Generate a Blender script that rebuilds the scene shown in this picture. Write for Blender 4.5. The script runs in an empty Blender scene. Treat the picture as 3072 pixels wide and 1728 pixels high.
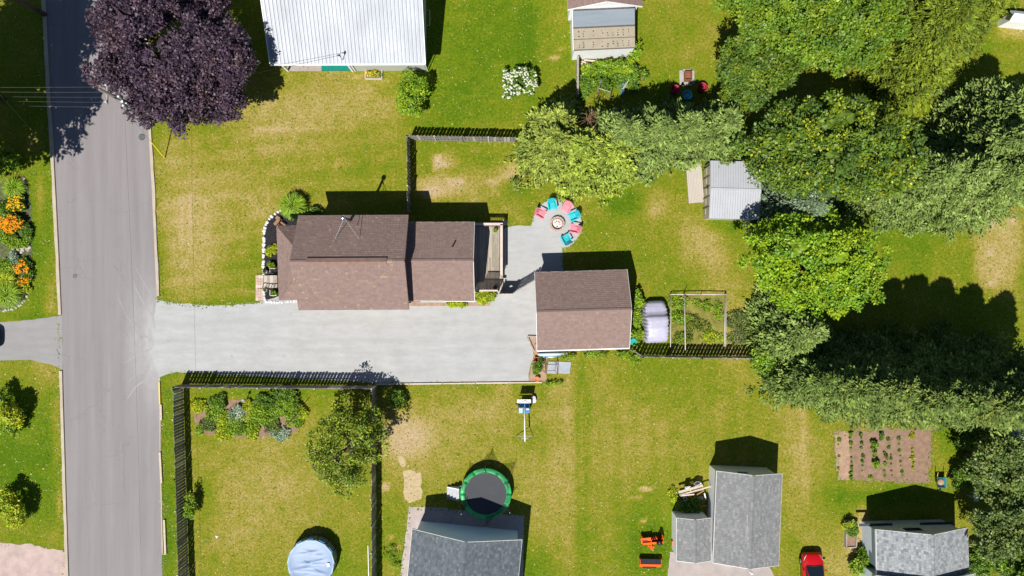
import bpy, bmesh, math, random
import numpy as np
from mathutils import Vector, Matrix
from mathutils.geometry import tessellate_polygon

random.seed(7)
SC = bpy.context.scene
COL = SC.collection

# ------------------------------------------------------------------ camera, sky, sun, exposure
HC = 57.0                      # camera height above the ground (m)
cam_data = bpy.data.cameras.new("camera")
cam_data.sensor_width = 36.0
cam_data.lens = 36.0 * HC / (3072 / 36.0)      # 3072 photo pixels, 36 of them to a metre on the ground
cam_data.clip_start = 0.5
cam_data.clip_end = 3000.0
cam = bpy.data.objects.new("camera", cam_data)
cam.location = (0, 0, HC)
cam.rotation_euler = (0, 0, 0)
COL.objects.link(cam)
SC.camera = cam

SUN_EL = math.radians(56.0)
SUN_AZ = math.radians(24.0)    # shadows run 24 degrees east of north
TRAVEL = Vector((math.sin(SUN_AZ) * math.cos(SUN_EL), math.cos(SUN_AZ) * math.cos(SUN_EL), -math.sin(SUN_EL)))
world = bpy.data.worlds.new("World")
SC.world = world
world.use_nodes = True
wn = world.node_tree
bg = wn.nodes["Background"]
sky = wn.nodes.new("ShaderNodeTexSky")
sky.sky_type = 'NISHITA'
sky.sun_disc = False
sky.sun_elevation = SUN_EL
sky.sun_rotation = math.radians(204.0)
sky.altitude = 1500.0          # very clear dry air
sky.air_density = 0.85
sky.dust_density = 0.1
wn.links.new(sky.outputs[0], bg.inputs[0])
bg.inputs[1].default_value = 0.07
sun_data = bpy.data.lights.new("sun", 'SUN')
sun_data.energy = 5.0
sun_data.angle = math.radians(0.53)
sun_data.color = (1.0, 0.955, 0.88)
sun = bpy.data.objects.new("sun", sun_data)
sun.rotation_euler = TRAVEL.to_track_quat('-Z', 'Y').to_euler()
sun.location = (-10, -30, 60)
COL.objects.link(sun)
vs = SC.view_settings
vs.view_transform = 'Standard'
vs.look = 'None'
vs.gamma = 1.0
vs.use_curve_mapping = False
vs.exposure = 0.42

# ------------------------------------------------------------------ places: photo pixel -> ground point at a true height
def W(x, y, h=0.0):
    k = (1 - h / HC) / 36.0
    return Vector(((x - 1536) * k, (864 - y) * k, h))
def Z(c, r, x, y, h=0.0):
    return W(768 * c + x * .3975, 576 * r + y * .3975, h)
def Q(x0, y0, k, x, y, h=0.0):
    return W(x0 + x / k, y0 + y / k, h)

# ------------------------------------------------------------------ materials
MATS = {}
def nodes_of(name):
    m = bpy.data.materials.new(name)
    m.use_nodes = True
    t = m.node_tree
    return m, t, t.nodes["Principled BSDF"]
def N(t, kind, **kw):
    n = t.nodes.new(kind)
    for k, v in kw.items():
        setattr(n, k, v)
    return n
def noise(t, vec, scale, detail=4, rough=.6):
    n = N(t, "ShaderNodeTexNoise")
    n.inputs["Scale"].default_value = scale
    n.inputs["Detail"].default_value = detail
    n.inputs["Roughness"].default_value = rough
    t.links.new(vec, n.inputs["Vector"])
    return n.outputs["Fac"]
def ramp(t, fac, lo, hi, a=0.0, b=1.0):
    n = N(t, "ShaderNodeMapRange")
    n.inputs[1].default_value = lo; n.inputs[2].default_value = hi
    n.inputs[3].default_value = a; n.inputs[4].default_value = b
    t.links.new(fac, n.inputs[0])
    return n.outputs[0]
def mix(t, fac, a, b, mode='MIX'):
    n = N(t, "ShaderNodeMix", data_type='RGBA', blend_type=mode)
    for sock, v in ((n.inputs[0], fac), (n.inputs[6], a), (n.inputs[7], b)):
        if isinstance(v, (int, float)):
            sock.default_value = v
        elif isinstance(v, tuple):
            sock.default_value = (*v, 1) if len(v) == 3 else v
        else:
            t.links.new(v, sock)
    return n.outputs[2]
def pos(t, scale=(1, 1, 1)):
    g = N(t, "ShaderNodeNewGeometry")
    if scale == (1, 1, 1):
        return g.outputs["Position"]
    mp = N(t, "ShaderNodeMapping")
    mp.inputs["Scale"].default_value = scale
    t.links.new(g.outputs["Position"], mp.inputs["Vector"])
    return mp.outputs[0]
def bump(t, b, h, strength=.4, dist=.02):
    n = N(t, "ShaderNodeBump")
    n.inputs["Strength"].default_value = strength
    n.inputs["Distance"].default_value = dist
    t.links.new(h, n.inputs["Height"])
    t.links.new(n.outputs[0], b.inputs["Normal"])
def mat(name, col, rough=.75, metal=0.0, var=.18, scale=3.0, stretch=(1, 1, 1), bmp=.25, fine=40.0, spec=.3):
    """plain painted / wooden / mineral surface with blotches and grain"""
    if name in MATS:
        return MATS[name]
    m, t, b = nodes_of(name)
    p = pos(t, stretch)
    n1 = noise(t, p, scale)
    n2 = noise(t, p, fine, 2)
    lo = tuple(c * (1 - var) for c in col); hi = tuple(min(1, c * (1 + var)) for c in col)
    c1 = mix(t, ramp(t, n1, .3, .7), lo, hi)
    c2 = mix(t, ramp(t, n2, .3, .7, 0, .5), c1, lo)
    t.links.new(c2, b.inputs["Base Color"])
    b.inputs["Roughness"].default_value = rough
    b.inputs["Metallic"].default_value = metal
    b.inputs["Specular IOR Level"].default_value = spec
    if bmp:
        bump(t, b, n2, bmp, .01)
    MATS[name] = m
    return m
def tint_mat(name, rough=.85, var=.2, fine=30.0, spec=.25, transl=0.0, bmp=.2):
    """colour comes from the mesh's own tint attribute (each shingle, leaf, blade has its own colour)"""
    if name in MATS:
        return MATS[name]
    m, t, b = nodes_of(name)
    a = N(t, "ShaderNodeAttribute", attribute_name="tint")
    n2 = noise(t, pos(t), fine, 3)
    c = mix(t, ramp(t, n2, .25, .75, var, 0), a.outputs["Color"], (0.01, 0.01, 0.01))
    t.links.new(c, b.inputs["Base Color"])
    b.inputs["Roughness"].default_value = rough
    b.inputs["Specular IOR Level"].default_value = spec
    if bmp:
        bump(t, b, n2, bmp, .01)
    if transl:
        tr = N(t, "ShaderNodeBsdfTranslucent")
        t.links.new(c, tr.inputs["Color"])
        ms = N(t, "ShaderNodeMixShader")
        ms.inputs[0].default_value = transl
        t.links.new(b.outputs[0], ms.inputs[1]); t.links.new(tr.outputs[0], ms.inputs[2])
        t.links.new(ms.outputs[0], t.nodes["Material Output"].inputs["Surface"])
    MATS[name] = m
    return m

M_SHINGLE = tint_mat("shingle", .9, .3, 25)
M_LEAF = tint_mat("leaf", .5, .0, 8, .4, .16, 0)
M_NEEDLE = tint_mat("needle", .7, .0, 8, .2, .10, 0)
M_PETAL = tint_mat("petal", .7, .0, 8, .2, .2, 0)
M_BARK = mat("bark", (.11, .085, .065), .95, var=.4, scale=5, stretch=(1, 1, .3), bmp=.6)
M_TWIG = mat("pale_twig", (.30, .26, .21), .9)
M_FENCE = mat("weathered_board", (.20, .185, .17), .9, var=.3, scale=2.2, stretch=(3, 3, .4), bmp=.4)
M_FENCE2 = mat("pale_board", (.46, .44, .41), .9, var=.25, scale=2.2, stretch=(3, 3, .4), bmp=.4)
M_WHITE = mat("white_paint", (.76, .77, .78), .5, var=.05, scale=1.2, bmp=.05)
M_WHITE2 = mat("white_plastic", (.72, .73, .74), .4, var=.06, bmp=0)
M_SIDING = mat("pale_siding", (.60, .66, .72), .6, var=.06, scale=1.0, stretch=(.3, .3, 9), fine=12, bmp=.3)
M_SIDING_G = mat("grey_green_siding", (.40, .43, .38), .65, var=.08, scale=1.0, stretch=(.3, .3, 9), fine=12, bmp=.3)
M_SIDING_B = mat("brown_siding", (.34, .22, .16), .7, var=.12, stretch=(.3, .3, 8), fine=12)
M_TAN = mat("tan_door_paint", (.40, .36, .26), .7, var=.1, bmp=.1)
M_METALROOF = mat("galvanised_sheet", (.285, .31, .35), .5, .1, var=.18, scale=.5, stretch=(1.6, .5, 1), fine=5, bmp=.04, spec=.4)
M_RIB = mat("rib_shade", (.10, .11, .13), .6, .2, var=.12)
M_RIB2 = mat("grey_rib", (.33, .345, .375), .5, .15)
M_METALGREY = mat("grey_painted_sheet", (.43, .445, .48), .5, .15, var=.06, scale=.8, bmp=.05)
M_CHROME = mat("polished_steel", (.75, .77, .80), .16, 1.0, var=.05, bmp=0)
M_STEEL = mat("dull_steel", (.48, .49, .50), .4, .8, var=.1, bmp=.05)
M_DARKSTEEL = mat("dark_steel", (.06, .06, .065), .5, .4, var=.2)
M_BLACK = mat("black_plastic", (.018, .018, .02), .6, var=.2)
M_RUBBER = mat("rubber", (.02, .02, .02), .9, var=.2)
M_RUST = mat("rusty_iron", (.24, .09, .045), .9, var=.35, scale=9)
M_DECK = mat("weathered_deck", (.40, .355, .285), .85, var=.3, scale=4, stretch=(7, .35, 1), bmp=.3)
M_DECK2 = mat("pale_deck", (.47, .42, .37), .85, var=.15, scale=4, stretch=(7, .35, 1), bmp=.2)
M_CAP = mat("pale_rail_cap", (.58, .48, .43), .8, var=.12, bmp=.1)
M_DKWOOD = mat("dark_stained_wood", (.075, .045, .04), .8, var=.3)
M_BRWOOD = mat("brown_timber", (.30, .165, .10), .85, var=.3, scale=6)
M_TIMBER = mat("pale_timber", (.52, .44, .33), .85, var=.2, scale=4)
M_GREYWOOD = mat("grey_timber", (.34, .30, .26), .9, var=.3, scale=4)
M_KERB = mat("kerb_concrete", (.44, .375, .29), .9, var=.16, scale=1.2)
M_CONC = mat("grey_concrete", (.33, .36, .40), .9, var=.14, scale=2)
M_STONE = mat("white_stone", (.66, .65, .66), .85, var=.2, scale=7, bmp=.5)
M_PAVER = mat("pink_paver", (.47, .35, .28), .9, var=.2, scale=5)
M_SOIL = mat("garden_soil", (.255, .165, .115), .98, var=.28, scale=2.5, fine=18, bmp=.9)
M_SOIL2 = mat("dry_soil", (.36, .24, .165), .98, var=.28, scale=2.5, fine=18, bmp=.9)
M_MULCH = mat("black_mulch", (.022, .021, .024), .98, var=.5, scale=6, fine=35, bmp=1)
M_PINK = mat("pink_plastic", (.78, .24, .30), .5, var=.08, bmp=0)
M_TURQ = mat("turquoise_plastic", (.02, .46, .53), .5, var=.1, bmp=0)
M_MAROON = mat("maroon_plastic", (.26, .018, .035), .5, var=.12, bmp=0)
M_TEAL = mat("teal_paint", (.0, .20, .16), .6, var=.12)
M_TEALP = mat("teal_plastic", (.01, .32, .27), .5, var=.1, bmp=0)
M_ORANGE = mat("orange_paint", (.80, .12, .012), .5, var=.12, bmp=.05)
M_DKRED = mat("dark_red_paint", (.30, .02, .012), .6, var=.2)
M_BLUE = mat("blue_plastic", (.045, .21, .47), .5, var=.25, bmp=0)
M_LBLUE = mat("pale_blue_plastic", (.35, .55, .72), .4, var=.1, bmp=0)
M_YELLOW = mat("yellow_plastic", (.72, .56, .04), .5, var=.1, bmp=0)
M_TERRA = mat("terracotta_plastic", (.62, .19, .06), .7, var=.12)
M_GREENPAD = mat("green_vinyl", (.03, .42, .12), .4, var=.1, bmp=.05, spec=.5)
M_MAT = mat("grey_trampoline_mat", (.05, .053, .062), .75, var=.1, fine=60)
M_ASH = mat("pale_ash", (.60, .57, .54), .98, var=.25, scale=9)
M_GLASS, _t, _b = nodes_of("dark_window_glass")
_b.inputs["Base Color"].default_value = (.012, .02, .03, 1)
_b.inputs["Roughness"].default_value = .06
_b.inputs["Specular IOR Level"].default_value = .8

# ------------------------------------------------------------------ mesh helpers
def woff(o):
    v = Vector((0, 0, 0))
    while o is not None:
        v += o.location
        o = o.parent
    return v
def link(o, parent=None):
    COL.objects.link(o)
    if parent is not None:
        o.parent = parent
    return o
def tag(o, label, cat, group=None, kind=None):
    if label: o["label"] = label
    if cat: o["category"] = cat
    if group: o["group"] = group
    if kind: o["kind"] = kind
    return o
def thing(name, label, cat, loc=(0, 0, 0), group=None):
    o = bpy.data.objects.new(name, None)
    o.empty_display_size = .2
    o.location = loc
    link(o)
    return tag(o, label, cat, group)
def dup(root, loc, rotz=None, label=None, scale=None, parent=None, top=True):
    r = root.copy()
    COL.objects.link(r)
    if top:
        r.location = loc
        if rotz is not None: r.rotation_euler = (0, 0, rotz)
        if label: r["label"] = label
        if scale is not None: r.scale = (scale,) * 3 if isinstance(scale, (int, float)) else scale
    else:
        r.parent = parent
    for ch in list(root.children):
        dup(ch, None, parent=r, top=False)
    return r
def mesh_of(name, v, f, material, smooth=False, cols=None):
    me = bpy.data.meshes.new(name)
    me.from_pydata([tuple(p) for p in v], [], f)
    if cols is not None:
        a = me.color_attributes.new("tint", 'FLOAT_COLOR', 'POINT')
        a.data.foreach_set("color", np.asarray(cols, dtype=np.float32).ravel())
    if material: me.materials.append(material)
    if smooth:
        me.polygons.foreach_set("use_smooth", [True] * len(me.polygons))
    me.update()
    return me
class MB:
    def __init__(s):
        s.v = []; s.f = []
    def poly(s, *pts):
        i = len(s.v); s.v += [Vector(p) for p in pts]; s.f.append(tuple(range(i, i + len(pts))))
        return s
    def hexa(s, p):
        i = len(s.v); s.v += [Vector(x) for x in p]
        for a in ((3, 2, 1, 0), (4, 5, 6, 7), (0, 1, 5, 4), (1, 2, 6, 5), (2, 3, 7, 6), (3, 0, 4, 7)):
            s.f.append(tuple(i + k for k in a))
        return s
    def box(s, c, size, rz=0.0, rx=0.0, ry=0.0):
        m = Matrix.Rotation(rz, 3, 'Z') @ Matrix.Rotation(ry, 3, 'Y') @ Matrix.Rotation(rx, 3, 'X')
        a, b, h = (k / 2 for k in size); c = Vector(c)
        return s.hexa([c + m @ Vector(p) for p in ((-a, -b, -h), (a, -b, -h), (a, b, -h), (-a, b, -h), (-a, -b, h), (a, -b, h), (a, b, h), (-a, b, h))])
    def bar(s, p, q, w, h, up=(0, 0, 1)):
        p = Vector(p); q = Vector(q); d = (q - p).normalized(); up = Vector(up)
        if abs(d.dot(up)) > .98: up = Vector((1, 0, 0))
        x = d.cross(up).normalized(); y = x.cross(d)
        x *= w / 2; y *= h / 2
        return s.hexa([p - x - y, p + x - y, p + x + y, p - x + y, q - x - y, q + x - y, q + x + y, q - x + y])
    def tube(s, pts, r, n=7, caps=True):
        pts = [Vector(p) for p in pts]; base = len(s.v)
        rs = r if isinstance(r, (list, tuple)) else [r] * len(pts)
        for k, p in enumerate(pts):
            d = (pts[min(k + 1, len(pts) - 1)] - pts[max(k - 1, 0)]).normalized()
            up = Vector((0, 0, 1)) if abs(d.z) < .95 else Vector((1, 0, 0))
            x = d.cross(up).normalized(); y = x.cross(d)
            for j in range(n):
                a = 2 * math.pi * j / n
                s.v.append(p + x * math.cos(a) * rs[k] + y * math.sin(a) * rs[k])
        for k in range(len(pts) - 1):
            for j in range(n):
                a = base + k * n + j; b = base + k * n + (j + 1) % n
                s.f.append((a, b, b + n, a + n))
        if caps:
            s.f.append(tuple(base + j for j in reversed(range(n))))
            s.f.append(tuple(base + (len(pts) - 1) * n + j for j in range(n)))
        return s
    def prism(s, pts, z0, z1):
        n = len(pts); i = len(s.v)
        s.v += [Vector((p[0], p[1], z0)) for p in pts] + [Vector((p[0], p[1], z1)) for p in pts]
        for tri in tessellate_polygon([[Vector((p[0], p[1], 0)) for p in pts]]):
            a, b, c = tri
            s.f.append((i + n + a, i + n + b, i + n + c)); s.f.append((i + c, i + b, i + a))
        for k in range(n):
            a, b = i + k, i + (k + 1) % n
            s.f.append((a, b, b + n, a + n))
        return s
    def lathe(s, prof, c, n=24, a0=0.0):
        c = Vector(c); i = len(s.v)
        for r, h in prof:
            for j in range(n):
                a = a0 + 2 * math.pi * j / n
                s.v.append(c + Vector((r * math.cos(a), r * math.sin(a), h)))
        for k in range(len(prof) - 1):
            for j in range(n):
                a = i + k * n + j; b = i + k * n + (j + 1) % n
                s.f.append((a, b, b + n, a + n))
        return s
    def rings(s, rings, cap=True):
        i = len(s.v); n = len(rings[0])
        for r in rings: s.v += [Vector(p) for p in r]
        for k in range(len(rings) - 1):
            for j in range(n):
                a = i + k * n + j; b = i + k * n + (j + 1) % n
                s.f.append((a, b, b + n, a + n))
        if cap:
            s.f.append(tuple(i + j for j in reversed(range(n))))
            s.f.append(tuple(i + (len(rings) - 1) * n + j for j in range(n)))
        return s
    def build(s, name, material, parent=None, smooth=False, loc=None, fix=True):
        off = woff(parent) if parent is not None else (Vector(loc) if loc is not None else Vector((0, 0, 0)))
        me = mesh_of(name, [p - off for p in s.v], s.f, material, smooth)
        if fix:
            bm = bmesh.new(); bm.from_mesh(me)
            bmesh.ops.recalc_face_normals(bm, faces=bm.faces)
            bm.to_mesh(me); bm.free()
        o = bpy.data.objects.new(name, me)
        if parent is None: o.location = off
        return link(o, parent)
def one(name, label, cat, mb, material, loc, group=None, smooth=False, kind=None):
    return tag(mb.build(name, material, None, smooth, loc), label, cat, group, kind)
def struct(o):
    o["kind"] = "structure"
    return o

def ragged(pts, step=.35, amp=.06, seed=1, closed=True):
    rnd = random.Random(seed); out = []
    n = len(pts)
    for i in range(n if closed else n - 1):
        a = pts[i]; b = pts[(i + 1) % n]
        k = max(1, int((b - a).length / step))
        for j in range(k):
            p = a.lerp(b, j / k)
            out.append(Vector((p.x + rnd.uniform(-amp, amp), p.y + rnd.uniform(-amp, amp), 0)))
    return out
def sheet(name, pts, z, material, amp=.05, step=.35, seed=1):
    """a thin ground layer with an uneven edge"""
    p = ragged(pts, step, amp, seed) if amp else pts
    me = mesh_of(name, [(v.x, v.y, 0) for v in p], [], None)
    tris = [tuple(t) for t in tessellate_polygon([p])]
    me = mesh_of(name, [(v.x, v.y, 0) for v in p], tris, material)
    bm = bmesh.new(); bm.from_mesh(me)
    for f in bm.faces:
        f.normal_update()
        if f.normal.z < 0: f.normal_flip()
    bm.to_mesh(me); bm.free()
    o = bpy.data.objects.new(name, me); o.location = (0, 0, z)
    return struct(link(o))
# ================================================================== THE SETTING
# ---- lawn: one sheet to the horizon; "dry" (0 lush .. 3 bare soil) is the state of the turf itself
def axis(lo, hi, step, far):
    a = list(np.arange(lo, hi + 1e-6, step)); s = step
    out = []; x = hi
    while x < far:
        s *= 1.5; x += s; out.append(x)
    pre = []; x = lo; s = step
    while x > -far:
        s *= 1.5; x -= s; pre.append(x)
    return np.array(pre[::-1] + a + out)
gx = axis(-45, 45, .33, 900); gy = axis(-26, 26, .33, 900)
GX, GY = np.meshgrid(gx, gy)
sx = GX * 36 + 1536; sy = 864 - GY * 36
rng = np.random.default_rng(3)
def smooth_noise(cell, seed):
    r = np.random.default_rng(seed)
    n = 260
    g = r.random((n, n))
    u = (GX / cell) % (n - 1); v = (GY / cell) % (n - 1)
    i = np.floor(u).astype(int); j = np.floor(v).astype(int)
    fu = u - i; fv = v - j
    fu = fu * fu * (3 - 2 * fu); fv = fv * fv * (3 - 2 * fv)
    return (g[j, i] * (1 - fu) + g[j, i + 1] * fu) * (1 - fv) + (g[j + 1, i] * (1 - fu) + g[j + 1, i + 1] * fu) * fv - .5
dry = .86 + .55 * smooth_noise(6.5, 1) + .34 * smooth_noise(2.1, 2) + .25 * smooth_noise(.8, 4)
# (photo x, photo y, radius x, radius y, change, hardness)
BLOBS = [
 (930, 300, 260, 90, .6, 1), (1180, 330, 120, 40, .35, 1), (1420, 130, 190, 200, -.75, 1), (1330, 330, 110, 60, -.45, 1),
 (1580, 120, 30, 160, -.4, 2), (1650, 120, 45, 190, .15, 2), (1664, 174, 14, 9, 1.6, 2), (1680, 145, 14, 6, 1.0, 2),
 (2010, 130, 120, 110, -.05, 1), (2060, 150, 60, 50, .35, 1), (560, 720, 100, 170, .75, 1), (700, 600, 200, 120, .35, 1), (690, 840, 150, 60, .3, 1),
 (520, 470, 60, 80, .4, 1), (880, 440, 170, 70, .25, 1), (480, 780, 14, 110, -.5, 1), (690, 905, 190, 14, -.6, 1), (1120, 470, 110, 70, -.1, 1), (850, 520, 90, 60, -.3, 1),
 (1312, 478, 16, 12, 1.7, 2), (1322, 494, 19, 11, 1.8, 2), (1304, 500, 9, 9, 1.2, 2), (1345, 478, 40, 26, .7, 2), (1290, 575, 26, 12, 1.0, 2), (1370, 545, 24, 14, .9, 2), (1480, 545, 20, 10, .9, 2), (1300, 560, 60, 34, 1.0, 2), (1410, 560, 90, 60, .75, 1.5), (1450, 480, 40, 26, -.4, 1), (1545, 520, 46, 34, 1.1, 1.5), (1600, 430, 40, 30, .5, 1),
 (1500, 640, 60, 26, .4, 1), (1555, 560, 40, 30, -.6, 1.5), (1810, 560, 50, 30, 1.0, 1.5), (1870, 600, 70, 44, -.9, 1.5), (1790, 700, 50, 60, -.35, 1), (1960, 620, 46, 46, .8, 1.5), (2110, 740, 66, 60, .9, 1.2), (2070, 660, 60, 40, .4, 1),
 (2180, 670, 50, 26, -.6, 1.5), (1960, 850, 120, 60, .1, 1), (2160, 920, 60, 120, .5, 1), (2210, 1040, 40, 50, .7, 1), (2140, 1090, 220, 30, .1, 1),
 (2760, 720, 120, 110, -.25, 2), (2620, 690, 60, 100, -.2, 1), (2990, 740, 76, 150, .95, 2.5), (2870, 680, 40, 90, .25, 1), (2905, 780, 24, 110, -.4, 1),
 (2975, 672, 13, 11, 1.6, 2), (3036, 663, 11, 9, 1.4, 2), (2973, 760, 9, 8, 1.3, 2), (2970, 850, 10, 8, 1.6, 2), (2985, 614, 30, 10, 1.3, 2),
 (1215, 1310, 66, 58, 1.15, 1.6), (1240, 1330, 110, 100, .4, 1), (1155, 1460, 12, 12, 1.6, 3), (1170, 1615, 10, 7, 1.6, 2), (1193, 1640, 10, 8, 1.5, 2),
 (780, 1560, 170, 130, .5, 1), (700, 1380, 120, 60, .1, 1), (850, 1400, 80, 80, .25, 1), (620, 1480, 26, 160, -.4, 1), (700, 1180, 220, 12, -.4, 1), (1010, 1690, 40, 60, -.5, 1),
 (500, 1440, 40, 330, -.65, 2), (1180, 1590, 50, 100, -.35, 1), (1450, 1230, 220, 50, .25, 1), (1640, 1200, 110, 50, .1, 1), (1750, 1420, 22, 330, -.45, 2), (1690, 1420, 36, 260, .35, 1.5), (1900, 1270, 130, 140, .1, 1),
 (1740, 1200, 20, 70, -.4, 1), (1990, 1330, 120, 90, .3, 1), (1620, 1440, 60, 110, .3, 1), (1590, 1240, 60, 60, -.25, 1), (1600, 1690, 60, 50, -.6, 1), (1940, 1650, 100, 90, -.65, 1),
 (1936, 1465, 24, 5, 1.9, 2), (1912, 1494, 20, 7, 1.2, 2), (1940, 1525, 3, 22, 1.5, 2), (1908, 1530, 3, 20, .9, 2), (1932, 1566, 13, 6, 1.8, 2), (1935, 1500, 50, 70, -.3, 1),
 (2390, 1300, 36, 200, .4, 1.5), (2330, 1150, 36, 70, .25, 1), (2470, 1200, 30, 60, -.4, 1), (2420, 1500, 50, 120, .3, 1), (2520, 1500, 90, 60, -.45, 1), (2850, 1300, 40, 70, -.5, 1.5), (2640, 1255, 120, 16, .6, 2), (2650, 1490, 160, 26, -.6, 1.5),
 (2560, 1650, 40, 90, .8, 1), (2590, 1570, 20, 60, 1.0, 1.5), (2380, 1660, 30, 60, -.3, 1), (2490, 1690, 30, 40, .4, 1),
 (120, 700, 40, 200, -.65, 1.5), (120, 600, 12, 80, 1.0, 1), (150, 905, 22, 40, .6, 1.5), (60, 950, 90, 14, -.5, 1), (60, 1400, 130, 200, -.65, 1.5), (170, 1300, 16, 120, .6, 1.5), (60, 1310, 44, 30, .5, 1), (140, 1120, 40, 36, .6, 1), (178, 1500, 10, 60, .9, 1.5), (80, 1590, 90, 26, .25, 1), (100, 440, 30, 40, .7, 1),
 (2060, 900, 12, 8, 1.0, 1), (3050, 92, 60, 30, .9, 1.5), (1900, 1400, 420, 260, .16, 1.5), (1350, 1250, 200, 110, .22, 1), (760, 1500, 220, 220, .3, 1.5), (1230, 1420, 160, 150, .25, 1), (700, 560, 260, 160, .12, 1),
]
for (bx, by, rx, ry, dv, hard) in BLOBS:
    e = np.clip(((sx - bx) / rx) ** 2 + ((sy - by) / ry) ** 2, 0, 40)
    dry += dv * np.exp(-e ** hard * .8)
# mowing passes and old wheel tracks
dry += .07 * np.sin(sx / 9.0 + .4 * np.sin(sy / 60.0)) * ((sx > 1600) & (sx < 2350) & (sy > 1100))
dry += .12 * np.sin((sy + sx * .12) / 9.5) * ((sx > 480) & (sx < 1230) & (sy > 380) & (sy < 900))
for (x0, y0, x1, y1, w, dv) in [(770, 388, 1180, 392, 3, .9), (960, 215, 1180, 248, 3, .5), (1310, 278, 1530, 310, 3, .35), (572, 580, 566, 760, 5, .6), (548, 590, 545, 740, 4, .5), (1746, 1160, 1740, 1720, 5, .5), (1768, 1180, 1762, 1500, 4, -.4), (2405, 1160, 2420, 1500, 9, .4)]:
    vx, vy = x1 - x0, y1 - y0
    tt = np.clip(((sx - x0) * vx + (sy - y0) * vy) / (vx * vx + vy * vy), 0, 1)
    dd = np.hypot(sx - x0 - tt * vx, sy - y0 - tt * vy)
    dry += dv * np.exp(-(dd / w) ** 2)
dry = np.clip(dry, .05, 2.95)
ny, nx = GX.shape
verts = np.stack([GX.ravel(), GY.ravel(), np.zeros(nx * ny)], 1)
idx = np.arange(nx * ny).reshape(ny, nx)
quads = np.stack([idx[:-1, :-1].ravel(), idx[:-1, 1:].ravel(), idx[1:, 1:].ravel(), idx[1:, :-1].ravel()], 1)
def np_mesh(name, verts, quads, material, cols=None, smooth=False):
    me = bpy.data.meshes.new(name)
    nv, nf = len(verts), len(quads); k = quads.shape[1]
    me.vertices.add(nv); me.loops.add(nf * k); me.polygons.add(nf)
    me.vertices.foreach_set("co", verts.astype(np.float32).ravel())
    me.loops.foreach_set("vertex_index", quads.astype(np.int32).ravel())
    me.polygons.foreach_set("loop_start", np.arange(0, nf * k, k, dtype=np.int32))
    me.polygons.foreach_set("loop_total", np.full(nf, k, dtype=np.int32))
    me.polygons.foreach_set("use_smooth", np.full(nf, bool(smooth)))
    if cols is not None:
        a = me.color_attributes.new("tint", 'FLOAT_COLOR', 'POINT')
        c = np.ones((nv, 4), dtype=np.float32); c[:, :cols.shape[1]] = cols
        a.data.foreach_set("color", c.ravel())
    me.materials.append(material)
    me.update(calc_edges=True)
    return me
m, t, b = nodes_of("lawn_turf")
a = N(t, "ShaderNodeAttribute", attribute_name="tint")
sep = N(t, "ShaderNodeSeparateColor"); t.links.new(a.outputs["Color"], sep.inputs[0])
p = pos(t)
n1 = noise(t, p, 1.0, 5, .7); n2 = noise(t, p, 4.6, 5, .75); n3 = noise(t, p, 13.0, 3, .8)
def madd(t, x, k, c):
    n = N(t, "ShaderNodeMath", operation='MULTIPLY_ADD'); t.links.new(x, n.inputs[0]); n.inputs[1].default_value = k
    if isinstance(c, (int, float)): n.inputs[2].default_value = c
    else: t.links.new(c, n.inputs[2])
    return n.outputs[0]
f = madd(t, n1, .48, sep.outputs[0]); f = madd(t, n2, .62, f); f = madd(t, n3, .46, f)
f = madd(t, f, 1.0, -.765)
cr = N(t, "ShaderNodeValToRGB"); t.links.new(f, cr.inputs[0])
e = cr.color_ramp.elements
e[0].position = .03; e[0].color = (.080, .160, .003, 1)
e[1].position = .97; e[1].color = (.54, .40, .25, 1)
for ps, c in ((.17, (.134, .206, .006)), (.32, (.204, .226, .012)), (.47, (.308, .264, .040)), (.66, (.45, .342, .13))):
    q = e.new(ps); q.color = (*c, 1)
dk = mix(t, ramp(t, n3, .30, .58, .50, 1.0), (0, 0, 0), cr.outputs[0], 'MIX')
n4 = noise(t, p, 2.3, 6, .85)
dk1 = mix(t, ramp(t, n4, .56, .66, 0, .5), dk, (.10, .17, .008))
dk2 = mix(t, ramp(t, n2, .3, .6, .42, 0), dk1, (.03, .05, .004))
t.links.new(dk2, b.inputs["Base Color"])
b.inputs["Roughness"].default_value = .95
b.inputs["Specular IOR Level"].default_value = .1
hgt = madd(t, n3, .6, madd(t, n2, .5, 0.0))
bump(t, b, hgt, .55, .06)
ground = bpy.data.objects.new("ground", np_mesh("ground", verts, quads, m, np.stack([dry.ravel() / 3] * 3, 1)))
struct(link(ground))

# ---- the road
m, t, b = nodes_of("old_asphalt")
a = N(t, "ShaderNodeAttribute", attribute_name="tint")
sep = N(t, "ShaderNodeSeparateColor"); t.links.new(a.outputs["Color"], sep.inputs[0])
p1 = pos(t, (1.6, .06, 1)); p2 = pos(t)
s1 = noise(t, p1, 1.0, 4, .7); s2 = noise(t, p2, .5, 4); s3 = noise(t, p2, 45, 2)
c = mix(t, ramp(t, s1, .3, .7), (.212, .195, .200), (.270, .250, .256))
c = mix(t, ramp(t, s2, .35, .7, 0, .4), c, (.232, .208, .205))
c = mix(t, ramp(t, s3, .3, .7, 0, .3), c, (.12, .11, .11))
fac = N(t, "ShaderNodeMath", operation='MULTIPLY'); t.links.new(sep.outputs[0], fac.inputs[0])
t.links.new(ramp(t, noise(t, pos(t, (1, .5, 1)), 1.6, 5, .7), .25, .6, .35, 1.1), fac.inputs[1])
c = mix(t, fac.outputs[0], c, (.40, .40, .40))
c = mix(t, sep.outputs[1], c, (.10, .093, .092))
vo = N(t, "ShaderNodeTexVoronoi", feature='DISTANCE_TO_EDGE'); vo.inputs["Scale"].default_value = .28
wv = N(t, "ShaderNodeVectorMath", operation='ADD'); t.links.new(p2, wv.inputs[0])
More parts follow.
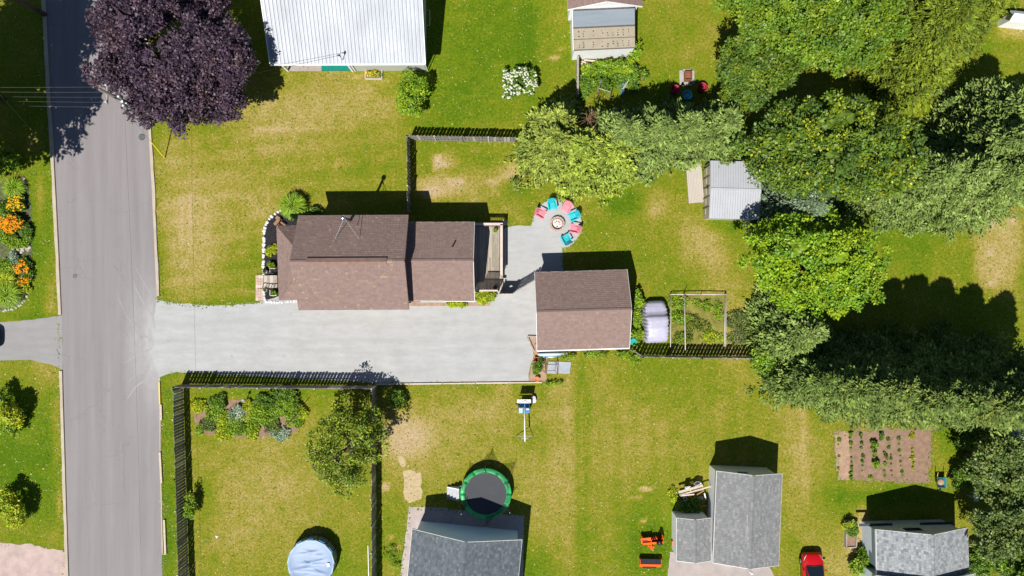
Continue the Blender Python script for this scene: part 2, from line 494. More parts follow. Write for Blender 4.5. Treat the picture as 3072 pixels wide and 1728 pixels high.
wn_ = N(t, "ShaderNodeTexNoise"); wn_.inputs["Scale"].default_value = 1.3; wn_.inputs["Detail"].default_value = 5; t.links.new(p2, wn_.inputs["Vector"]); t.links.new(wn_.outputs["Color"], wv.inputs[1])
t.links.new(wv.outputs[0], vo.inputs["Vector"])
ck = N(t, "ShaderNodeMath", operation='MULTIPLY'); t.links.new(ramp(t, vo.outputs["Distance"], 0, .010, .22, 0), ck.inputs[0]); t.links.new(ramp(t, noise(t, p2, .22, 2), .48, .56), ck.inputs[1])
c = mix(t, ck.outputs[0], c, (.07, .065, .065))
c = mix(t, ramp(t, noise(t, p2, .9, 3), .62, .72, 0, .14), c, (.15, .14, .138))
t.links.new(c, b.inputs["Base Color"]); b.inputs["Roughness"].default_value = .9
bump(t, b, s3, .35, .01)
LEFT = [(120, -300), (137, 0), (151, 278), (161, 425), (169, 576), (179, 775), (186, 946), (189, 1110), (190, 1152), (196, 1351), (202, 1549), (208, 1728), (220, 2050)]
RIGHT = [(420, -300), (433, 0), (444, 346), (457, 576), (471, 890), (474, 1000), (477, 1130), (478, 1152), (479, 1351), (487, 1728), (497, 2050)]
def along(pl, y):
    for (x0, y0), (x1, y1) in zip(pl, pl[1:]):
        if y0 <= y <= y1: return x0 + (x1 - x0) * (y - y0) / (y1 - y0)
    return pl[-1][0] if y > pl[-1][1] else pl[0][0]
rows = np.arange(-300, 2051, 12); ncol = 30
rv = []; rc = []
for y in rows:
    xl, xr = along(LEFT, y), along(RIGHT, y)
    for j in range(ncol):
        x = xl + (xr - xl) * j / (ncol - 1)
        w = W(x, y); rv.append((w.x, w.y, 0))
        d = .8 * math.exp(-((x - 462) / 68) ** 2 - ((y - 1035) / 150) ** 2)
        seam = .5 * math.exp(-((x - (xl + xr) / 2 - 10) / 4) ** 2) if abs(j - 16) < 2 else 0
        edge = .45 * math.exp(-((xr - x) / 14) ** 2) * (1 if y < 860 else 0)
        fr = j / (ncol - 1); wp = sum(.16 * math.exp(-((fr - q) / .045) ** 2) for q in (.17, .36, .62, .82))
        rc.append((d, max(0, seam * .35 + edge * .3 + wp * (.7 + .3 * math.sin(y / 70.0 + j))), 0))
ridx = np.arange(len(rows) * ncol).reshape(len(rows), ncol)
rq = np.stack([ridx[1:, :-1].ravel(), ridx[1:, 1:].ravel(), ridx[:-1, 1:].ravel(), ridx[:-1, :-1].ravel()], 1)
road = bpy.data.objects.new("road", np_mesh("road", np.array(rv), rq, m, np.array(rc)))
road.location.z = .006
struct(link(road))

# dusty tyre arcs left by cars turning out of the gravel drive
M_DUST = mat("road_dust", (.305, .292, .291), .95, var=.12)
def arc_strip(name, pts, w, z, material):
    P = []
    for k in range(len(pts) - 1):
        for j in range(6):
            P.append(pts[k].lerp(pts[k + 1], j / 6))
    P.append(pts[-1])
    for _ in range(6):
        P = [P[0]] + [(P[i - 1] + P[i] * 2 + P[i + 1]) / 4 for i in range(1, len(P) - 1)] + [P[-1]]
    v = []; f = []
    for i, p in enumerate(P):
        d = (P[min(i + 1, len(P) - 1)] - P[max(i - 1, 0)]).normalized()
        s = Vector((-d.y, d.x, 0)) * w * (.25 + .75 * math.sin(math.pi * (i + .5) / len(P))) / 2
        v += [(p + s)[:2] + (0,), (p - s)[:2] + (0,)]
        if i: k = 2 * i; f.append((k - 2, k - 1, k + 1, k))
    o = bpy.data.objects.new(name, mesh_of(name, v, f, material)); o.location.z = z
    bm = bmesh.new(); bm.from_mesh(o.data)
    for fc in bm.faces:
        fc.normal_update()
        if fc.normal.z < 0: fc.normal_flip()
    bm.to_mesh(o.data); bm.free()
    return struct(link(o))
for k, (pl, w) in enumerate([
    ([(1000, 670), (1040, 760), (1090, 850), (1150, 930)], .1), ([(1020, 560), (1060, 640), (1120, 740), (1165, 810)], .07),
    ([(1000, 980), (1060, 1060), (1150, 1130)], .12), ([(930, 900), (1000, 1000), (1090, 1090), (1150, 1120)], .09),
    ([(1150, 1180), (1060, 1215), (940, 1290)], .14), ([(1190, 1370), (1100, 1420), (1030, 1460), (960, 1560)], .16), ([(1150, 1310), (1050, 1360), (960, 1440)], .1),
    ([(890, 770), (900, 820), (960, 930)], .06)]):
    arc_strip("tyre_track", [Z(0, 1, x, y) for x, y in pl], w, .0085 + .0004 * k, M_DUST)

# ---- kerbs
def kerb(name, pl, w, side, h=.11, material=None):
    pts = [W(x, y) for x, y in pl]
    pp = []
    for a, b2 in zip(pts, pts[1:]):
        n = max(1, int((b2 - a).length / .8))
        pp += [a.lerp(b2, j / n) for j in range(n)]
    pp.append(pts[-1])
    rnd = random.Random(len(pl))
    rg = []
    for i, p in enumerate(pp):
        d = (pp[min(i + 1, len(pp) - 1)] - pp[max(0, i - 1)]).normalized()
        s = Vector((-d.y, d.x, 0)) * side
        ww = w * rnd.uniform(.88, 1.1); hh = h * rnd.uniform(.9, 1.08)
        rg.append([p + Vector((0, 0, -.05)), p + s * .02 + Vector((0, 0, hh)), p + s * (ww - .02) + Vector((0, 0, hh)), p + s * ww + Vector((0, 0, -.05))])
    mb = MB(); mb.rings(rg)
    return struct(mb.build(name, material or M_KERB))
def run(pl, y0, y1):
    return [(along(pl, y0), y0)] + [q for q in pl if y0 < q[1] < y1] + [(along(pl, y1), y1)]
kerb("kerb", run(LEFT, -300, 944), .30, -1)
kerb("kerb", run(LEFT, 1112, 2050), .28, -1)
kerb("kerb", run(RIGHT, -300, 888), .28, 1)
kerb("kerb", run(RIGHT, 1132, 1660), .13, 1, .05)

# ---- gravel drive, patio, other drives
m, t, b = nodes_of("pale_gravel")
p = pos(t)
g1 = noise(t, p, .5, 6, .7); g2 = noise(t, pos(t, (.5, 2.2, 1)), 1.2, 5, .7); g3 = noise(t, p, 30, 3, .8)
c = mix(t, ramp(t, g1, .3, .7), (.36, .365, .363), (.44, .448, .448))
c = mix(t, ramp(t, g2, .42, .72, 0, .55), c, (.30, .30, .288))
c = mix(t, ramp(t, g3, .3, .6, .38, 0), c, (.25, .25, .25))
sepp = N(t, "ShaderNodeSeparateXYZ"); t.links.new(p, sepp.inputs[0])
wob = madd(t, noise(t, pos(t, (.12, .3, 1)), 1.0, 4), 1.6, -.8)
for yy, amt in ((-2.9, .22), (-4.4, .26), (-5.3, .18), (-6.9, .20)):      # wheel paths worn into the gravel
    d1 = N(t, "ShaderNodeMath", operation='ADD'); t.links.new(sepp.outputs[1], d1.inputs[0]); t.links.new(wob, d1.inputs[1])
    d2 = N(t, "ShaderNodeMath", operation='SUBTRACT'); t.links.new(d1.outputs[0], d2.inputs[0]); d2.inputs[1].default_value = yy
    d3 = N(t, "ShaderNodeMath", operation='ABSOLUTE'); t.links.new(d2.outputs[0], d3.inputs[0])
    c = mix(t, ramp(t, d3.outputs[0], .08, .34, amt, 0), c, (.28, .28, .27))
sp_ = noise(t, p, 1.7, 2, .5)
c = mix(t, ramp(t, sp_, .68, .76, 0, .35), c, (.24, .235, .22))
t.links.new(c, b.inputs["Base Color"]); b.inputs["Roughness"].default_value = .95
bump(t, b, g3, .5, .03)
M_GRAVEL = m
drive = [(471, 899), (500, 905), (560, 911), (620, 916), (690, 915), (760, 911), (800, 900), (900, 870), (1420, 850), (1430, 700), (1505, 690), (1530, 679), (1592, 676)]
ca, cb, cr_ = 1671, 672, 75
for k in range(19):
    an = math.radians(175 - k * (175 + 77) / 18 * 1.0)
    drive.append((ca + cr_ * math.cos(an), cb - cr_ * math.sin(an)))
drive += [(1688, 752), (1691, 815), (1691, 900), (1640, 1000), (1610, 1010), (1582, 1010), (1600, 1045), (1602, 1064), (1588, 1113), (1584, 1148), (1400, 1150), (1126, 1149), (900, 1136), (768, 1129), (676, 1124), (620, 1120), (557, 1118), (517, 1117), (497, 1124), (477, 1131), (473, 1109), (457, 1081), (454, 1053), (463, 1025), (469, 985), (461, 950)]
sheet("gravel_driveway", [W(*p) for p in drive], .014, M_GRAVEL, .05, .3)
M_OLDTAR = mat("grey_driveway", (.255, .25, .25), .92, var=.12, scale=1.0, stretch=(.5, 1.5, 1), fine=30)
sheet("paved_driveway", [W(*p) for p in [(-400, 967), (0, 967), (99, 959), (186, 946), (189, 1110), (151, 1093), (91, 1079), (0, 1081), (-400, 1083)]], .010, M_OLDTAR, .03)
M_PINKGR = mat("pink_gravel", (.44, .34, .31), .95, var=.2, scale=1.2, fine=26, bmp=.4)
sheet("gravel_driveway", [W(*p) for p in [(-400, 1625), (0, 1628), (50, 1633), (92, 1631), (131, 1645), (203, 1653), (208, 1735), (215, 2000), (-400, 2000)]], .010, M_PINKGR, .07)
M_PATH = mat("pinkish_path", (.40, .335, .315), .95, var=.18, scale=1.5, fine=26, bmp=.4)
sheet("gravel_path", [W(*p) for p in [(1228, 1520), (1300, 1521), (1430, 1534), (1572, 1547), (1570, 1700), (1560, 1900), (1190, 1900), (1202, 1728), (1212, 1640), (1222, 1560)]], .010, M_PATH, .04)
M_PADS = mat("worn_concrete", (.35, .305, .285), .9, var=.16, scale=1.2, fine=20)
sheet("paved_driveway", [W(*p) for p in [(2012, 1656), (2140, 1660), (2300, 1690), (2330, 1740), (2340, 2000), (1985, 2000), (2003, 1728)]], .010, M_PADS, .05)
0 and sheet("wire_shadow_strip", [W(558, 911), W(560, 911), W(563, 1118), W(561, 1118)], .019, mat("wire_shadow_tone", (.34, .34, .33), .95), 0)  # disabled: painted strip for the overhead wire's shadow on the drive

# ---- planting beds
sheet("vegetable_plot", [W(*p) for p in [(2503, 1297), (2600, 1287), (2799, 1282), (2795, 1370), (2786, 1451), (2650, 1446), (2512, 1441)]], .012, M_SOIL, .16, .22, 5)
sheet("vegetable_plot_end", [W(*p) for p in [(2503, 1297), (2546, 1293), (2550, 1440), (2512, 1441)]], .016, M_SOIL2, .06, .3, 6)
sheet("flower_bed", [W(*p) for p in [(580, 1208), (700, 1200), (820, 1200), (905, 1215), (916, 1260), (890, 1300), (800, 1312), (640, 1305), (588, 1290)]], .012, M_SOIL, .14, .25, 7)
sheet("mulch_bed", [Q(760, 580, 5.03, *p) for p in [(160, 1230), (160, 850), (165, 600), (185, 480), (250, 370), (430, 250), (700, 200), (900, 240), (1050, 330), (1050, 600), (400, 700), (400, 1640), (160, 1640)]], .012, M_MULCH, .03, .3, 8)
sheet("flower_bed", [W(*p) for p in [(-30, 560), (40, 530), (82, 545), (95, 620), (97, 780), (92, 850), (70, 905), (30, 930), (-30, 935)]], .012, mat("weedy_mulch", (.10, .115, .05), .98, var=.5, scale=4), .06, .3, 9)
sheet("garden_bed", [W(*p) for p in [(2014, 888), (2176, 884), (2178, 1060), (2012, 1060)]], .010, mat("weedy_soil", (.20, .19, .04), .98, var=.45, scale=1.3, fine=12, bmp=.9), .05, .3, 10)
sheet("soil_strip", [W(*p) for p in [(1583, 1012), (1610, 1010), (1612, 1060), (1640, 1062), (1640, 1145), (1586, 1148), (1590, 1110), (1603, 1062)]], .018, M_SOIL2, .04, .3, 11)
sheet("soil_strip", [W(*p) for p in [(1036, 908), (1470, 908), (1470, 918), (1036, 918)]], .020, M_SOIL2, .02, .3, 12)

M_STRAW = mat("cut_straw", (.44, .345, .20), .97, var=.22, scale=3, stretch=(1, 1.6, 1), fine=16, bmp=.9)
sheet("straw_patch", [Z(1, 2, *p) for p in [(1112, 660), (1150, 648), (1195, 655), (1215, 672), (1240, 660), (1250, 700), (1246, 770), (1258, 830), (1250, 868), (1200, 880), (1150, 895), (1120, 870), (1112, 800), (1118, 730)]], .012, M_STRAW, .05, .2, 21)
sheet("straw_patch", [Z(1, 2, *p) for p in [(1070, 560), (1085, 542), (1112, 545), (1130, 575), (1125, 615), (1105, 632), (1085, 610)]], .012, M_STRAW, .04, .2, 22)
# ================================================================== BUILDINGS
BROWN = [((.242, .168, .147), 58), ((.232, .161, .141), 22), ((.254, .177, .154), 16), ((.30, .205, .155), 3), ((.34, .235, .15), 1)]
BROWN2 = [((.250, .174, .152), 62), ((.240, .167, .146), 22), ((.260, .181, .157), 15), ((.30, .21, .155), 1)]
SLATE = [((.115, .135, .152), 40), ((.135, .156, .172), 25), ((.095, .112, .13), 25), ((.16, .18, .19), 10)]
GREY = [((.225, .23, .232), 40), ((.25, .255, .253), 25), ((.205, .21, .213), 25), ((.285, .285, .28), 10)]
GREY2 = [((.29, .31, .325), 40), ((.34, .36, .37), 28), ((.245, .262, .278), 20), ((.20, .215, .235), 12)]
def pick(pal, rnd):
    k = rnd.uniform(0, sum(w for _, w in pal))
    for c, w in pal:
        k -= w
        if k <= 0: return c
    return pal[0][0]
def shingles(parent, poly, pal, w=.24, e=.165, lift=.019, seed=1, name="shingles"):
    rnd = random.Random(seed)
    A, B = poly[0], poly[1]
    u = (B - A).normalized(); n = u.cross(poly[-1] - A).normalized()
    if n.z < 0: n = -n
    v = n.cross(u)
    if v.z < 0: v = -v
    P2 = [((p - A).dot(u), (p - A).dot(v)) for p in poly]
    vmax = max(p[1] for p in P2)
    V = []; F = []; C = []
    off = woff(parent)
    k = 0
    while k * e < vmax - .02:
        v0 = k * e; vm = min(v0 + e * .5, vmax - .01)
        xs = []
        for i in range(len(P2)):
            (x0, y0), (x1, y1) = P2[i], P2[(i + 1) % len(P2)]
            if (y0 - vm) * (y1 - vm) < 0: xs.append(x0 + (x1 - x0) * (vm - y0) / (y1 - y0))
        k += 1
        if len(xs) < 2: continue
        xa, xb = min(xs), max(xs)
        x = xa; first = True
        v1 = min(v0 + e * 1.12, vmax)
        while x < xb - .01:
            ww = rnd.uniform(.15, 1) * w if first else w * rnd.uniform(.9, 1.1)
            first = False
            xe = min(x + ww, xb)
            if xb - xe < .06: xe = xb
            l = lift * rnd.uniform(.75, 1.25)
            i = len(V)
            for (px, pv, ph) in ((x, v0, 0), (xe - .008, v0, 0), (x, v0, l), (xe - .008, v0, l), (xe - .008, v1, .003), (x, v1, .003)):
                V.append(A + u * px + v * pv + n * ph - off)
            F += [(i, i + 1, i + 3, i + 2), (i + 2, i + 3, i + 4, i + 5)]
            c = pick(pal, rnd); j = rnd.uniform(.9, 1.1)
            C += [(c[0] * j, c[1] * j, c[2] * j, 1)] * 6
            x = xe
    me = mesh_of(name, V, F, M_SHINGLE, False, C)
    o = link(bpy.data.objects.new(name, me), parent)
    o["kind"] = "stuff"
    return o
def slab(mb, poly, th=.12):
    A = poly[0]; n = (poly[1] - A).cross(poly[-1] - A).normalized()
    if n.z < 0: n = -n
    k = len(poly); i = len(mb.v)
    mb.v += [Vector(p) - n * .004 for p in poly] + [Vector(p) - n * th for p in poly]
    mb.f.append(tuple(range(i, i + k))); mb.f.append(tuple(reversed(range(i + k, i + 2 * k))))
    for j in range(k):
        a, b2 = i + j, i + (j + 1) % k
        mb.f.append((a, b2, b2 + k, a + k))
def ridge_cap(parent, r0, r1, pal, seed=3, w=.3, e=.2, drop=.06):
    rnd = random.Random(seed); d = (r1 - r0); L = d.length; d.normalize()
    s = d.cross(Vector((0, 0, 1))).normalized()
    V = []; F = []; C = []; off = woff(parent); x = 0
    while x < L - .02:
        xe = min(x + e * 1.1, L); i = len(V)
        for px, hz in ((x, .045), (xe, .03)):
            b0 = r0 + d * px - off
            V += [b0 - s * w / 2 + Vector((0, 0, hz - drop)), b0 + Vector((0, 0, hz + .01)), b0 + s * w / 2 + Vector((0, 0, hz - drop))]
        F += [(i, i + 1, i + 4, i + 3), (i + 1, i + 2, i + 5, i + 4)]
        c = pick(pal, rnd); C += [(*c, 1)] * 6
        x += e
    o = link(bpy.data.objects.new("ridge_cap", mesh_of("ridge_cap", V, F, M_SHINGLE, False, C)), parent)
    o["kind"] = "stuff"
def rect(cr):
    tl, tr, br, bl = cr
    c = (tl + tr + br + bl) / 4; c.z = 0
    ux = ((tr - tl) + (br - bl)); ux.z = 0
    vy = ((tl - bl) + (tr - br)); vy.z = 0
    a = ux.length / 4; b = vy.length / 4
    ux.normalize(); uy = Vector((-ux.y, ux.x, 0))
    return c, ux, uy, a, b
class House:
    """a gabled block: walls, roof (> shingles, ridge_cap), fascia boards, gutters"""
    def __init__(s, name, label, cat, corners, eave, ridge, axis='x', over=.35, wall=None, pal=BROWN, trim=None, root=None, seed=1, shingle=(.24, .165), roofmat=None):
        s.c, s.ux, s.uy, s.a, s.b = rect(corners)
        if axis == 'y':
            s.ux, s.uy, s.a, s.b = s.uy, -s.ux, s.b, s.a
        s.eave, s.ridge, s.over = eave, ridge, over
        s.root = root or thing(name, label, cat, s.c)
        P = s.P; a, b = s.a, s.b
        tn = (ridge - eave) / b
        s.tn = tn
        a2, b2 = a - over, b - over
        he = eave + over * tn - .14; hr = ridge - .15
        mb = MB()
        mb.rings([[P(u, -b2, 0), P(u, b2, 0), P(u, b2, he), P(u, 0, hr), P(u, -b2, he)] for u in (-a2, a2)])
        s.wall = mb.build("wall", wall or M_SIDING, s.root)
        s.slopes = [[P(a, b, eave), P(-a, b, eave), P(-a, 0, ridge), P(a, 0, ridge)], [P(-a, -b, eave), P(a, -b, eave), P(a, 0, ridge), P(-a, 0, ridge)]]
        mb = MB()
        for sl in s.slopes: slab(mb, sl)
        s.roof = mb.build("roof", roofmat or mat("roof_deck", (.13, .09, .08), .9), s.root)
        if pal:
            for k, sl in enumerate(s.slopes): shingles(s.roof, sl, pal, *shingle, seed=seed + k)
            ridge_cap(s.roof, P(-a, 0, ridge), P(a, 0, ridge), pal, seed)
        trim = trim or M_WHITE
        for v in (-b, b):
            MB().bar(P(-a, v + .012 * math.copysign(1, v), eave - .09), P(a, v + .012 * math.copysign(1, v), eave - .09), .03, .17).build("fascia", trim, s.root)
        for u in (-a, a):
            for v in (-b, b):
                MB().bar(P(u + .012 * math.copysign(1, u), v, eave - .08), P(u + .012 * math.copysign(1, u), 0, ridge - .08), .03, .16).build("rake_board", trim, s.root)
    def P(s, u, v, h):
        p = s.c + s.ux * u + s.uy * v
        return Vector((p.x, p.y, h))
def window_on(parent, o, ux, w, h, z0, out, panes=2, frame=None):
    """framed window on a wall: o = foot of its centre, ux = along the wall, out = wall normal"""
    c = Vector((o.x, o.y, z0 + h / 2)); fr = MB(); t_ = .07
    ux = ux.normalized(); out = out.normalized()
    for sgn in (-1, 1):
        p = c + ux * sgn * (w / 2 + t_ / 2) + out * .03
        fr.bar(p - Vector((0, 0, h / 2 + t_)), p + Vector((0, 0, h / 2 + t_)), t_, .07, up=ux)
        p = c + Vector((0, 0, sgn * (h / 2 + t_ / 2))) + out * .032
        fr.bar(p - ux * w / 2, p + ux * w / 2, .07, t_)
    f = fr.build("window", frame or M_WHITE, parent)
    for k in range(panes):
        x0 = -w / 2 + w * k / panes; x1 = x0 + w / panes
        MB().bar(c + ux * (x0 + .02) + out * .02, c + ux * (x1 - .02) + out * .02, .02, h - .02).build("pane", M_GLASS, f)
    return f

# ---- main house: tall front block, hipped porch roof on its street side, lower back wing
z11 = lambda x, y, h: Z(1, 1, x, y, h)
MAIN = House("brown_house", "brown shingled house with a metal flue on braces, along the white gravel drive", "house",
             [z11(310, 180, 3.95), z11(1145, 172, 3.95), z11(1157, 887, 3.95), z11(335, 888, 3.95)], 3.95, 6.05, 'x', .4, M_SIDING_B, BROWN, mat("brown_trim", (.22, .14, .11), .7), seed=11)
hr = MAIN.root
# long raised ridge vent
for sgn in (1, -1):
    MB().bar(MAIN.P(-MAIN.a + 1.2, sgn * .13, 6.075), MAIN.P(MAIN.a - 1.3, sgn * .13, 6.075), .27, .05, up=Vector((0, 0, 1)) + MAIN.uy * sgn * .5).build("ridge_vent", mat("vent_strip", (.215, .14, .115), .9), hr)
# porch / front room with its hipped roof
pc = [z11(158, 257, 2.85), z11(330, 252, 2.85), z11(345, 812, 2.85), z11(175, 818, 2.85)]
c_, ux_, uy_, a_, b_ = rect(pc)
def PP(u, v, h):
    p = c_ + ux_ * u + uy_ * v
    return Vector((p.x, p.y, h))
a_r = a_ + .35
rise = 1.35
rl = PP(-a_, 0, 0)
mb = MB()
mb.rings([[PP(-a_ + .3, -b_ + .3, z), PP(a_r, -b_ + .3, z), PP(a_r, b_ - .3, z), PP(-a_ + .3, b_ - .3, z)] for z in (0, 2.75)])
mb.build("wall", M_SIDING_B, hr)
tw = [PP(-a_, b_, 2.85), PP(-a_, -b_, 2.85), PP(a_ - .2, -b_ + 1.6, 2.85 + rise), PP(a_ - .2, b_ - 1.6, 2.85 + rise)]
tn_ = [PP(a_r, b_, 2.85), PP(-a_, b_, 2.85), PP(a_ - .2, b_ - 1.6, 2.85 + rise), PP(a_r, b_ - 1.6, 2.85 + rise)]
ts = [PP(-a_, -b_, 2.85), PP(a_r, -b_, 2.85), PP(a_r, -b_ + 1.6, 2.85 + rise), PP(a_ - .2, -b_ + 1.6, 2.85 + rise)]
tp = [PP(a_ - .2, b_ - 1.6, 2.85 + rise), PP(a_ - .2, -b_ + 1.6, 2.85 + rise), PP(a_r, -b_ + 1.6, 2.87 + rise), PP(a_r, b_ - 1.6, 2.87 + rise)]
mb = MB()
for sl in (tw, tn_, ts, tp): slab(mb, sl)
pr = mb.build("porch_roof", mat("roof_deck", (.13, .09, .08)), hr)
for k, sl in enumerate((tw, tn_, ts)): shingles(pr, sl, BROWN2 if k == 0 else BROWN, seed=31 + k)
for v in (-b_, b_):
    MB().bar(PP(-a_, v, 2.77), PP(a_r, v, 2.77), .04, .15).build("fascia", M_WHITE, hr)
MB().bar(PP(-a_ - .02, -b_, 2.77), PP(-a_ - .02, b_, 2.77), .04, .15).build("fascia", mat("brown_trim", (.22, .14, .11)), hr)
# back wing
WING = House("", "", "", [z11(1150, 228, 3.15), z11(1647, 228, 3.15), z11(1649, 820, 3.15), z11(1150, 820, 3.15)], 3.15, 4.65, 'x', .35, M_SIDING_B, BROWN2, M_WHITE, root=hr, seed=21)
# metal flue with its three braces
fx, fy = -12.47, 5.2
flue = MB().tube([(fx, fy, 4.0), (fx, fy, 6.45)], .10, 14).build("flue", M_DARKSTEEL, hr, True)
MB().lathe([(.0, 6.68), (.10, 6.67), (.17, 6.62), (.19, 6.55), (.19, 6.44), (.13, 6.40), (.0, 6.40)], (fx, fy, 0), 20).build("flue_cap", M_CHROME, flue, True)
for x, y, h in ((1006, 716, 5.15), (1077, 716, 5.15), (1071, 677, 4.5)):
    e_ = W(x, y, h)
    MB().tube([(fx, fy, 6.2), e_], .022, 6).build("brace", M_STEEL, flue)
vp = Z(1, 1, 1484, 410, 4.2)
MB().tube([vp - Vector((0, 0, .5)), vp + Vector((0, 0, .45))], .06, 10).build("vent_pipe", M_BLACK, hr, True)
MB().box(Z(1, 1, 372, 588, 5.1), (.2, .16, .1)).build("roof_vent", M_BLACK, hr)
MB().bar(WING.P(WING.a * .1, -WING.b - .03, 3.1), WING.P(WING.a, -WING.b - .03, 3.1), .10, .09).build("gutter", M_WHITE, hr)
# brick foundation step showing between block and wing
for k in range(7):
    MB().box(Z(1, 1, 1164 + k * 11, 828, .1), (.11, .10, .1)).build("brick", mat("red_brick", (.36, .16, .11), .9), hr)

# ---- detached garage
z21 = lambda x, y, h: Z(2, 1, x, y, h)
GAR = House("brown_garage", "detached garage with brown shingled gable roof at the end of the gravel drive", "garage",
            [z21(172, 608, 2.7), z21(869, 586, 2.7), z21(886, 1176, 2.7), z21(188, 1196, 2.7)], 2.7, 4.25, 'x', .3, M_SIDING_B, BROWN2, M_WHITE, seed=41)
MB().bar(GAR.P(-GAR.a, -GAR.b - .05, 2.63), GAR.P(GAR.a, -GAR.b - .05, 2.63), .10, .09).build("gutter", M_WHITE, GAR.root)

# ---- house with the ribbed metal roof
z10 = lambda x, y, h: Z(1, 0, x, y, h)
cbl, cbr = z10(105, 482, 3.15), z10(1279, 478, 3.15)
ln = (cbr - cbl).length; mu = (cbr - cbl).normalized(); mv = Vector((-mu.y, mu.x, 0))
mc = (cbl + cbr) / 2; mc.z = 0
mroot = thing("metal_roof_house", "house with a ribbed white metal roof behind the round green shrub", "house", mc + mv * 5.4)
DEPTH, RISE, EV = 5.6, 2.55, 3.15
def MP(u, v, h):
    p = mc + mu * u + mv * v
    return Vector((p.x, p.y, h))
uw = (z10(700, 500, 1.5) - mc).dot(mu)          # left of this the wall stands back behind a porch
for u0, u1, vf in ((uw, ln / 2 - .32, .42), (-ln / 2 + .32, uw - .002, 2.6)):
    mb = MB()
    top = lambda v: EV - .12 + RISE * v / DEPTH - .1
    mb.rings([[MP(u, vf, 0), MP(u, 2 * DEPTH - .42, 0), MP(u, 2 * DEPTH - .42, EV - .1), MP(u, DEPTH, EV + RISE - .2), MP(u, vf, top(vf))] for u in (u0, u1)])
    mb.build("wall", M_SIDING_G, mroot)
MB().bar(MP(uw - .03, .40, 0), MP(uw - .03, .40, 2.95), .12, .12).build("corner_board", M_WHITE, mroot)
MB().bar(MP(-ln / 2 + .4, .45, 0), MP(-ln / 2 + .4, .45, 3.0), .12, .12).build("porch_post", M_WHITE, mroot)
mb = MB()
sl1 = [MP(-ln / 2, 0, EV), MP(ln / 2, 0, EV), MP(ln / 2, DEPTH, EV + RISE), MP(-ln / 2, DEPTH, EV + RISE)]
sl2 = [MP(ln / 2, 2 * DEPTH, EV), MP(-ln / 2, 2 * DEPTH, EV), MP(-ln / 2, DEPTH, EV + RISE), MP(ln / 2, DEPTH, EV + RISE)]
slab(mb, sl1); slab(mb, sl2)
mroof = mb.build("roof", M_METALROOF, mroot)
npan = 41; pw = ln / npan
sdir = (sl1[3] - sl1[0]); slen = sdir.length; sdir.normalize(); sn = mu.cross(sdir).normalized()
if sn.z < 0: sn = -sn
prof = [(0, .002), (pw * .30, .006), (pw * .31, .012), (pw * .36, .006), (pw - .075, .002), (pw - .055, .042), (pw - .02, .042), (pw, .002)]
pm = MB()
for k in range(len(prof) - 1):
    (x0, h0), (x1, h1) = prof[k], prof[k + 1]
    pm.poly(mu * x0 + sn * h0, mu * x1 + sn * h1, mu * x1 + sn * h1 + sdir * slen, mu * x0 + sn * h0 + sdir * slen)
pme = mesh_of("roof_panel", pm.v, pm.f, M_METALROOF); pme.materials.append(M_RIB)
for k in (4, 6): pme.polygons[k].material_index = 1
for k in range(npan):
    o = bpy.data.objects.new("roof_panel", pme); link(o, mroof)
    o.location = sl1[0] + mu * pw * k + sn * (.001 + .0004 * (k % 3)) - woff(mroof)
MB().bar(MP(-ln / 2, -.06, EV - .07), MP(ln / 2, -.06, EV - .07), .11, .10).build("gutter", M_WHITE, mroot)
for u in (-ln / 2, ln / 2):
    MB().bar(MP(u, 0, EV - .05), MP(u, DEPTH, EV + RISE - .05), .05, .18).build("rake_board", M_WHITE, mroot)
for px in (1262, 690):
    q0 = z10(px, 488, 3.0); q1 = z10(px + 8, 522, .2)
    MB().tube([MP((q0 - mc).dot(mu), -.02, 3.05), MP((q0 - mc).dot(mu), .36, 2.75), MP((q0 - mc).dot(mu), .36, .15)], .045, 8).build("downpipe", M_WHITE, mroot)
mast = z10(645, 440, 3.7)
mm = MB().tube([mast - Vector((0, 0, .4)), mast + Vector((0, 0, .75))], .03, 7).build("service_mast", M_STEEL, mroot)
MB().bar(mast + Vector((-.22, .1, .5)), mast + Vector((.1, -.05, .5)), .04, .04).build("mast_arm", M_BLACK, mm)
MB().box(mast + Vector((0, 0, .7)), (.12, .12, .14)).build("insulator", M_BLACK, mm)
MB().tube([(MP(ln / 2 - .3, 3.4, 2.1)), (MP(ln / 2 - .1, 3.4, 2.1)) , MP(ln / 2 + .22, 3.4, 2.1), MP(ln / 2 + .22, 4.6, 2.1), MP(ln / 2 - .3, 4.6, 2.1)], .03, 6).build("wall_bracket", M_STEEL, mroot)
ps = [MP((z10(495, 500, .25) - mc).dot(mu), 2.55, .25), MP(uw - .1, 2.55, .25), MP(uw - .1, .42, .25), MP((z10(495, 500, .25) - mc).dot(mu), .42, .25)]
porch = one("porch_step", "teal painted porch floor under the metal roof's eave", "step", MB().prism(ps, 0, .25), M_TEAL, (ps[0] + ps[2]) / 2 * Vector((1, 1, 0)) if False else Vector(((ps[0].x + ps[2].x) / 2, (ps[0].y + ps[2].y) / 2, 0)))
sheet("porch_slab", [MP(-ln / 2 + .3, 2.5, 0), MP((z10(490, 500, .25) - mc).dot(mu), 2.5, 0), MP((z10(490, 500, .25) - mc).dot(mu), .42, 0), MP(-ln / 2 + .3, .42, 0)], .012, M_PADS, .03)

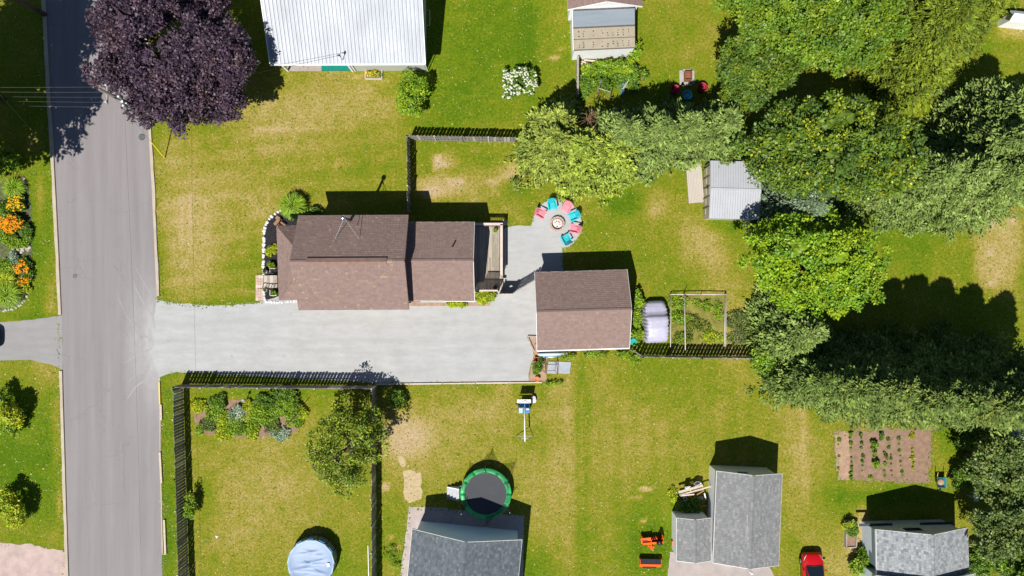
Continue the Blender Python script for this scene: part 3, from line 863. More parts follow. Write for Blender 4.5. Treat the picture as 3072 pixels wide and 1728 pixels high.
# ---- outbuilding at the top edge: brown gable with a patched lean-to in front
z20 = lambda x, y, h: Z(2, 0, x, y, h)
ob = thing("outbuilding", "white outbuilding at the top edge with a patched tan and grey lean-to roof", "shed", W(1817, 90) )
gl, gr, ga = z20(422, 72, 2.9), z20(984, 48, 2.9), z20(715, 36, 3.9)
og = (gr - gl).normalized(); ov = Vector((-og.y, og.x, 0)); ow = (gr - gl).length / 2; oc = (gl + gr) / 2; oc.z = 0
def OP(u, v, h):
    p = oc + og * u + ov * v
    return Vector((p.x, p.y, h))
mb = MB(); mb.rings([[OP(-ow + .25, v, 0), OP(ow - .25, v, 0), OP(ow - .25, v, 2.9), OP(0, v, 4.0), OP(-ow + .25, v, 2.9)] for v in (.25, 5.5)])
mb.build("wall", M_WHITE, ob)
mb = MB()
so = [[OP(-ow, 6, 2.9), OP(-ow, 0, 2.9), OP(0, 0, 4.15), OP(0, 6, 4.15)], [OP(ow, 0, 2.9), OP(ow, 6, 2.9), OP(0, 6, 4.15), OP(0, 0, 4.15)]]
for sl in so: slab(mb, sl)
orf = mb.build("roof", mat("roof_deck", (.13, .09, .08)), ob)
for k, sl in enumerate(so): shingles(orf, sl, BROWN2, seed=51 + k)
for sgn in (-1, 1):
    MB().bar(OP(sgn * ow, -.02, 2.83), OP(0, -.02, 4.07), .04, .17).build("rake_board", M_WHITE, ob)
lt = [z20(455, 80, 2.85), z20(928, 62, 2.85), z20(926, 362, 2.25), z20(465, 385, 2.25)]
lc, lu, lv, la, lb = rect(lt)
def LP(u, v, h):
    p = lc + lu * u + lv * v
    return Vector((p.x, p.y, h))
lh = lambda v: 2.25 + .6 * (v + lb) / (2 * lb)
mb = MB(); mb.rings([[LP(-la + .06, -lb + .02, 0), LP(la - .06, -lb + .02, 0), LP(la - .06, lb, 0), LP(-la + .06, lb, 0)], [LP(-la + .06, -lb + .02, 2.2), LP(la - .06, -lb + .02, 2.2), LP(la - .06, lb, 2.78), LP(-la + .06, lb, 2.78)]])
mb.build("lean_to_wall", M_WHITE, ob)
mb = MB(); slab(mb, [LP(-la, -lb, 2.25), LP(la, -lb, 2.25), LP(la, lb, 2.85), LP(-la, lb, 2.85)], .07)
lr = mb.build("lean_to_roof", mat("tar_paper", (.11, .085, .075), .95, var=.3), ob)
M_FELT = mat("grey_roll_roofing", (.20, .235, .27), .9, var=.1, scale=1.2, stretch=(.4, 3, 1))
M_TANB = mat("tan_roof_board", (.315, .275, .205), .9, var=.12, scale=2)
def roof_sheet(v0, v1, m_, hh=.03, nm="roof_sheet", u0=-1, u1=1):
    mb = MB()
    mb.hexa([LP(u0 * la, v0, lh(v0)), LP(u1 * la, v0, lh(v0)), LP(u1 * la, v1, lh(v1)), LP(u0 * la, v1, lh(v1))] + [LP(u0 * la, v0, lh(v0) + hh), LP(u1 * la, v0, lh(v0) + hh), LP(u1 * la, v1, lh(v1) + hh), LP(u0 * la, v1, lh(v1) + hh)])
    return mb.build(nm, m_, lr)
roof_sheet(lb * .18, lb * .98, M_FELT)
s1 = roof_sheet(-lb * .42, lb * .10, M_TANB, .025)
s2 = roof_sheet(-lb * .95, -lb * .46, M_TANB, .027)
rnd = random.Random(5)
for sh_, va, vb_ in ((s1, -.36, .04), (s2, -.9, -.52)):
    for uu in (-.82, -.66, -.36, -.06, .12, .28, .44, .62, .8):
        for vv in (.15, .45, .75):
            if rnd.random() < .8:
                v_ = lb * (va + (vb_ - va) * vv); u_ = la * uu + rnd.uniform(-.05, .05)
                MB().box(LP(u_, v_, lh(v_) + .032), (rnd.uniform(.05, .12), rnd.uniform(.05, .1), .012), rnd.random()).build("patch", mat("tar_patch", (.05, .04, .04), .9), sh_)
MB().bar(LP(-la - .02, -lb, 2.22), LP(-la - .02, lb, 2.82), .05, .2).build("rake_board", M_WHITE, ob)

# ---- grey metal shed with a plank platform
SQ = lambda x, y, h=0: Q(2040, 440, 6.036, x, y, h)
SHED = House("garden_shed", "grey metal roofed shed with tan doors beside the tall trees", "shed",
             [SQ(565, 245, 2.0), SQ(1460, 290, 2.0), SQ(1440, 1302, 2.0), SQ(520, 1302, 2.0)], 2.0, 2.22, 'x', .06, M_TAN, None, M_METALGREY, roofmat=M_METALGREY)
for sl in SHED.slopes:
    A, B = sl[0], sl[1]; u = (B - A); L = u.length; u.normalize(); up = sl[3] - A; n_ = u.cross(up).normalized()
    if n_.z < 0: n_ = -n_
    k = 0
    while k * .2 < L:
        MB().bar(A + u * (k * .2 + .02) + n_ * .012, A + u * (k * .2 + .02) + up + n_ * .012, .035, .024, up=n_).build("roof_rib", M_RIB2, SHED.roof)
        k += 1
MB().bar(SHED.P(-SHED.a, 0, 2.25), SHED.P(SHED.a, 0, 2.25), .2, .03).build("ridge_cap", M_METALGREY, SHED.roof)
for k in range(5):   # battens and panels of the door side, facing the platform
    v0 = SHED.b * (.85 - k * .36)
    dr = MB().bar(SHED.P(-SHED.a + .02, v0, 1.0), SHED.P(-SHED.a + .02, v0 - SHED.b * .30, 1.0), .06, 1.7).build("door", M_TAN, SHED.root)
    MB().bar(SHED.P(-SHED.a - .02, v0 - .1, 1.0), SHED.P(-SHED.a - .02, v0 - SHED.b * .30 + .1, 1.0), .03, .07).build("batten", mat("cream_batten", (.55, .48, .33)), dr)
    MB().bar(SHED.P(-SHED.a - .02, v0 - .04, .2), SHED.P(-SHED.a - .02, v0 - .04, 1.85), .03, .06).build("batten", mat("dark_batten", (.2, .18, .13)), dr)
MB().box(SHED.P(-SHED.a - .06, SHED.b * .1, 1.5), (.12, .2, .1)).build("door_lamp", M_BLACK, SHED.root)
plat = thing("plank_platform", "pale plank platform in front of the shed doors", "deck", W(2084, 541))
pts_ = [SQ(122, 240), SQ(405, 200), SQ(388, 1020), SQ(120, 1020)]
pcn, pu, pv, pa, pb = rect(pts_)
MB().prism([pcn - pu * pa - pv * pb, pcn + pu * pa - pv * pb, pcn + pu * pa + pv * pb, pcn - pu * pa + pv * pb], 0, .14).build("joists", M_GREYWOOD, plat)
nb = 10
bw_ = 2 * pa / nb
for k in range(nb):
    q_ = pcn - pu * (pa - bw_ * (k + .5))
    MB().bar(Vector((q_.x, q_.y, .165)) - pv * (pb + random.uniform(-.02, .02)), Vector((q_.x, q_.y, .165)) + pv * (pb + random.uniform(-.02, .02)), bw_ - .018, .04).build("plank", M_DECK2, plat)

# ---- neighbour's slate grey house at the bottom
lc_, rc_ = Z(1, 2, 1180, 1096, 2.9), W(1566, 1620, 2.9)
gu = (rc_ - lc_).normalized(); gv = Vector((gu.y, -gu.x, 0))
NB = House("slate_roof_house", "pale blue sided house with slate grey roof beside the trampoline", "house",
           [lc_, rc_, rc_ + gv * 9, lc_ + gv * 9], 2.9, 4.55, 'y', .3, mat('blue_siding', (.58, .83, 1.0), .6, var=.05, stretch=(.3, .3, 9), fine=12), SLATE, M_WHITE, seed=61)

# ---- grey garage with a small annexe
GB = House("grey_garage", "white garage with grey shingled roof and a small window in its gable", "garage",
           [W(2146, 1414, 2.8), W(2344, 1421, 2.8), W(2338, 1697, 2.8), W(2144, 1688, 2.8)], 2.8, 3.75, 'y', .22, M_WHITE, GREY, M_WHITE, seed=71)
gtop = GB.P(GB.a, 0, 0); gs = 1 if gtop.y > GB.P(-GB.a, 0, 0).y else -1
window_on(GB.root, GB.P(gs * (GB.a - .22), 0.35 * gs, 0), GB.uy, .9, .45, 2.0, GB.ux * gs)
for (x, y, sx_, sy_) in ((1776, 1010, .16, .5), (1782, 1080, .22, .85), (1778, 1150, .2, .22)):
    p_ = Z(2, 2, x, y, 3.55)
    MB().box(p_ + Vector((0, 0, .05)), (sx_, sy_, .1), -.02).build("roof_vent", mat("buff_vent", (.34, .30, .27), .8), GB.root)
pp_ = Z(2, 2, 1872, 1125, 3.4); MB().box(pp_, (.12, .34, .1), .5).build("roof_vent", M_STEEL, GB.root)
pp_ = Z(2, 2, 1795, 1412, 3.0); MB().tube([pp_ + Vector((0, 0, -.6)), pp_ + Vector((0, 0, .5))], .09, 10).build("vent_pipe", M_WHITE2, GB.root, True)
AN = House("garage_annexe", "small grey roofed annexe with white wall beside the weedy junk pile", "shed",
           [W(2029, 1556, 2.2), W(2132, 1553, 2.2), W(2133, 1684, 2.2), W(2031, 1681, 2.2)], 2.2, 2.65, 'y', .12, M_WHITE, GREY, M_WHITE, seed=81)

# ---- bottom right house
HQ = lambda x, y, h=0: Q(2500, 1500, 5.855, x, y, h)
BR = House("grey_roof_house", "white house with light grey shingled roof in the bottom right corner", "house",
           [HQ(757, 530, 2.9), HQ(2368, 482, 2.9), HQ(2372, 1290, 2.9), HQ(765, 1310, 2.9)], 2.9, 4.3, 'y', .3, M_SIDING, GREY2, M_WHITE, seed=91, shingle=(.22, .17))
bs = 1 if BR.P(BR.a, 0, 0).y > BR.P(-BR.a, 0, 0).y else -1
ed = BR.uy * (1 if BR.uy.x > 0 else -1)
fc = BR.P(bs * (BR.a - .3), 0, 0)
window_on(BR.root, fc + ed * -.35, ed, 1.5, .75, 1.9, BR.ux * bs)
for off, L_ in ((-2.75, 2.7), (2.2, 2.7)):
    q_ = fc + ed * off + BR.ux * bs * .1
    MB().bar(q_ - ed * L_ / 2 + Vector((0, 0, 1.2)), q_ + ed * L_ / 2 + Vector((0, 0, 1.2)), .2, .05).build("ledge_shadow_bar", mat("ledge_shadow", (.05, .06, .08)), BR.root)  # dark bars paint in the shadow lines of a ledge
UP = House("", "", "", [BR.P(-bs * (BR.a - .1), -BR.b - .25, 3.3), BR.P(-bs * (BR.a - .1), BR.b + .25, 3.3), BR.P(-bs * (BR.a + 8), BR.b + .25, 3.3), BR.P(-bs * (BR.a + 8), -BR.b - .25, 3.3)], 3.3, 4.75, 'y', .3, M_SIDING, GREY2, M_WHITE, root=BR.root, seed=95, shingle=(.22, .17))
# buildings at the picture's edges
def small_shed(label, cx, cy, w, d_, h, rz, roofm, wallm):
    o = W(cx, cy, h); o.z = 0
    r = thing("shed", label, "shed", o)
    MB().box(o + Vector((0, 0, h / 2)), (w - .3, d_ - .3, h), rz).build("wall", wallm, r)
    mb = MB(); u = Vector((math.cos(rz), math.sin(rz), 0)); v = Vector((-u.y, u.x, 0)); up = Vector((0, 0, 1))
    for sgn in (-1, 1):
        sl = [o + u * -w / 2 * sgn + v * d_ / 2 * -sgn + up * h, o + u * w / 2 * sgn + v * d_ / 2 * -sgn + up * h, o + u * w / 2 * sgn + up * (h + .5), o - u * w / 2 * sgn + up * (h + .5)]
        slab(mb, sl)
    rf = mb.build("roof", roofm, r)
    for sgn in (-1, 1):
        for k in range(int(w / .4) + 1):
            p0 = o + u * (-w / 2 + k * .4) + v * d_ / 2 * sgn + up * (h + .012); p1 = o + u * (-w / 2 + k * .4) + up * (h + .512)
            MB().bar(p0, p1, .03, .02).build("roof_rib", roofm, rf)
    return r
small_shed("white roofed shed at the top right corner behind the trees", 3078, 52, 2.6, .9, 1.6, -.1, M_WHITE, M_WHITE)
small_shed("pale blue roofed shed at the right edge under the conifer row", 3080, 1302, 3.2, 1.6, 2.0, -.35, mat("blue_sheet", (.34, .42, .52), .5, .1), M_SIDING)
# ================================================================== FENCES AND DECK
def picket_mesh(h, w, th=.022, ear=.04):
    mb = MB()
    pr = [(-w / 2, .06), (w / 2, .06), (w / 2, h - ear), (w / 2 - ear, h), (-w / 2 + ear, h), (-w / 2, h - ear)]
    mb.rings([[(x, y, z) for x, z in pr] for y in (-th / 2, th / 2)])
    return mb
def fence(label, pts, h=1.8, period=.267, bw=.215, both=True, seed=1, material=None, gap_from=None):
    rnd = random.Random(seed)
    root = thing("board_fence", label, "fence", pts[0], "board fences")
    material = material or M_FENCE
    pme = [mesh_of("picket", *(lambda m_: (m_.v, m_.f))(picket_mesh(h + dh, bw)), mt) for dh, mt in ((0, material), (.02, material), (-.02, M_FENCE2), (.01, material))]
    for a, b in zip(pts, pts[1:]):
        d = b - a; L = d.length; d.normalize(); s = Vector((-d.y, d.x, 0)); ang = math.atan2(d.y, d.x)
        npost = max(1, round(L / 2.4))
        for k in range(npost + 1):
            p = a + d * (L * k / npost)
            MB().box(p + Vector((0, 0, (h + .12) / 2)), (.1, .1, h + .12), ang).build("post", M_FENCE2 if k % 2 else material, root)
        for zz in (.35, h * .55, h - .22):
            MB().bar(a + Vector((0, 0, zz)), b + Vector((0, 0, zz)), .04, .09).build("rail", material, root)
        n = int(L / period)
        for k in range(n + 1):
            side = 1 if (k % 2 == 0 or not both) else -1
            o = bpy.data.objects.new("picket", pme[rnd.choice((0, 0, 1, 2, 3))]); link(o, root)
            q = a + d * min(L, k * L / max(1, n)) + s * side * .034 - root.location
            o.location = (q.x, q.y, q.z + rnd.uniform(-.02, .02))
            o.rotation_euler = (rnd.uniform(-.012, .012), rnd.uniform(-.012, .012), ang)
    return root
fence("grey board fence turning the corner behind the brown house's lawn", [W(1233, 640), W(1231, 422), W(1546, 428)], 1.8, .28, .235, False, 1)
fence("long grey board fence between the gravel drive and the flower bed", [W(549, 1154), W(1128, 1158)], 1.8, .267, .222, False, 2)
fence("grey board fence along the street verge by the pale kerb timbers", [W(549, 1160), W(556, 1420), W(568, 1790)], 1.8, .245, .205, False, 3)
fence("grey board fence running down past the ragged apple tree", [W(1128, 1163), W(1126, 1400), W(1128, 1790)], 1.8, .245, .205, False, 4)
fence("grey board fence behind the covered car and weedy pipe framed bed", [W(1890, 1046), W(1918, 1066), W(2090, 1069), W(2290, 1070)], 1.65, .267, .222, False, 5)
fence("open picket fence leaf slanting from the gate to the brown garage", [W(1541, 877), W(1604, 840)], 1.6, .22, .15, False, 6)
# solid gate with a diamond opening
g0, g1 = W(1500, 881), W(1537, 881)
gate = thing("board_gate", "narrow board gate with a diamond cut-out at the deck corner", "gate", g0)
gw = (g1 - g0).length; gh = 1.7
cx_, cz_, rr = gw * .62, 1.02, .16
dm = [(cx_ - rr, cz_), (cx_, cz_ - rr), (cx_ + rr, cz_), (cx_, cz_ + rr)]
nbd = 6
for k in range(nbd):
    x0, x1 = gw * k / nbd + .004, gw * (k + 1) / nbd - .004
    mb = MB(); y0 = g0.y
    if x1 < cx_ - rr or x0 > cx_ + rr:
        mb.box((g0.x + (x0 + x1) / 2, y0, gh / 2 + .05), (x1 - x0, .03, gh + (.03 if k % 2 else 0)))
    else:
        f_ = lambda x: max(0, rr - abs(x - cx_))
        for lo in (True, False):
            za, zb = (.05, None) if lo else (None, gh + .05)
            xs_ = [x0, min(max(cx_, x0), x1), x1]
            for xa, xb in zip(xs_, xs_[1:]):
                if xb - xa < .002: continue
                if lo: q4 = [(xa, .05), (xb, .05), (xb, cz_ - f_(xb)), (xa, cz_ - f_(xa))]
                else: q4 = [(xa, cz_ + f_(xa)), (xb, cz_ + f_(xb)), (xb, gh + .05), (xa, gh + .05)]
                mb.rings([[(g0.x + x, y0 + yy, z_) for x, z_ in q4] for yy in (-.015, .015)])
    mb.build("board", M_FENCE2 if k % 2 else M_GREYWOOD, gate)
for zz in (.3, 1.5):
    MB().bar(g0 + Vector((0, -.035, zz)), g1 + Vector((0, -.035, zz)), .035, .09).build("cross_rail", M_TIMBER, gate)
for q_ in (g0, g1):
    MB().box(q_ + Vector((0, 0, .95)), (.09, .09, 1.9)).build("post", M_GREYWOOD, gate)

# ---- deck behind the wing
DQ = lambda x, y, h=0: Q(1390, 640, 5.03, x, y, h)
DH = .55
deck = thing("deck", "weathered wooden deck with pale capped railing behind the brown house", "deck", W(1465, 775))
x0, x1 = DQ(120, 0).x, DQ(600, 0).x; y1, y0 = DQ(0, 175).y, DQ(0, 1175).y
MB().box(((x0 + x1) / 2, (y0 + y1) / 2, DH / 2 - .03), (x1 - x0 - .08, y1 - y0 - .08, DH - .07)).build("deck_frame", M_GREYWOOD, deck)
nb = 21; bw_ = (x1 - x0) / nb
rnd = random.Random(9)
M_DKS = [mat("deck_board_%s" % nme, tuple(c * k for c in (.40, .355, .285)), .85, var=.3, scale=4, stretch=(9, .4, 1), bmp=.3) for nme, k in (("plain", 1), ("pale", 1.22), ("dark", .8))]
for k in range(nb):
    xx = x0 + bw_ * (k + .5)
    cut = y0 + (y1 - y0) * rnd.uniform(.3, .7)
    for ya, yb in ((y0, cut - .006), (cut + .006, y1)):
        MB().box((xx, (ya + yb) / 2, DH - .02 + rnd.uniform(-.003, .003)), (bw_ - .014, yb - ya, .04)).build("board", rnd.choice(M_DKS), deck)
# railing with a broad pale cap on the top and right sides
rc = [Vector((DQ(175, 0).x, y1 - .07, 0)), Vector((x1 - .11, y1 - .07, 0)), Vector((x1 - .11, DQ(0, 940).y, 0))]
for a, b in zip(rc, rc[1:]):
    d = (b - a).normalized(); s = Vector((-d.y, d.x, 0))
    e = b + d * (.11 if a is rc[0] else 0)
    MB().bar(a + Vector((0, 0, DH + .95)), e + Vector((0, 0, DH + .95)), .2, .045).build("rail_cap", M_CAP, deck)
    sg = -1
    MB().bar(a + s * sg * .15 + Vector((0, 0, DH + .9)), b + s * sg * .15 + Vector((0, 0, DH + .9)), .06, .09).build("rail", M_DKWOOD, deck)
    MB().bar(a + Vector((0, 0, DH + .12)), b + Vector((0, 0, DH + .12)), .05, .07).build("rail", M_DKWOOD, deck)
    L = (b - a).length; n = int(L / .14)
    for k in range(n + 1):
        p = a + d * (L * k / n)
        MB().box(p + Vector((0, 0, DH + .5)), (.035, .035, .85)).build("baluster", M_DKWOOD, deck)
# screen on the drive side
sy0 = DQ(0, 1165).y; sx0, sx1 = DQ(170, 0).x, DQ(525, 0).x
n = int((sx1 - sx0) / .16)
for k in range(n + 1):
    MB().box((sx0 + (sx1 - sx0) * k / n, sy0, DH + .72), (.135, .025, 1.45)).build("screen_board", M_DKWOOD, deck)
MB().bar((sx0 + .2, sy0, DH + 1.47), (sx1, sy0, DH + 1.47), .13, .045).build("rail_cap", M_CAP, deck)
n = 12
for k in range(n):
    MB().box((DQ(340, 0).x + (DQ(548, 0).x - DQ(340, 0).x) * k / n, DQ(0, 985).y, DH + .5), (.05, .03, .9)).build("baluster", M_CAP, deck)
MB().bar((DQ(330, 0).x, DQ(0, 985).y, DH + .95), (DQ(550, 0).x, DQ(0, 985).y, DH + .95), .09, .04).build("rail", M_DKWOOD, deck)
for k in range(3):
    MB().box((DQ(585, 0).x + k * .02, DQ(0, 1000 + k * 45).y, DH - .18 * (k + 1) + .08), (.5, .24, .04)).build("step", M_DECK2, deck)
pav = DQ(632, 140)
one("paving_slab", "single pale pink paving slab at the deck's top right corner", "slab", MB().box(pav + Vector((0, 0, .03)), (.45, .5, .06), .05), M_PAVER, pav)

# ================================================================== VEGETATION
def unit(a):
    return a / np.maximum(1e-9, np.linalg.norm(a, axis=1, keepdims=True))
def leaf_obj(name, P, D, Nn, L, Wd, C, material, parent=None, off=(0, 0, 0)):
    S = unit(np.cross(D, Nn)); n = len(P)
    L = L[:, None]; Wd = Wd[:, None]
    V = np.empty((n, 4, 3))
    V[:, 0] = P; V[:, 1] = P + D * L * .45 + S * Wd * .5; V[:, 2] = P + D * L; V[:, 3] = P + D * L * .45 - S * Wd * .5
    V = V.reshape(-1, 3) - np.array(off)
    Fq = np.arange(4 * n).reshape(n, 4)
    me = np_mesh(name, V, Fq, material, np.repeat(C, 4, axis=0))
    return link(bpy.data.objects.new(name, me), parent)
def pal_np(pal, n, r, jit=.18):
    cols = np.array([c for c, _ in pal]); w = np.array([k for _, k in pal], float); w /= w.sum()
    i = r.choice(len(cols), n, p=w)
    return cols[i] * 1.3
LOBES = []
def inner_mass(root, base, pal, r, k=.44, name="opaque_crown_core"):  # opaque cores added to block light for dark gaps and solid shadows
    """the dense leafy inside of a crown: rough overlapping lumps just under the outer leaves"""
    bm = bmesh.new(); bmesh.ops.create_icosphere(bm, subdivisions=3, radius=1.0)
    uv = np.array([v.co[:] for v in bm.verts]); fc = np.array([[v.index for v in f.verts] for f in bm.faces]); bm.free()
    V = []; F = []; C = []; n0 = 0
    mean = np.average([c for c, _ in pal], axis=0, weights=[w for _, w in pal]) * 1.1
    for q_, (c_, rd) in enumerate(LOBES):
        if q_ == 0: rd = rd * .55
        j = k * (1 + r.normal(size=(len(uv), 1)) * .2)
        v = uv * rd * j + c_ - np.array([0, 0, rd[2] * .16])
        V.append(v); F.append(fc + n0); n0 += len(v)
        C.append(mean * r.uniform(.7, 1.15, (len(v), 1)))
    V = np.concatenate(V); V[:, 2] = np.maximum(V[:, 2], .05)
    o = link(bpy.data.objects.new(name, np_mesh(name, V - np.array(base), np.concatenate(F), M_LEAF, np.concatenate(C))), root)
def crown_leaves(r, c, rad, lobes, clumps, per, lsize, pal, flat=.5, clump_r=.5, top=.15, spread=(.45, .78), lobe_r=(.34, .5), fleck=None):
    """leaf clumps on the outside of overlapping lobes"""
    c = np.array(c); rad = np.array(rad)
    u = unit(r.normal(size=(lobes, 3))); u[:, 2] = np.abs(u[:, 2]) * .9 - .25
    u = unit(u)
    lc_ = u * r.uniform(*spread, (lobes, 1))
    lr_ = r.uniform(*lobe_r, lobes)
    lc_[0] = (0, 0, .25); lr_[0] = .6
    li = r.choice(lobes, clumps, p=lr_ ** 2 / (lr_ ** 2).sum())
    v = r.normal(size=(clumps, 3)); v[:, 2] = np.abs(v[:, 2]) * .9 + top * r.random(clumps) - .35
    v = unit(v)
    cc = lc_[li] + v * lr_[li][:, None] * r.uniform(.72, 1.06, (clumps, 1))
    # drop clumps buried deep inside other lobes
    dmin = np.full(clumps, 9.0)
    for k in range(lobes):
        dk = np.linalg.norm(cc - lc_[k], axis=1) / lr_[k]
        dmin = np.minimum(dmin, np.where(li == k, 9, dk))
    keep = (dmin > .6) | (r.random(clumps) < .4)
    cc = cc[keep]; v = v[keep]
    n = len(cc) * per
    ccw = np.repeat(cc * rad + c, per, axis=0); vv = np.repeat(v, per, axis=0)
    tone = np.repeat(pal_np(pal, len(cc), r), per, axis=0) * np.repeat(r.uniform(.82, 1.18, (len(cc), 1)), per, axis=0)
    cr_ = np.repeat(r.uniform(.6, 1.35, (len(cc), 1)) * clump_r, per, axis=0)
    w_ = r.normal(size=(n, 3)); w_[:, 2] = w_[:, 2] * .8 + .35
    w_ = unit(w_ + vv * .25)
    P = ccw + w_ * cr_ * r.uniform(.55, 1.08, (n, 1)) * np.array([1, 1, .72]) - vv * cr_ * .3
    D = unit(r.normal(size=(n, 3)) * np.array([1, 1, .6]) + w_ * .35)
    Nn = unit(r.normal(size=(n, 3)) * flat * .7 + w_ * .75 + np.array([0, 0, .25]))
    L = lsize * r.uniform(.6, 1.35, n)
    C = tone * r.uniform(.78, 1.22, (n, 1))
    if fleck:
        col, share = fleck
        cl = np.repeat(r.random(len(cc)) < share * 2, per) & (r.random(n) < .14) & (np.repeat(v[:, 2], per) > .0)
        C[cl] = np.array(col) * r.uniform(.75, 1.25, (cl.sum(), 1))
    P[:, 2] = np.maximum(P[:, 2], .03)
    LOBES[:] = [(lc_[k] * rad + c, lr_[k] * rad) for k in range(lobes)]
    return P, D, Nn, L, L * r.uniform(.5, .75, n), C
def limbs(mb, base, top, r0, crown_c, crown_r, n, rnd):
    mb.tube([base, base.lerp(top, .5) + Vector((rnd.uniform(-.15, .15), rnd.uniform(-.15, .15), 0)), top], [r0, r0 * .75, r0 * .45], 8)
    for k in range(n):
        a = rnd.uniform(0, 6.28); e = rnd.uniform(-.1, .8)
        s = base.lerp(top, rnd.uniform(.45, .98))
        t_ = Vector(crown_c) + Vector((math.cos(a) * crown_r[0] * .75, math.sin(a) * crown_r[1] * .75, (e - .3) * crown_r[2] * .6))
        m_ = s.lerp(t_, .5) + Vector((0, 0, .25))
        mb.tube([s, m_, t_], [r0 * .38, r0 * .22, r0 * .06], 5)
def tree(name, label, px, py, hc, rad, height, pal, lobes=14, dens=1.0, lsize=.24, group=None, seed=1, clump_r=.5, fleck=None, trunk_r=.22, per=74, flat=.5, solid=True, **kw):
    """broad-leaved tree whose crown centre (at height hc) stands over the photo point px, py"""
    r = np.random.default_rng(seed); rnd = random.Random(seed)
    o = W(px, py, hc); base = Vector((o.x, o.y, 0))
    root = thing(name, label, "tree", base, group)
    area = math.pi * rad[0] * rad[1]
    n = int(area * 2.6 * dens / (clump_r * 2) ** 2 * 2.6)
    P, D, Nn, L, Wd, C = crown_leaves(r, (o.x, o.y, hc), rad, lobes, n, per, lsize, pal, flat, clump_r, fleck=fleck, **kw)
    leaf_obj("crown", P, D, Nn, L, Wd, C, M_LEAF, root, base)
    if solid: inner_mass(root, base, pal, r)
    mb = MB(); limbs(mb, base, Vector((o.x, o.y, hc - rad[2] * .1)), trunk_r, (o.x, o.y, hc), rad, 9, rnd)
    mb.build("trunk", M_BARK, root, True)
    return root
def conifer(name, label, bx, by, h, rad, pal, group=None, seed=1, dens=1.0, lsize=.30, droop=.25, wid=.20, taper=.75, low=.06, lean=None):
    """conifer on the ground point bx, by: branch sprays in whorls round a straight stem"""
    r = np.random.default_rng(seed)
    base = W(bx, by)
    root = thing(name, label, "tree", base, group)
    nb = int(150 * dens * (rad / 2.6) ** 1.1 * (h / 8) ** .8)
    zf = low + (1 - low) * r.random(nb) ** 1.35
    az = r.uniform(0, 2 * math.pi, nb)
    lob = 1 + .22 * np.sin(az * 3 + seed) + .12 * np.sin(az * 5 + seed * 2)
    bl = rad * (1 - zf) ** taper * r.uniform(.66, 1.16, nb) * lob + .18
    K, m_ = 9, 8
    per = K * m_
    tk = np.clip(.22 + .80 * r.random((nb, K)) ** .6, 0, 1)
    sk = r.normal(size=(nb, K)) * (.10 + .34 * tk * (1.12 - tk)) * np.minimum(bl, 2.0)[:, None]
    hk = r.normal(size=(nb, K)) * .05
    t_ = np.repeat(tk, m_, axis=1); cx = np.cos(az)[:, None]; sx_ = np.sin(az)[:, None]
    g = .065 + .026 * np.minimum(bl, 3)[:, None]
    rr = bl[:, None] * t_ + r.normal(size=(nb, per)) * g
    side = np.repeat(sk, m_, axis=1) + r.normal(size=(nb, per)) * g
    X = cx * rr - sx_ * side; Y = sx_ * rr + cx * side
    Zz = (zf * h)[:, None] - droop * rr * t_ + .10 * rr + np.repeat(hk, m_, axis=1) + r.normal(size=(nb, per)) * g * .8
    P = np.stack([X, Y, Zz], -1).reshape(-1, 3) + np.array([base.x, base.y, 0])
    P[:, 2] = np.maximum(P[:, 2], .05)
    twt = np.repeat(r.uniform(.62, 1.38, (nb, K)), m_, axis=1).reshape(-1)[:, None]
    n = len(P)
    out = np.stack([np.repeat(np.cos(az), per), np.repeat(np.sin(az), per), np.zeros(n)], 1)
    D = unit(out * .9 + r.normal(size=(n, 3)) * .55 + np.array([0, 0, .22]))
    Nn = unit(r.normal(size=(n, 3)) * .55 + np.array([0, 0, 1.0]) + out * .2)
    tone = np.repeat(pal_np(pal, nb, r) * r.uniform(.8, 1.2, (nb, 1)), per, axis=0)
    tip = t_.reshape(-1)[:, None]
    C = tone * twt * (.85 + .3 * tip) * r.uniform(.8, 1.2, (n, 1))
    L = lsize * 1.0 * r.uniform(.55, 1.3, n)
    leaf_obj("crown", P, D, Nn, L, L * wid * r.uniform(.9, 1.8, n) + .04, C, M_NEEDLE, root, base)
    mb = MB(); mb.tube([base, base + Vector((0, 0, h * .97))], [.05 + h * .016, .02], 8)
    for k in range(14):
        j = r.integers(nb)
        z0 = zf[j] * h; q_ = base + Vector((0, 0, z0 * .98))
        mb.tube([q_, q_ + Vector((math.cos(az[j]) * bl[j] * .85, math.sin(az[j]) * bl[j] * .85, -.1 * bl[j]))], [.04, .012], 5)
    mb.build("trunk", M_BARK, root, True)
    return root
def bush(name, label, p, rad, h, pal, cat="shrub", group=None, seed=1, lsize=.15, per=44, dens=1.1, clump_r=.22, bloom=None, lobes=7, flat=.6, mat_=None):
    r = np.random.default_rng(seed)
    base = Vector((p.x, p.y, 0))
    root = thing(name, label, cat, base, group)
    rx, ry = rad if isinstance(rad, tuple) else (rad, rad)
    n = max(8, int(math.pi * rx * ry * 1.9 * dens / (clump_r * 2) ** 2 * 1.8))
    P, D, Nn, L, Wd, C = crown_leaves(r, (p.x, p.y, h * .42), (rx, ry, h * .6), lobes, n, per, lsize, pal, flat, clump_r)
    leaf_obj("foliage", P, D, Nn, L, Wd, C, mat_ or M_LEAF, root, base)
    if rx > .9 and h > .9: inner_mass(root, base, pal, r, .42)
    mb = MB()
    for k in range(4):
        a = k * 1.6 + seed; mb.tube([base, base + Vector((math.cos(a) * rx * .5, math.sin(a) * ry * .5, h * .6))], [.03, .012], 5)
    mb.build("stem", M_BARK, root)
    if bloom:
        cnt, col, sz = bloom
        top = P[P[:, 2] > np.quantile(P[:, 2], .45)]
        Q_ = top[r.choice(len(top), cnt)] + np.array([0, 0, sz * .4])
        bloom_mesh(root, Q_, sz, col, r, base)
    return root
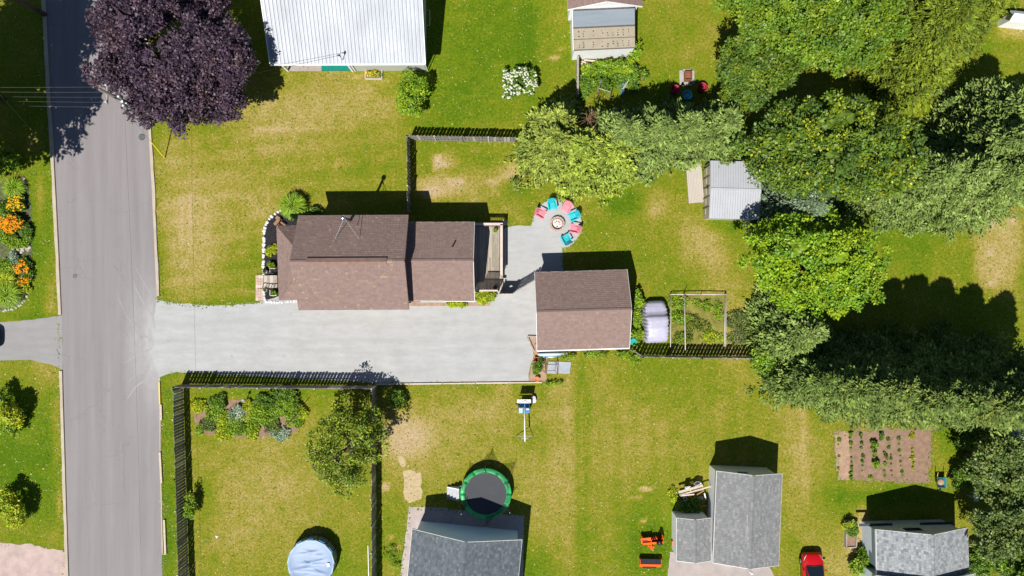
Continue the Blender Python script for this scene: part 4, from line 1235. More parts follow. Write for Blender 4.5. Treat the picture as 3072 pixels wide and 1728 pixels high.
def bloom_mesh(root, Q_, sz, col, r, base, name="blossom"):
    V = []; F = []; C = []
    for q_ in Q_:
        s = sz * r.uniform(.65, 1.25); i = len(V); q_ = np.array(q_) - np.array(base)
        a0 = r.uniform(0, 6.28)
        V.append(q_ + (0, 0, s * .45))
        for k in range(6): V.append(q_ + (math.cos(a0 + k * 1.047) * s * .5, math.sin(a0 + k * 1.047) * s * .5, s * (.12 if k % 2 else .0)))
        V.append(q_ - (0, 0, s * .2))
        for k in range(6):
            F += [(i, i + 1 + k, i + 1 + (k + 1) % 6), (i + 7, i + 1 + (k + 1) % 6, i + 1 + k)]
        c = np.array(col[r.integers(len(col))]) * r.uniform(.85, 1.15)
        C += [(*np.clip(c, 0, 1), 1)] * 8
    o = link(bpy.data.objects.new(name, mesh_of(name, V, F, M_PETAL, False, C)), root)
    o["kind"] = "stuff"
def grass_plant(name, label, p, rad, h, pal, n=700, seed=1, cat="plant", group=None, wid=.035):
    r = np.random.default_rng(seed); base = Vector((p.x, p.y, 0))
    root = thing(name, label, cat, base, group)
    a = r.uniform(0, 6.28, n); q_ = r.random(n) ** .6
    out = np.stack([np.cos(a), np.sin(a), np.zeros(n)], 1)
    P0 = out * (q_ * rad * .35)[:, None]
    P1 = P0 + out * (q_ * rad * .35)[:, None] + np.array([0, 0, 1]) * (h * r.uniform(.55, 1, n))[:, None]
    P2 = P1 + out * (q_ * rad * .55 + .05)[:, None] + np.array([0, 0, 1]) * (h * r.uniform(-.35, .1, n))[:, None]
    S = np.stack([-np.sin(a), np.cos(a), np.zeros(n)], 1) * wid / 2
    V = np.stack([P0 - S, P0 + S, P1 + S * 1.4, P1 - S * 1.4, P2 + S * .3, P2 - S * .3], 1).reshape(-1, 3)
    i = np.arange(n)[:, None] * 6
    Fq = np.concatenate([i + np.array([0, 1, 2, 3]), i + np.array([3, 2, 4, 5])])
    C = np.repeat(pal_np(pal, n, r) * r.uniform(.75, 1.25, (n, 1)), 6, axis=0)
    link(bpy.data.objects.new("blades", np_mesh("blades", V, Fq, M_LEAF, C)), root)
    return root
PURPLE = [((.053, .032, .052), 5), ((.068, .041, .063), 4), ((.040, .024, .042), 3), ((.070, .042, .050), 2)]
MAPLE = [((.165, .275, .010), 5), ((.205, .295, .008), 4), ((.115, .22, .012), 3)]
BIRCH = [((.115, .195, .010), 5), ((.145, .21, .010), 4), ((.080, .150, .012), 4)]
YELLOWT = [((.085, .145, .010), 5), ((.115, .165, .010), 3), ((.062, .115, .014), 4)]
OLIVE = [((.108, .148, .012), 4), ((.128, .160, .012), 3), ((.085, .122, .014), 3)]
SPRUCE = [((.138, .195, .046), 4), ((.165, .22, .056), 3), ((.115, .168, .038), 3)]
BLUESPR = [((.140, .195, .105), 4), ((.15, .20, .125), 3), ((.105, .15, .085), 3)]
GREENCON = [((.19, .235, .04), 4), ((.215, .25, .04), 3), ((.15, .195, .035), 3)]
LARCH = [((.195, .255, .034), 5), ((.215, .265, .034), 4), ((.165, .22, .034), 3)]
DARKCON = [((.110, .155, .035), 4), ((.14, .18, .036), 3), ((.085, .125, .03), 3)]
GREYGR = [((.105, .155, .034), 4), ((.135, .18, .038), 3), ((.085, .13, .028), 3)]
LIME = [((.30, .36, .012), 4), ((.36, .38, .012), 3), ((.21, .30, .012), 3)]
FRESH = [((.16, .27, .010), 4), ((.20, .29, .010), 3), ((.12, .21, .010), 3)]
MIDG = [((.085, .165, .012), 4), ((.115, .20, .012), 3), ((.065, .13, .012), 3)]
APPLE = [((.15, .21, .012), 4), ((.19, .235, .014), 3), ((.105, .16, .014), 3)]
SILVER = [((.30, .36, .26), 4), ((.24, .32, .20), 3)]

# -- street trees
tree("purple_maple", "large purple leaved maple overhanging the street by the utility pole", 524, 148, 4.9, (6.1, 5.6, 3.6), 10, PURPLE, 44, 2.1, .22, None, 11, .6, trunk_r=.35, per=96, spread=(.5, .92), lobe_r=(.18, .36))
tree("purple_maple", "dark maple beyond the left edge, nearest the paved drive", -275, 452, 9.3, (4.7, 3.9, 3.0), 12, PURPLE, 14, 1.2, .42, None, 12, .75, per=50)
tree("purple_maple", "dark maple beyond the left edge, level with the utility pole", -285, 190, 9.3, (4.7, 4.2, 3.0), 12, PURPLE, 14, 1.2, .42, None, 13, .75, per=50)
tree("purple_maple", "dark maple at the top left corner, its leaf tips in view", -95, -90, 8.0, (3.6, 3.6, 3.0), 11, PURPLE, 14, 1.5, .30, None, 14, .65, per=80)
tree("purple_maple", "dark maple far beyond the left edge, its shade over the verge", -470, 330, 9.0, (4.6, 5.5, 3.0), 12, PURPLE, 12, 1.0, .45, None, 15, .8, per=30)
# -- trees at upper right
tree("broadleaf_tree", "bright green tree at the top, left of the olive feathery tree", 2330, 45, 6.5, (4.0, 4.0, 3.4), 10, BIRCH, 26, 1.4, .22, "trees at the upper right", 21, .5, spread=(.5, .88), lobe_r=(.2, .38))
tree("broadleaf_tree", "bright green tree at the top edge between two taller crowns", 2525, 55, 7.0, (4.1, 4.0, 3.4), 10, BIRCH, 24, 1.4, .22, "trees at the upper right", 22, .5, spread=(.5, .88), lobe_r=(.2, .38))
tree("broadleaf_tree", "dark green tree by the dark red chairs at the lawn's edge", 2270, 225, 5.5, (3.0, 2.9, 2.8), 8, YELLOWT, 14, 1.4, .22, "trees at the upper right", 23, .45)
tree("broadleaf_tree", "wide tree with yellow leaf tips above the grey metal shed", 2525, 445, 6.4, (6.7, 4.1, 3.5), 10, YELLOWT, 34, 1.5, .24, "trees at the upper right", 24, .55, fleck=((.37, .40, .012), .30))
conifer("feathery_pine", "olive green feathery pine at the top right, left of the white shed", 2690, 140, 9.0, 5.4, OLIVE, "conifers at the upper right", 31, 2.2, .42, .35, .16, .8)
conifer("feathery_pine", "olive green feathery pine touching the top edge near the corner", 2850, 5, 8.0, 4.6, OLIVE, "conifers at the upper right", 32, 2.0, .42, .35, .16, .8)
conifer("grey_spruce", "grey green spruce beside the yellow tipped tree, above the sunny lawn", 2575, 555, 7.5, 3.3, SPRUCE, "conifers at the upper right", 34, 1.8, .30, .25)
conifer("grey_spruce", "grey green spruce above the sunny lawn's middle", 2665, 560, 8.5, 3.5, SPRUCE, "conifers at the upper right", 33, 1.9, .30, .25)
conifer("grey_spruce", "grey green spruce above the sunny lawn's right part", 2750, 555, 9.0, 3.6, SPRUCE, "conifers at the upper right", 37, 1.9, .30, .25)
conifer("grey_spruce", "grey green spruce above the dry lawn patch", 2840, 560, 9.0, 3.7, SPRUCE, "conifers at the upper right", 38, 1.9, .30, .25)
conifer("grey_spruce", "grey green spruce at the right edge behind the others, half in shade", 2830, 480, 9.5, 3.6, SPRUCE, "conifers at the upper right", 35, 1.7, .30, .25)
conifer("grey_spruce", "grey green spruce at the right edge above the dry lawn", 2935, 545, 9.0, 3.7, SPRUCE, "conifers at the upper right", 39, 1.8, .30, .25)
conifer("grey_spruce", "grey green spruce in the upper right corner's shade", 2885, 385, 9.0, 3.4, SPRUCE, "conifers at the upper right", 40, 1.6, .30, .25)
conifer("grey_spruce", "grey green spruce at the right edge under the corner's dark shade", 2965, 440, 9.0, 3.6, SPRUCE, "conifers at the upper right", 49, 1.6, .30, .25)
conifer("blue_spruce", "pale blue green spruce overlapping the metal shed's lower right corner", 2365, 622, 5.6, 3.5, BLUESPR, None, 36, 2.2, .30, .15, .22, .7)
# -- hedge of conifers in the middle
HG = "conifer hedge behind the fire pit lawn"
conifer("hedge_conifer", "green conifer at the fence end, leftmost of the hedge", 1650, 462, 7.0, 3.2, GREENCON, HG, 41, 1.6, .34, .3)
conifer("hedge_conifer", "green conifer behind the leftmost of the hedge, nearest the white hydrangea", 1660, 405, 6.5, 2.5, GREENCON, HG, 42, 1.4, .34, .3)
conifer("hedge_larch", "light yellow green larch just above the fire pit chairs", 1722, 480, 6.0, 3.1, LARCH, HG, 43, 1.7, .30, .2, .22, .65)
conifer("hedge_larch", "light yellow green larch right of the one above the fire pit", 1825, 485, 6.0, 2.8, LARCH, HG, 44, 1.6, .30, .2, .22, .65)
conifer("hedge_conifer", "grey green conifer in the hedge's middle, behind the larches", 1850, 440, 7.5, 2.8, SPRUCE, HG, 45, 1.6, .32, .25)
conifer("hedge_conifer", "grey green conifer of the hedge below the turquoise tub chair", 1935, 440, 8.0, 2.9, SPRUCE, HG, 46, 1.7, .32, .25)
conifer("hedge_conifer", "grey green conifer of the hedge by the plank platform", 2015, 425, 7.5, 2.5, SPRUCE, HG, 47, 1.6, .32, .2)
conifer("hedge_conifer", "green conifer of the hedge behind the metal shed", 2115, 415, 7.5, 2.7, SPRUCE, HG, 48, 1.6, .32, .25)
r_ = np.random.default_rng(77)
dead = thing("dead_branch", "brown dead twigs sticking out of the conifer hedge", "branch", W(1775, 372))
mb = MB()
for k in range(46):
    a = r_.uniform(0, 6.28); q_ = W(1773, 352, 4.6) + Vector((r_.normal() * .25, r_.normal() * .4, r_.uniform(-1.2, .3)))
    d_ = Vector((math.cos(a), math.sin(a), r_.uniform(.0, .8))).normalized() * r_.uniform(.4, .95)
    mb.tube([q_, q_ + d_ * .5 + Vector((0, 0, .1)), q_ + d_], [.022, .014, .005], 4)
mb.tube([W(1775, 372), W(1773, 352, 4.8)], [.08, .03], 6)
mb.build("twigs", mat("dead_twig", (.26, .15, .09), .9), dead)
# -- maple, pines and shrubs at right centre
tree("green_maple", "bright lime green maple beside the sunny lawn at right", 2436, 795, 5.0, (5.3, 3.75, 2.9), 8, MAPLE, 30, 1.25, .23, None, 51, .48, per=72)
conifer("grey_pine", "grey green pine below the lime green maple", 2338, 988, 6.0, 3.1, SPRUCE, None, 52, 1.8, .32, .15, .22, .7)
bush("leafy_shrub", "bright green shrub at the board fence's end under the pine", W(2288, 1072, 1), (1.6, 1.3), 2.0, MAPLE, seed=53, lsize=.2, clump_r=.32)
ROW = "conifer row along the lower right garden"
names = ["nearest the fence end", "second from the fence end", "third from the fence end", "fourth from the fence end", "fifth from the fence end", "sixth from the fence end, near the right edge", "last before the right edge", "beyond the right edge"]
for k, (x, y, h, rd, pl) in enumerate([(2372, 1115, 7.0, 2.9, GREYGR), (2425, 1122, 9.0, 3.1, GREYGR), (2492, 1115, 11.5, 3.2, DARKCON), (2560, 1130, 12.5, 3.3, DARKCON), (2632, 1128, 13.0, 3.3, GREYGR), (2710, 1140, 13.0, 3.4, DARKCON), (2800, 1150, 12.5, 3.6, GREYGR), (2900, 1160, 12.0, 3.7, DARKCON)]):
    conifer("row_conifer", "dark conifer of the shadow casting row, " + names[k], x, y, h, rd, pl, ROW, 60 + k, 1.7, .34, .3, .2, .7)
GR2 = "broad trees at the lower right edge"
tree("broadleaf_tree", "grey green tree behind the white rails at the right edge", 3005, 1400, 4.2, (2.6, 2.5, 2.8), 7, GREYGR, 14, 1.0, .22, GR2, 71, .42)
tree("broadleaf_tree", "grey green tree right of the light grey roofed house", 3035, 1585, 4.2, (3.0, 2.9, 2.9), 7, GREYGR, 14, 1.0, .22, GR2, 72, .42)
tree("broadleaf_tree", "small dark tree at the lower right corner", 3040, 1700, 4.5, (2.2, 2.0, 2.0), 6, MIDG, 10, .8, .2, GR2, 73, .4)
bush("leafy_shrub", "dark green shrub at the grey roofed house's right wall", W(2935, 1690, 1), (1.1, 1.3), 1.8, MIDG, seed=74)
bush("leafy_shrub", "dark shrub left of the white rails in shade", W(2895, 1420, 1), (1.0, 1.6), 1.8, MIDG, seed=75)
bush("leafy_shrub", "dark shrub at the lawn corner below the conifer row", W(2905, 1320, 1), (.9, .9), 1.5, MIDG, seed=76)
# -- ragged apple tree
ap = tree("apple_tree", "ragged apple tree with bare twigs overhanging the fence", 1042, 1345, 3.2, (3.2, 3.9, 1.9), 5, APPLE, 24, .7, .18, None, 81, .40, trunk_r=.16, per=46, flat=.8, solid=False, spread=(.5, .92), lobe_r=(.22, .4))
mb = MB(); r_ = np.random.default_rng(5); o_ = W(1035, 1340)
for k in range(26):
    a = r_.uniform(0, 6.28); R_ = r_.uniform(1.6, 3.1)
    s_ = Vector((o_.x, o_.y, r_.uniform(1.6, 3.2))); e_ = s_ + Vector((math.cos(a) * R_, math.sin(a) * R_ * 1.1, r_.uniform(.3, 1.6)))
    mb.tube([s_, s_.lerp(e_, .5) + Vector((0, 0, .3)), e_], [.04, .025, .008], 4)
mb.build("bare_twig", M_TWIG, ap)
bush("leafy_shrub", "dark shrub in the fence shadow right of the apple tree", W(1190, 1195, .8), (.75, 1.0), 1.1, MIDG, seed=83, bloom=(3, [(.7, .4, .02)], .1))
# -- shrubs round the houses
bush("round_shrub", "round clipped green shrub at the metal roofed house's corner", Z(1, 0, 1160, 690, 1.6), (1.42, 1.75), 2.6, FRESH, seed=84, lsize=.16, clump_r=.25, dens=1.3, lobes=10)
bush("hydrangea", "hydrangea covered in white blooms on the upper lawn", Z(2, 0, 65, 620, 1), (1.45, 1.62), 1.5, MIDG, seed=85, lsize=.17, bloom=(330, [(.78, .76, .62), (.72, .72, .66), (.66, .68, .48)], .17), lobes=9)
for k, (x, y, rx, ry, h) in enumerate([(1770, 214, 1.0, .7, 1.2), (1820, 212, 1.1, .8, 1.3), (1870, 210, 1.1, .8, 1.4), (1900, 165, .5, 1.1, 1.6), (1790, 250, 1.2, 1.0, 1.5), (1850, 240, .8, .8, 1.3), (1755, 265, .8, 1.2, 1.2), (1905, 225, .8, 1.2, 1.3)]):
    bush("overgrown_bush", ["bright bush under the lean-to's left end", "bright bush under the lean-to's middle", "bright bush under the lean-to's right end", "green vine climbing the lean-to's right wall", "green bush around the leaning ladder frame", "green bush above the blue tarpaulin", "dark bush beside the leaning grey board wall", "dark shaded bush right of the blue tarpaulin"][k], W(x, y, .8), (rx, ry), h, FRESH if k < 4 else MIDG, seed=90 + k, lsize=.2, clump_r=.3)
grass_plant("ornamental_grass", "tall fresh green grass clump at the brown house's front corner", Q(760, 580, 5.03, 610, 200, .5), .95, 1.0, FRESH, 1600, 101)
bush("golden_shrub", "golden round shrub in the mulch bed by the house front", Q(760, 580, 5.03, 285, 855, .4), .52, .8, LIME, seed=102, lsize=.1, clump_r=.14)
bush("pale_shrub", "pale green small shrub beside the front steps", Q(760, 580, 5.03, 268, 1095, .4), .34, .6, FRESH, seed=103, lsize=.1, clump_r=.12)
bush("pale_shrub", "small pale shrub between the steps and the white drive edging", Z(1, 1, 125, 765, .4), .25, .5, FRESH, seed=104, lsize=.1, clump_r=.1)
bush("dark_shrub", "dark blue green shrub in shade behind the house's front corner", Q(760, 580, 5.03, 900, 280, .3), (.8, .4), .7, MIDG, seed=105, lsize=.12, clump_r=.16)
bush("lime_hosta", "lime green hosta clump with pink flowers at the deck's drive end", Z(1, 1, 1738, 800, .3), (.92, .52), .7, LIME, seed=106, lsize=.17, clump_r=.16, bloom=(30, [(.55, .35, .45)], .08))
bush("lime_hosta", "low lime green plants along the back wing's wall", Z(1, 1, 1500, 848, .2), (1.1, .2), .45, LIME, seed=107, lsize=.13, clump_r=.12)
for k, (x, y, rx, ry) in enumerate([(1910, 900, .55, .9), (1905, 955, .6, .9), (1908, 1005, .65, .8)]):
    bush("climbing_plant", ["leafy green plant between garage and covered car, topmost", "leafy green plant between garage and covered car, middle", "leafy green plant between garage and covered car, nearest the teal barrel"][k], W(x, y, .5), (rx, ry), .9, FRESH, seed=110 + k, lsize=.17, clump_r=.2)
bush("leafy_shrub", "bushy plant beside the brown steel frame on the drive's end", W(1615, 1104, .4), (.42, .85), .8, MIDG, seed=114, lsize=.12, clump_r=.15)
for k, (x, y, rx, ry) in enumerate([(1700, 1066, .9, .3), (1790, 1062, 1.1, .32), (1860, 1064, .9, .36), (1905, 1085, .6, .6), (1660, 1150, .9, .2)]):
    bush("weed_clump", ["weeds below the stacked pipes at the garage wall", "weeds along the middle of the garage's lower wall", "weeds along the garage's lower right wall", "flowering weeds outside the fence corner", "weeds at the drive's corner timber"][k], W(x, y), (rx, ry), .45, FRESH, "weeds", "weeds round the garage", 120 + k, .11, 26, .8, .13, bloom=(14, [(.75, .5, .02)], .07) if k == 3 else None)
bush("column_shrub", "narrow bright shrub against the street side fence", Z(0, 2, 1440, 880, .8), (.42, 1.45), 1.6, FRESH, seed=126, lsize=.13, clump_r=.18)
for k, (x, y, rd, h, pl, lb_) in enumerate([(38, 1240, 1.5, 2.2, LIME, "larger round shrub on the left lawn, next to the paved drive"), (25, 1285, 1.0, 1.3, FRESH, "low shrub just below the larger one on the left lawn"), (32, 1515, 1.6, 2.2, LIME, "round shrub on the left lawn above the pink gravel drive"), (10, 490, 1.3, 1.6, FRESH, "bright shrub under the dark maples at the left edge")]):
    bush("lawn_shrub", lb_, W(x, y, 1), rd, h, pl, seed=130 + k, lsize=.15, clump_r=.24)
bush("dark_shrub", "small dark shrub above the larger round shrub on the left lawn", W(8, 1190, 1), .7, 1.6, MIDG, seed=135)
# -- left street garden
lg = [("orange_daisy", "tall orange daisies in the left street garden", 48, 668, (.95, 1.0), .8, MIDG, (300, [(.85, .30, .01), (.9, .38, .01)], .10)),
      ("yellow_daisy", "yellow daisies above the tall orange ones", 50, 612, (.95, .6), .7, MIDG, (130, [(.85, .50, .01), (.9, .55, .02)], .09)),
      ("orange_daisy", "orange daisies beside the silver leaved plant", 70, 800, (.55, .6), .6, MIDG, (110, [(.85, .30, .01), (.9, .4, .01)], .09)),
      ("orange_daisy", "small patch of orange daisies near the garden's curved end", 66, 845, (.55, .35), .5, MIDG, (60, [(.85, .36, .01)], .08)),
      ("green_perennial", "bushy green perennial at the left edge above the rocks", 22, 715, (.7, .7), .6, FRESH, None),
      ("green_perennial", "green perennial between the orange daisies and the street lawn", 84, 700, (.35, .9), .4, MIDG, None),
      ("green_perennial", "low green perennial beside the lower orange daisies", 88, 810, (.3, .8), .35, MIDG, None),
      ("silver_plant", "silver leaved plant in the left street garden", 44, 780, (.45, .62), .5, SILVER, None),
      ("green_perennial", "leafy green perennial left of the silver plant", 18, 800, (.75, .75), .7, FRESH, None),
      ("green_perennial", "dark green perennial at the garden's left edge by the yellow daisies", 12, 640, (.8, 1.0), .8, MIDG, None),
      ("green_perennial", "yellow green perennial under the stones in the left garden", 50, 728, (.9, .4), .4, FRESH, None),
      ("green_perennial", "low gold green plant by the garden's curved stone edge", 70, 862, (.45, .4), .4, LIME, None)]
for k, (nm, lb_, x, y, rd, h, pl, bl) in enumerate(lg):
    bush(nm, lb_, W(x, y, .3), (rd[0] * 1.2, rd[1] * 1.2), h, pl, "flowers" if bl else "plant", "left street garden plants", 140 + k, .13, 36, 1.2, .17, (int(bl[0] * 1.9), bl[1], bl[2] * 1.5) if bl else None, mat_=M_LEAF)
grass_plant("grass_clump", "round dark grass clump by the curved stone edge at left", W(27, 885, .4), .95, .75, FRESH, 1100, 151)
grass_plant("grass_clump", "yellow green grass clump above the grass round one", W(15, 845, .4), .8, .6, LIME, 700, 152)
grass_plant("grass_clump", "green grass clump under the pale gravel at the garden's top", W(42, 566, .4), .8, .6, FRESH, 700, 153)
r_ = random.Random(31)
def stones(root, pts, size, n_per_m, material, spread=.1, nm="stone"):
    rk = []
    for v_ in range(4):
        rr_ = random.Random(v_ + 5); mb = MB()
        ring = lambda s, z: [(math.cos(a * 1.047) * s * rr_.uniform(.8, 1.15), math.sin(a * 1.047) * s * rr_.uniform(.8, 1.15), z) for a in range(6)]
        mb.rings([ring(.5, 0), ring(.52, .28), ring(.3, .48)])
        rk.append(mesh_of(nm, mb.v, mb.f, material))
    for a, b in zip(pts, pts[1:]):
        L = (b - a).length; n = max(1, int(L * n_per_m))
        for k in range(n):
            o = bpy.data.objects.new(nm, r_.choice(rk)); link(o, root)
            q_ = a.lerp(b, (k + r_.uniform(.2, .8)) / n) - root.location
            o.location = (q_.x + r_.uniform(-spread, spread), q_.y + r_.uniform(-spread, spread), 0)
            s = size * r_.uniform(.75, 1.3)
            o.scale = (s * r_.uniform(.8, 1.2), s, s * r_.uniform(.6, .9)); o.rotation_euler.z = r_.uniform(0, 6.28)
HF = lambda x, y: Q(760, 580, 5.03, x, y)
e1 = [HF(430, 245), HF(340, 305), HF(250, 375), HF(200, 450), HF(175, 540), HF(165, 640), HF(158, 780), HF(155, 950), HF(155, 1100), HF(158, 1225)]
se = thing("stone_edging", "curved white stone edging round the house's black mulch bed", "edging", e1[4])
stones(se, e1, .26, 4.4, M_STONE, .02)
e2 = [Z(1, 1, 62, 745), Z(1, 1, 66, 828), Z(1, 1, 170, 832), Z(1, 1, 320, 824)]
se = thing("stone_edging", "white stone edging at the house corner along the gravel drive", "edging", e2[1])
stones(se, e2, .22, 4.8, M_STONE, .02)
e3 = [W(88, 858), W(82, 890), W(62, 918), W(30, 932), W(-20, 930)]
se = thing("stone_edging", "curved pale stone edging at the left garden's lower end", "edging", e3[2])
stones(se, e3, .2, 5, mat("grey_stone", (.42, .41, .40), .9, var=.25, scale=8), .07)
e4 = [W(50, 540), W(66, 536), W(76, 548), W(78, 568)]
se = thing("rock_heap", "pale rocks at the left garden's top end", "rocks", e4[1])
stones(se, e4, .24, 9, mat("pink_stone", (.45, .40, .37), .9, var=.25, scale=8), .12)
e5 = [W(40, 745), W(66, 752), W(84, 742), W(94, 752)]
se = thing("rock_heap", "pale rocks between the daisies of the left garden", "rocks", e5[1])
stones(se, e5, .26, 11, mat("pink_stone", (.45, .40, .37)), .2)

# -- flower bed in the fenced yard
FB = lambda x, y: Q(500, 1100, 6.0375, x, y, .3)
fb = [("yellow green leafy clump at the flower bed's top left", 570, 760, .5, .4, LIME), ("green leafy clump left of the silver plant", 900, 800, .62, .5, FRESH), ("dark lily clump at the flower bed's top", 960, 640, .55, .6, MIDG),
      ("silver leaved clump in the flower bed's middle", 1250, 820, .62, .5, SILVER), ("yellow flowering clump right of the silver leaved one", 1480, 760, .42, .5, LIME), ("gold clump in the middle of the flower bed", 1430, 900, .4, .4, LIME),
      ("grey green clump at the flower bed's lower left", 760, 1060, .6, .45, GREYGR), ("lime clump low in the flower bed's left half", 960, 960, .5, .4, LIME), ("bright green clump at the flower bed's lower middle", 1250, 1080, .62, .5, FRESH), ("small dark clump at the flower bed's left edge", 620, 1120, .35, .4, MIDG),
      ("lime clump at the flower bed's lowest edge", 1050, 1240, .55, .35, LIME), ("spreading clump near the bare soil gap", 1540, 1100, .5, .4, FRESH), ("yellow clump below the bare soil gap", 1560, 1190, .45, .35, LIME),
      ("large leafy clump right of the soil gap", 1700, 820, .75, .6, MIDG), ("tall dark clump at the flower bed's upper right", 1850, 640, .7, .7, MIDG), ("pale striped clump in the flower bed's right half", 1850, 900, .7, .55, FRESH),
      ("grey green clump at the bed's right, below the pale one", 1900, 1080, .55, .45, GREYGR), ("leafy clump at the far right under the leaning stake", 2150, 760, .8, .6, FRESH), ("dark clump at the top right by the stake", 2150, 600, .8, .6, MIDG),
      ("white edged clump at the bed's lower right", 2050, 1210, .55, .35, SILVER), ("lime clump at the bed's right tip", 2420, 850, .45, .5, LIME), ("green clump beside the right tip", 2330, 1000, .5, .4, FRESH), ("dark clump right of the stake's foot", 2300, 700, .5, .5, MIDG)]
for k, (lb_, x, y, rd, h, pl) in enumerate(fb):
    bush("perennial", lb_, FB(x, y), rd * 1.4, h * .8, FRESH if pl is MIDG and k % 2 else pl, "plant", "flower bed perennials", 160 + k, .13, 36, 1.2, .17, bloom=(20, [(.7, .35, .03)], .07) if k in (0, 5) else None)
stk = Z(1, 2, 190, 350)
one("garden_stake", "dark stake leaning over the flower bed's right end", "stake", MB().tube([stk, Z(1, 2, 300, 240, .9), Z(1, 2, 310, 225, 1.9)], .03, 6), M_DKWOOD, stk)
sp = Z(0, 2, 1865, 108)
one("bird_feeder", "small pale teal post top above the flower bed", "feeder", MB().tube([sp, sp + Vector((0, 0, .7))], .03, 6).lathe([(0, .95), (.1, .9), (.12, .75), (.05, .7), (0, .7)], sp, 10), mat("pale_teal", (.25, .45, .42)), sp)

# -- vegetable plot rows
VP = lambda x, y: Z(3, 2, x, y)
def row(label, xs, r_s, h, pl, seed):
    proto = bush("row_plant", label, VP(*xs[0]), r_s, h, pl, "plant", "vegetable plot plants", seed, .11, 26, 1.2, .1, lobes=5)
    rr_ = random.Random(seed)
    nth = ["topmost", "second", "third", "fourth", "fifth", "sixth", "seventh", "eighth", "ninth"]
    order = {p: k for k, p in enumerate(sorted(xs, key=lambda p: p[1]))}
    proto["label"] = label + ", " + nth[order[xs[0]]] + ("" if order[xs[0]] == 0 else " from top")
    for x, y in xs[1:]:
        k = order[(x, y)]
        dup(proto, VP(x + rr_.uniform(-4, 4), y + rr_.uniform(-5, 5)), rr_.uniform(0, 6), label + ", " + nth[k] + ("" if k == 0 else " from top"), rr_.uniform(.35, 1.05))
row("tiny seedling in the plot's leftmost row", [(533, 420), (532, 460), (530, 545), (528, 640)], .09, .16, FRESH, 200)
row("leafy plant in the plot's second row from the left", [(620, 375), (618, 410), (618, 445), (622, 480), (624, 555), (626, 595), (628, 635), (624, 670), (622, 708)], .15, .28, FRESH, 201)
row("small plant in the plot's third row from the left", [(695, 380), (697, 410), (698, 445), (700, 480), (710, 545), (706, 590), (706, 620), (705, 650)], .13, .22, MIDG, 202)
row("tall corn green plant in the plot's bushy row", [(790, 445), (785, 480), (795, 510), (790, 545), (800, 600), (805, 630)], .27, .6, FRESH, 203)
row("dark bushy plant right of the corn green row", [(845, 385), (845, 420), (875, 520), (878, 550)], .2, .4, MIDG, 204)
row("small plant below the dark bushy ones", [(878, 600), (875, 655), (876, 695), (772, 700)], .11, .18, FRESH, 205)
row("tiny seedling in the row right of the dark bushy ones", [(905, 415), (912, 480), (922, 530), (925, 560), (928, 600), (930, 650), (932, 690)], .07, .12, MIDG, 206)
row("tiny seedling in the plot's second row from the right", [(982, 410), (986, 450), (990, 500), (994, 545), (998, 580), (1002, 620), (1006, 660), (1010, 690)], .075, .14, MIDG, 207)
row("yellowing plant in the plot's rightmost row", [(1075, 400), (1090, 380), (1085, 490), (1084, 515), (1088, 550), (1094, 600), (1088, 635)], .14, .28, LIME, 208)
# raised bed and shrub by the bottom right house
rb = thing("raised_bed", "grey timber raised bed full of green plants", "planter", HQ(290, 520))
for p_, q_ in ((HQ(195, 350), HQ(195, 810)), (HQ(195, 810), HQ(365, 800)), (HQ(365, 800), HQ(400, 360)), (HQ(400, 360), HQ(195, 350))):
    for zz in (.1, .29): MB().bar(p_ + Vector((0, 0, zz)), q_ + Vector((0, 0, zz)), .09, .18).build("timber", M_GREYWOOD, rb)
MB().prism([HQ(200, 360), HQ(200, 805), HQ(360, 795), HQ(395, 365)], 0, .28).build("soil", M_SOIL, rb)
bush("bed_plant", "gold green plant at the raised bed's top", HQ(270, 440, .6), (.55, .55), .8, LIME, "plant", None, 211, .13, bloom=None)
bush("bed_plant", "dark green plant in the raised bed's middle", HQ(350, 540, .6), (.5, .7), .8, MIDG, "plant", None, 212, .13)
bush("leafy_shrub", "bright shrub against the light grey roofed house's left wall", HQ(480, 1080, .6), (1.0, 1.0), 1.3, FRESH, seed=213, lsize=.16)
bush("leafy_shrub", "dark shrub above the bright one at the house's left wall", HQ(500, 930, .5), (.6, .5), .9, MIDG, seed=214, lsize=.14)
bush("weed_clump", "dark weeds in shade beside the small annexe", Q(1980, 1400, 9.055, 800, 1080, .3), (1.0, .8), .8, MIDG, "weeds", None, 215, .15)
bush("weed_clump", "bright weeds over the junk pile's edge", Q(1980, 1400, 9.055, 800, 930, .4), (.5, .35), .6, FRESH, "weeds", None, 216, .13)
bush("weed_clump", "yellow green weeds left of the junk pile", Q(1980, 1400, 9.055, 370, 820, .2), (.4, .9), .4, LIME, "weeds", None, 217, .12, dens=.6)
bush("weed_clump", "green weeds by the slate roofed house's gravel path", Z(1, 2, 1030, 1280), (.9, 1.0), .25, FRESH, "weeds", None, 218, .1, dens=.5)
r_ = random.Random(61)
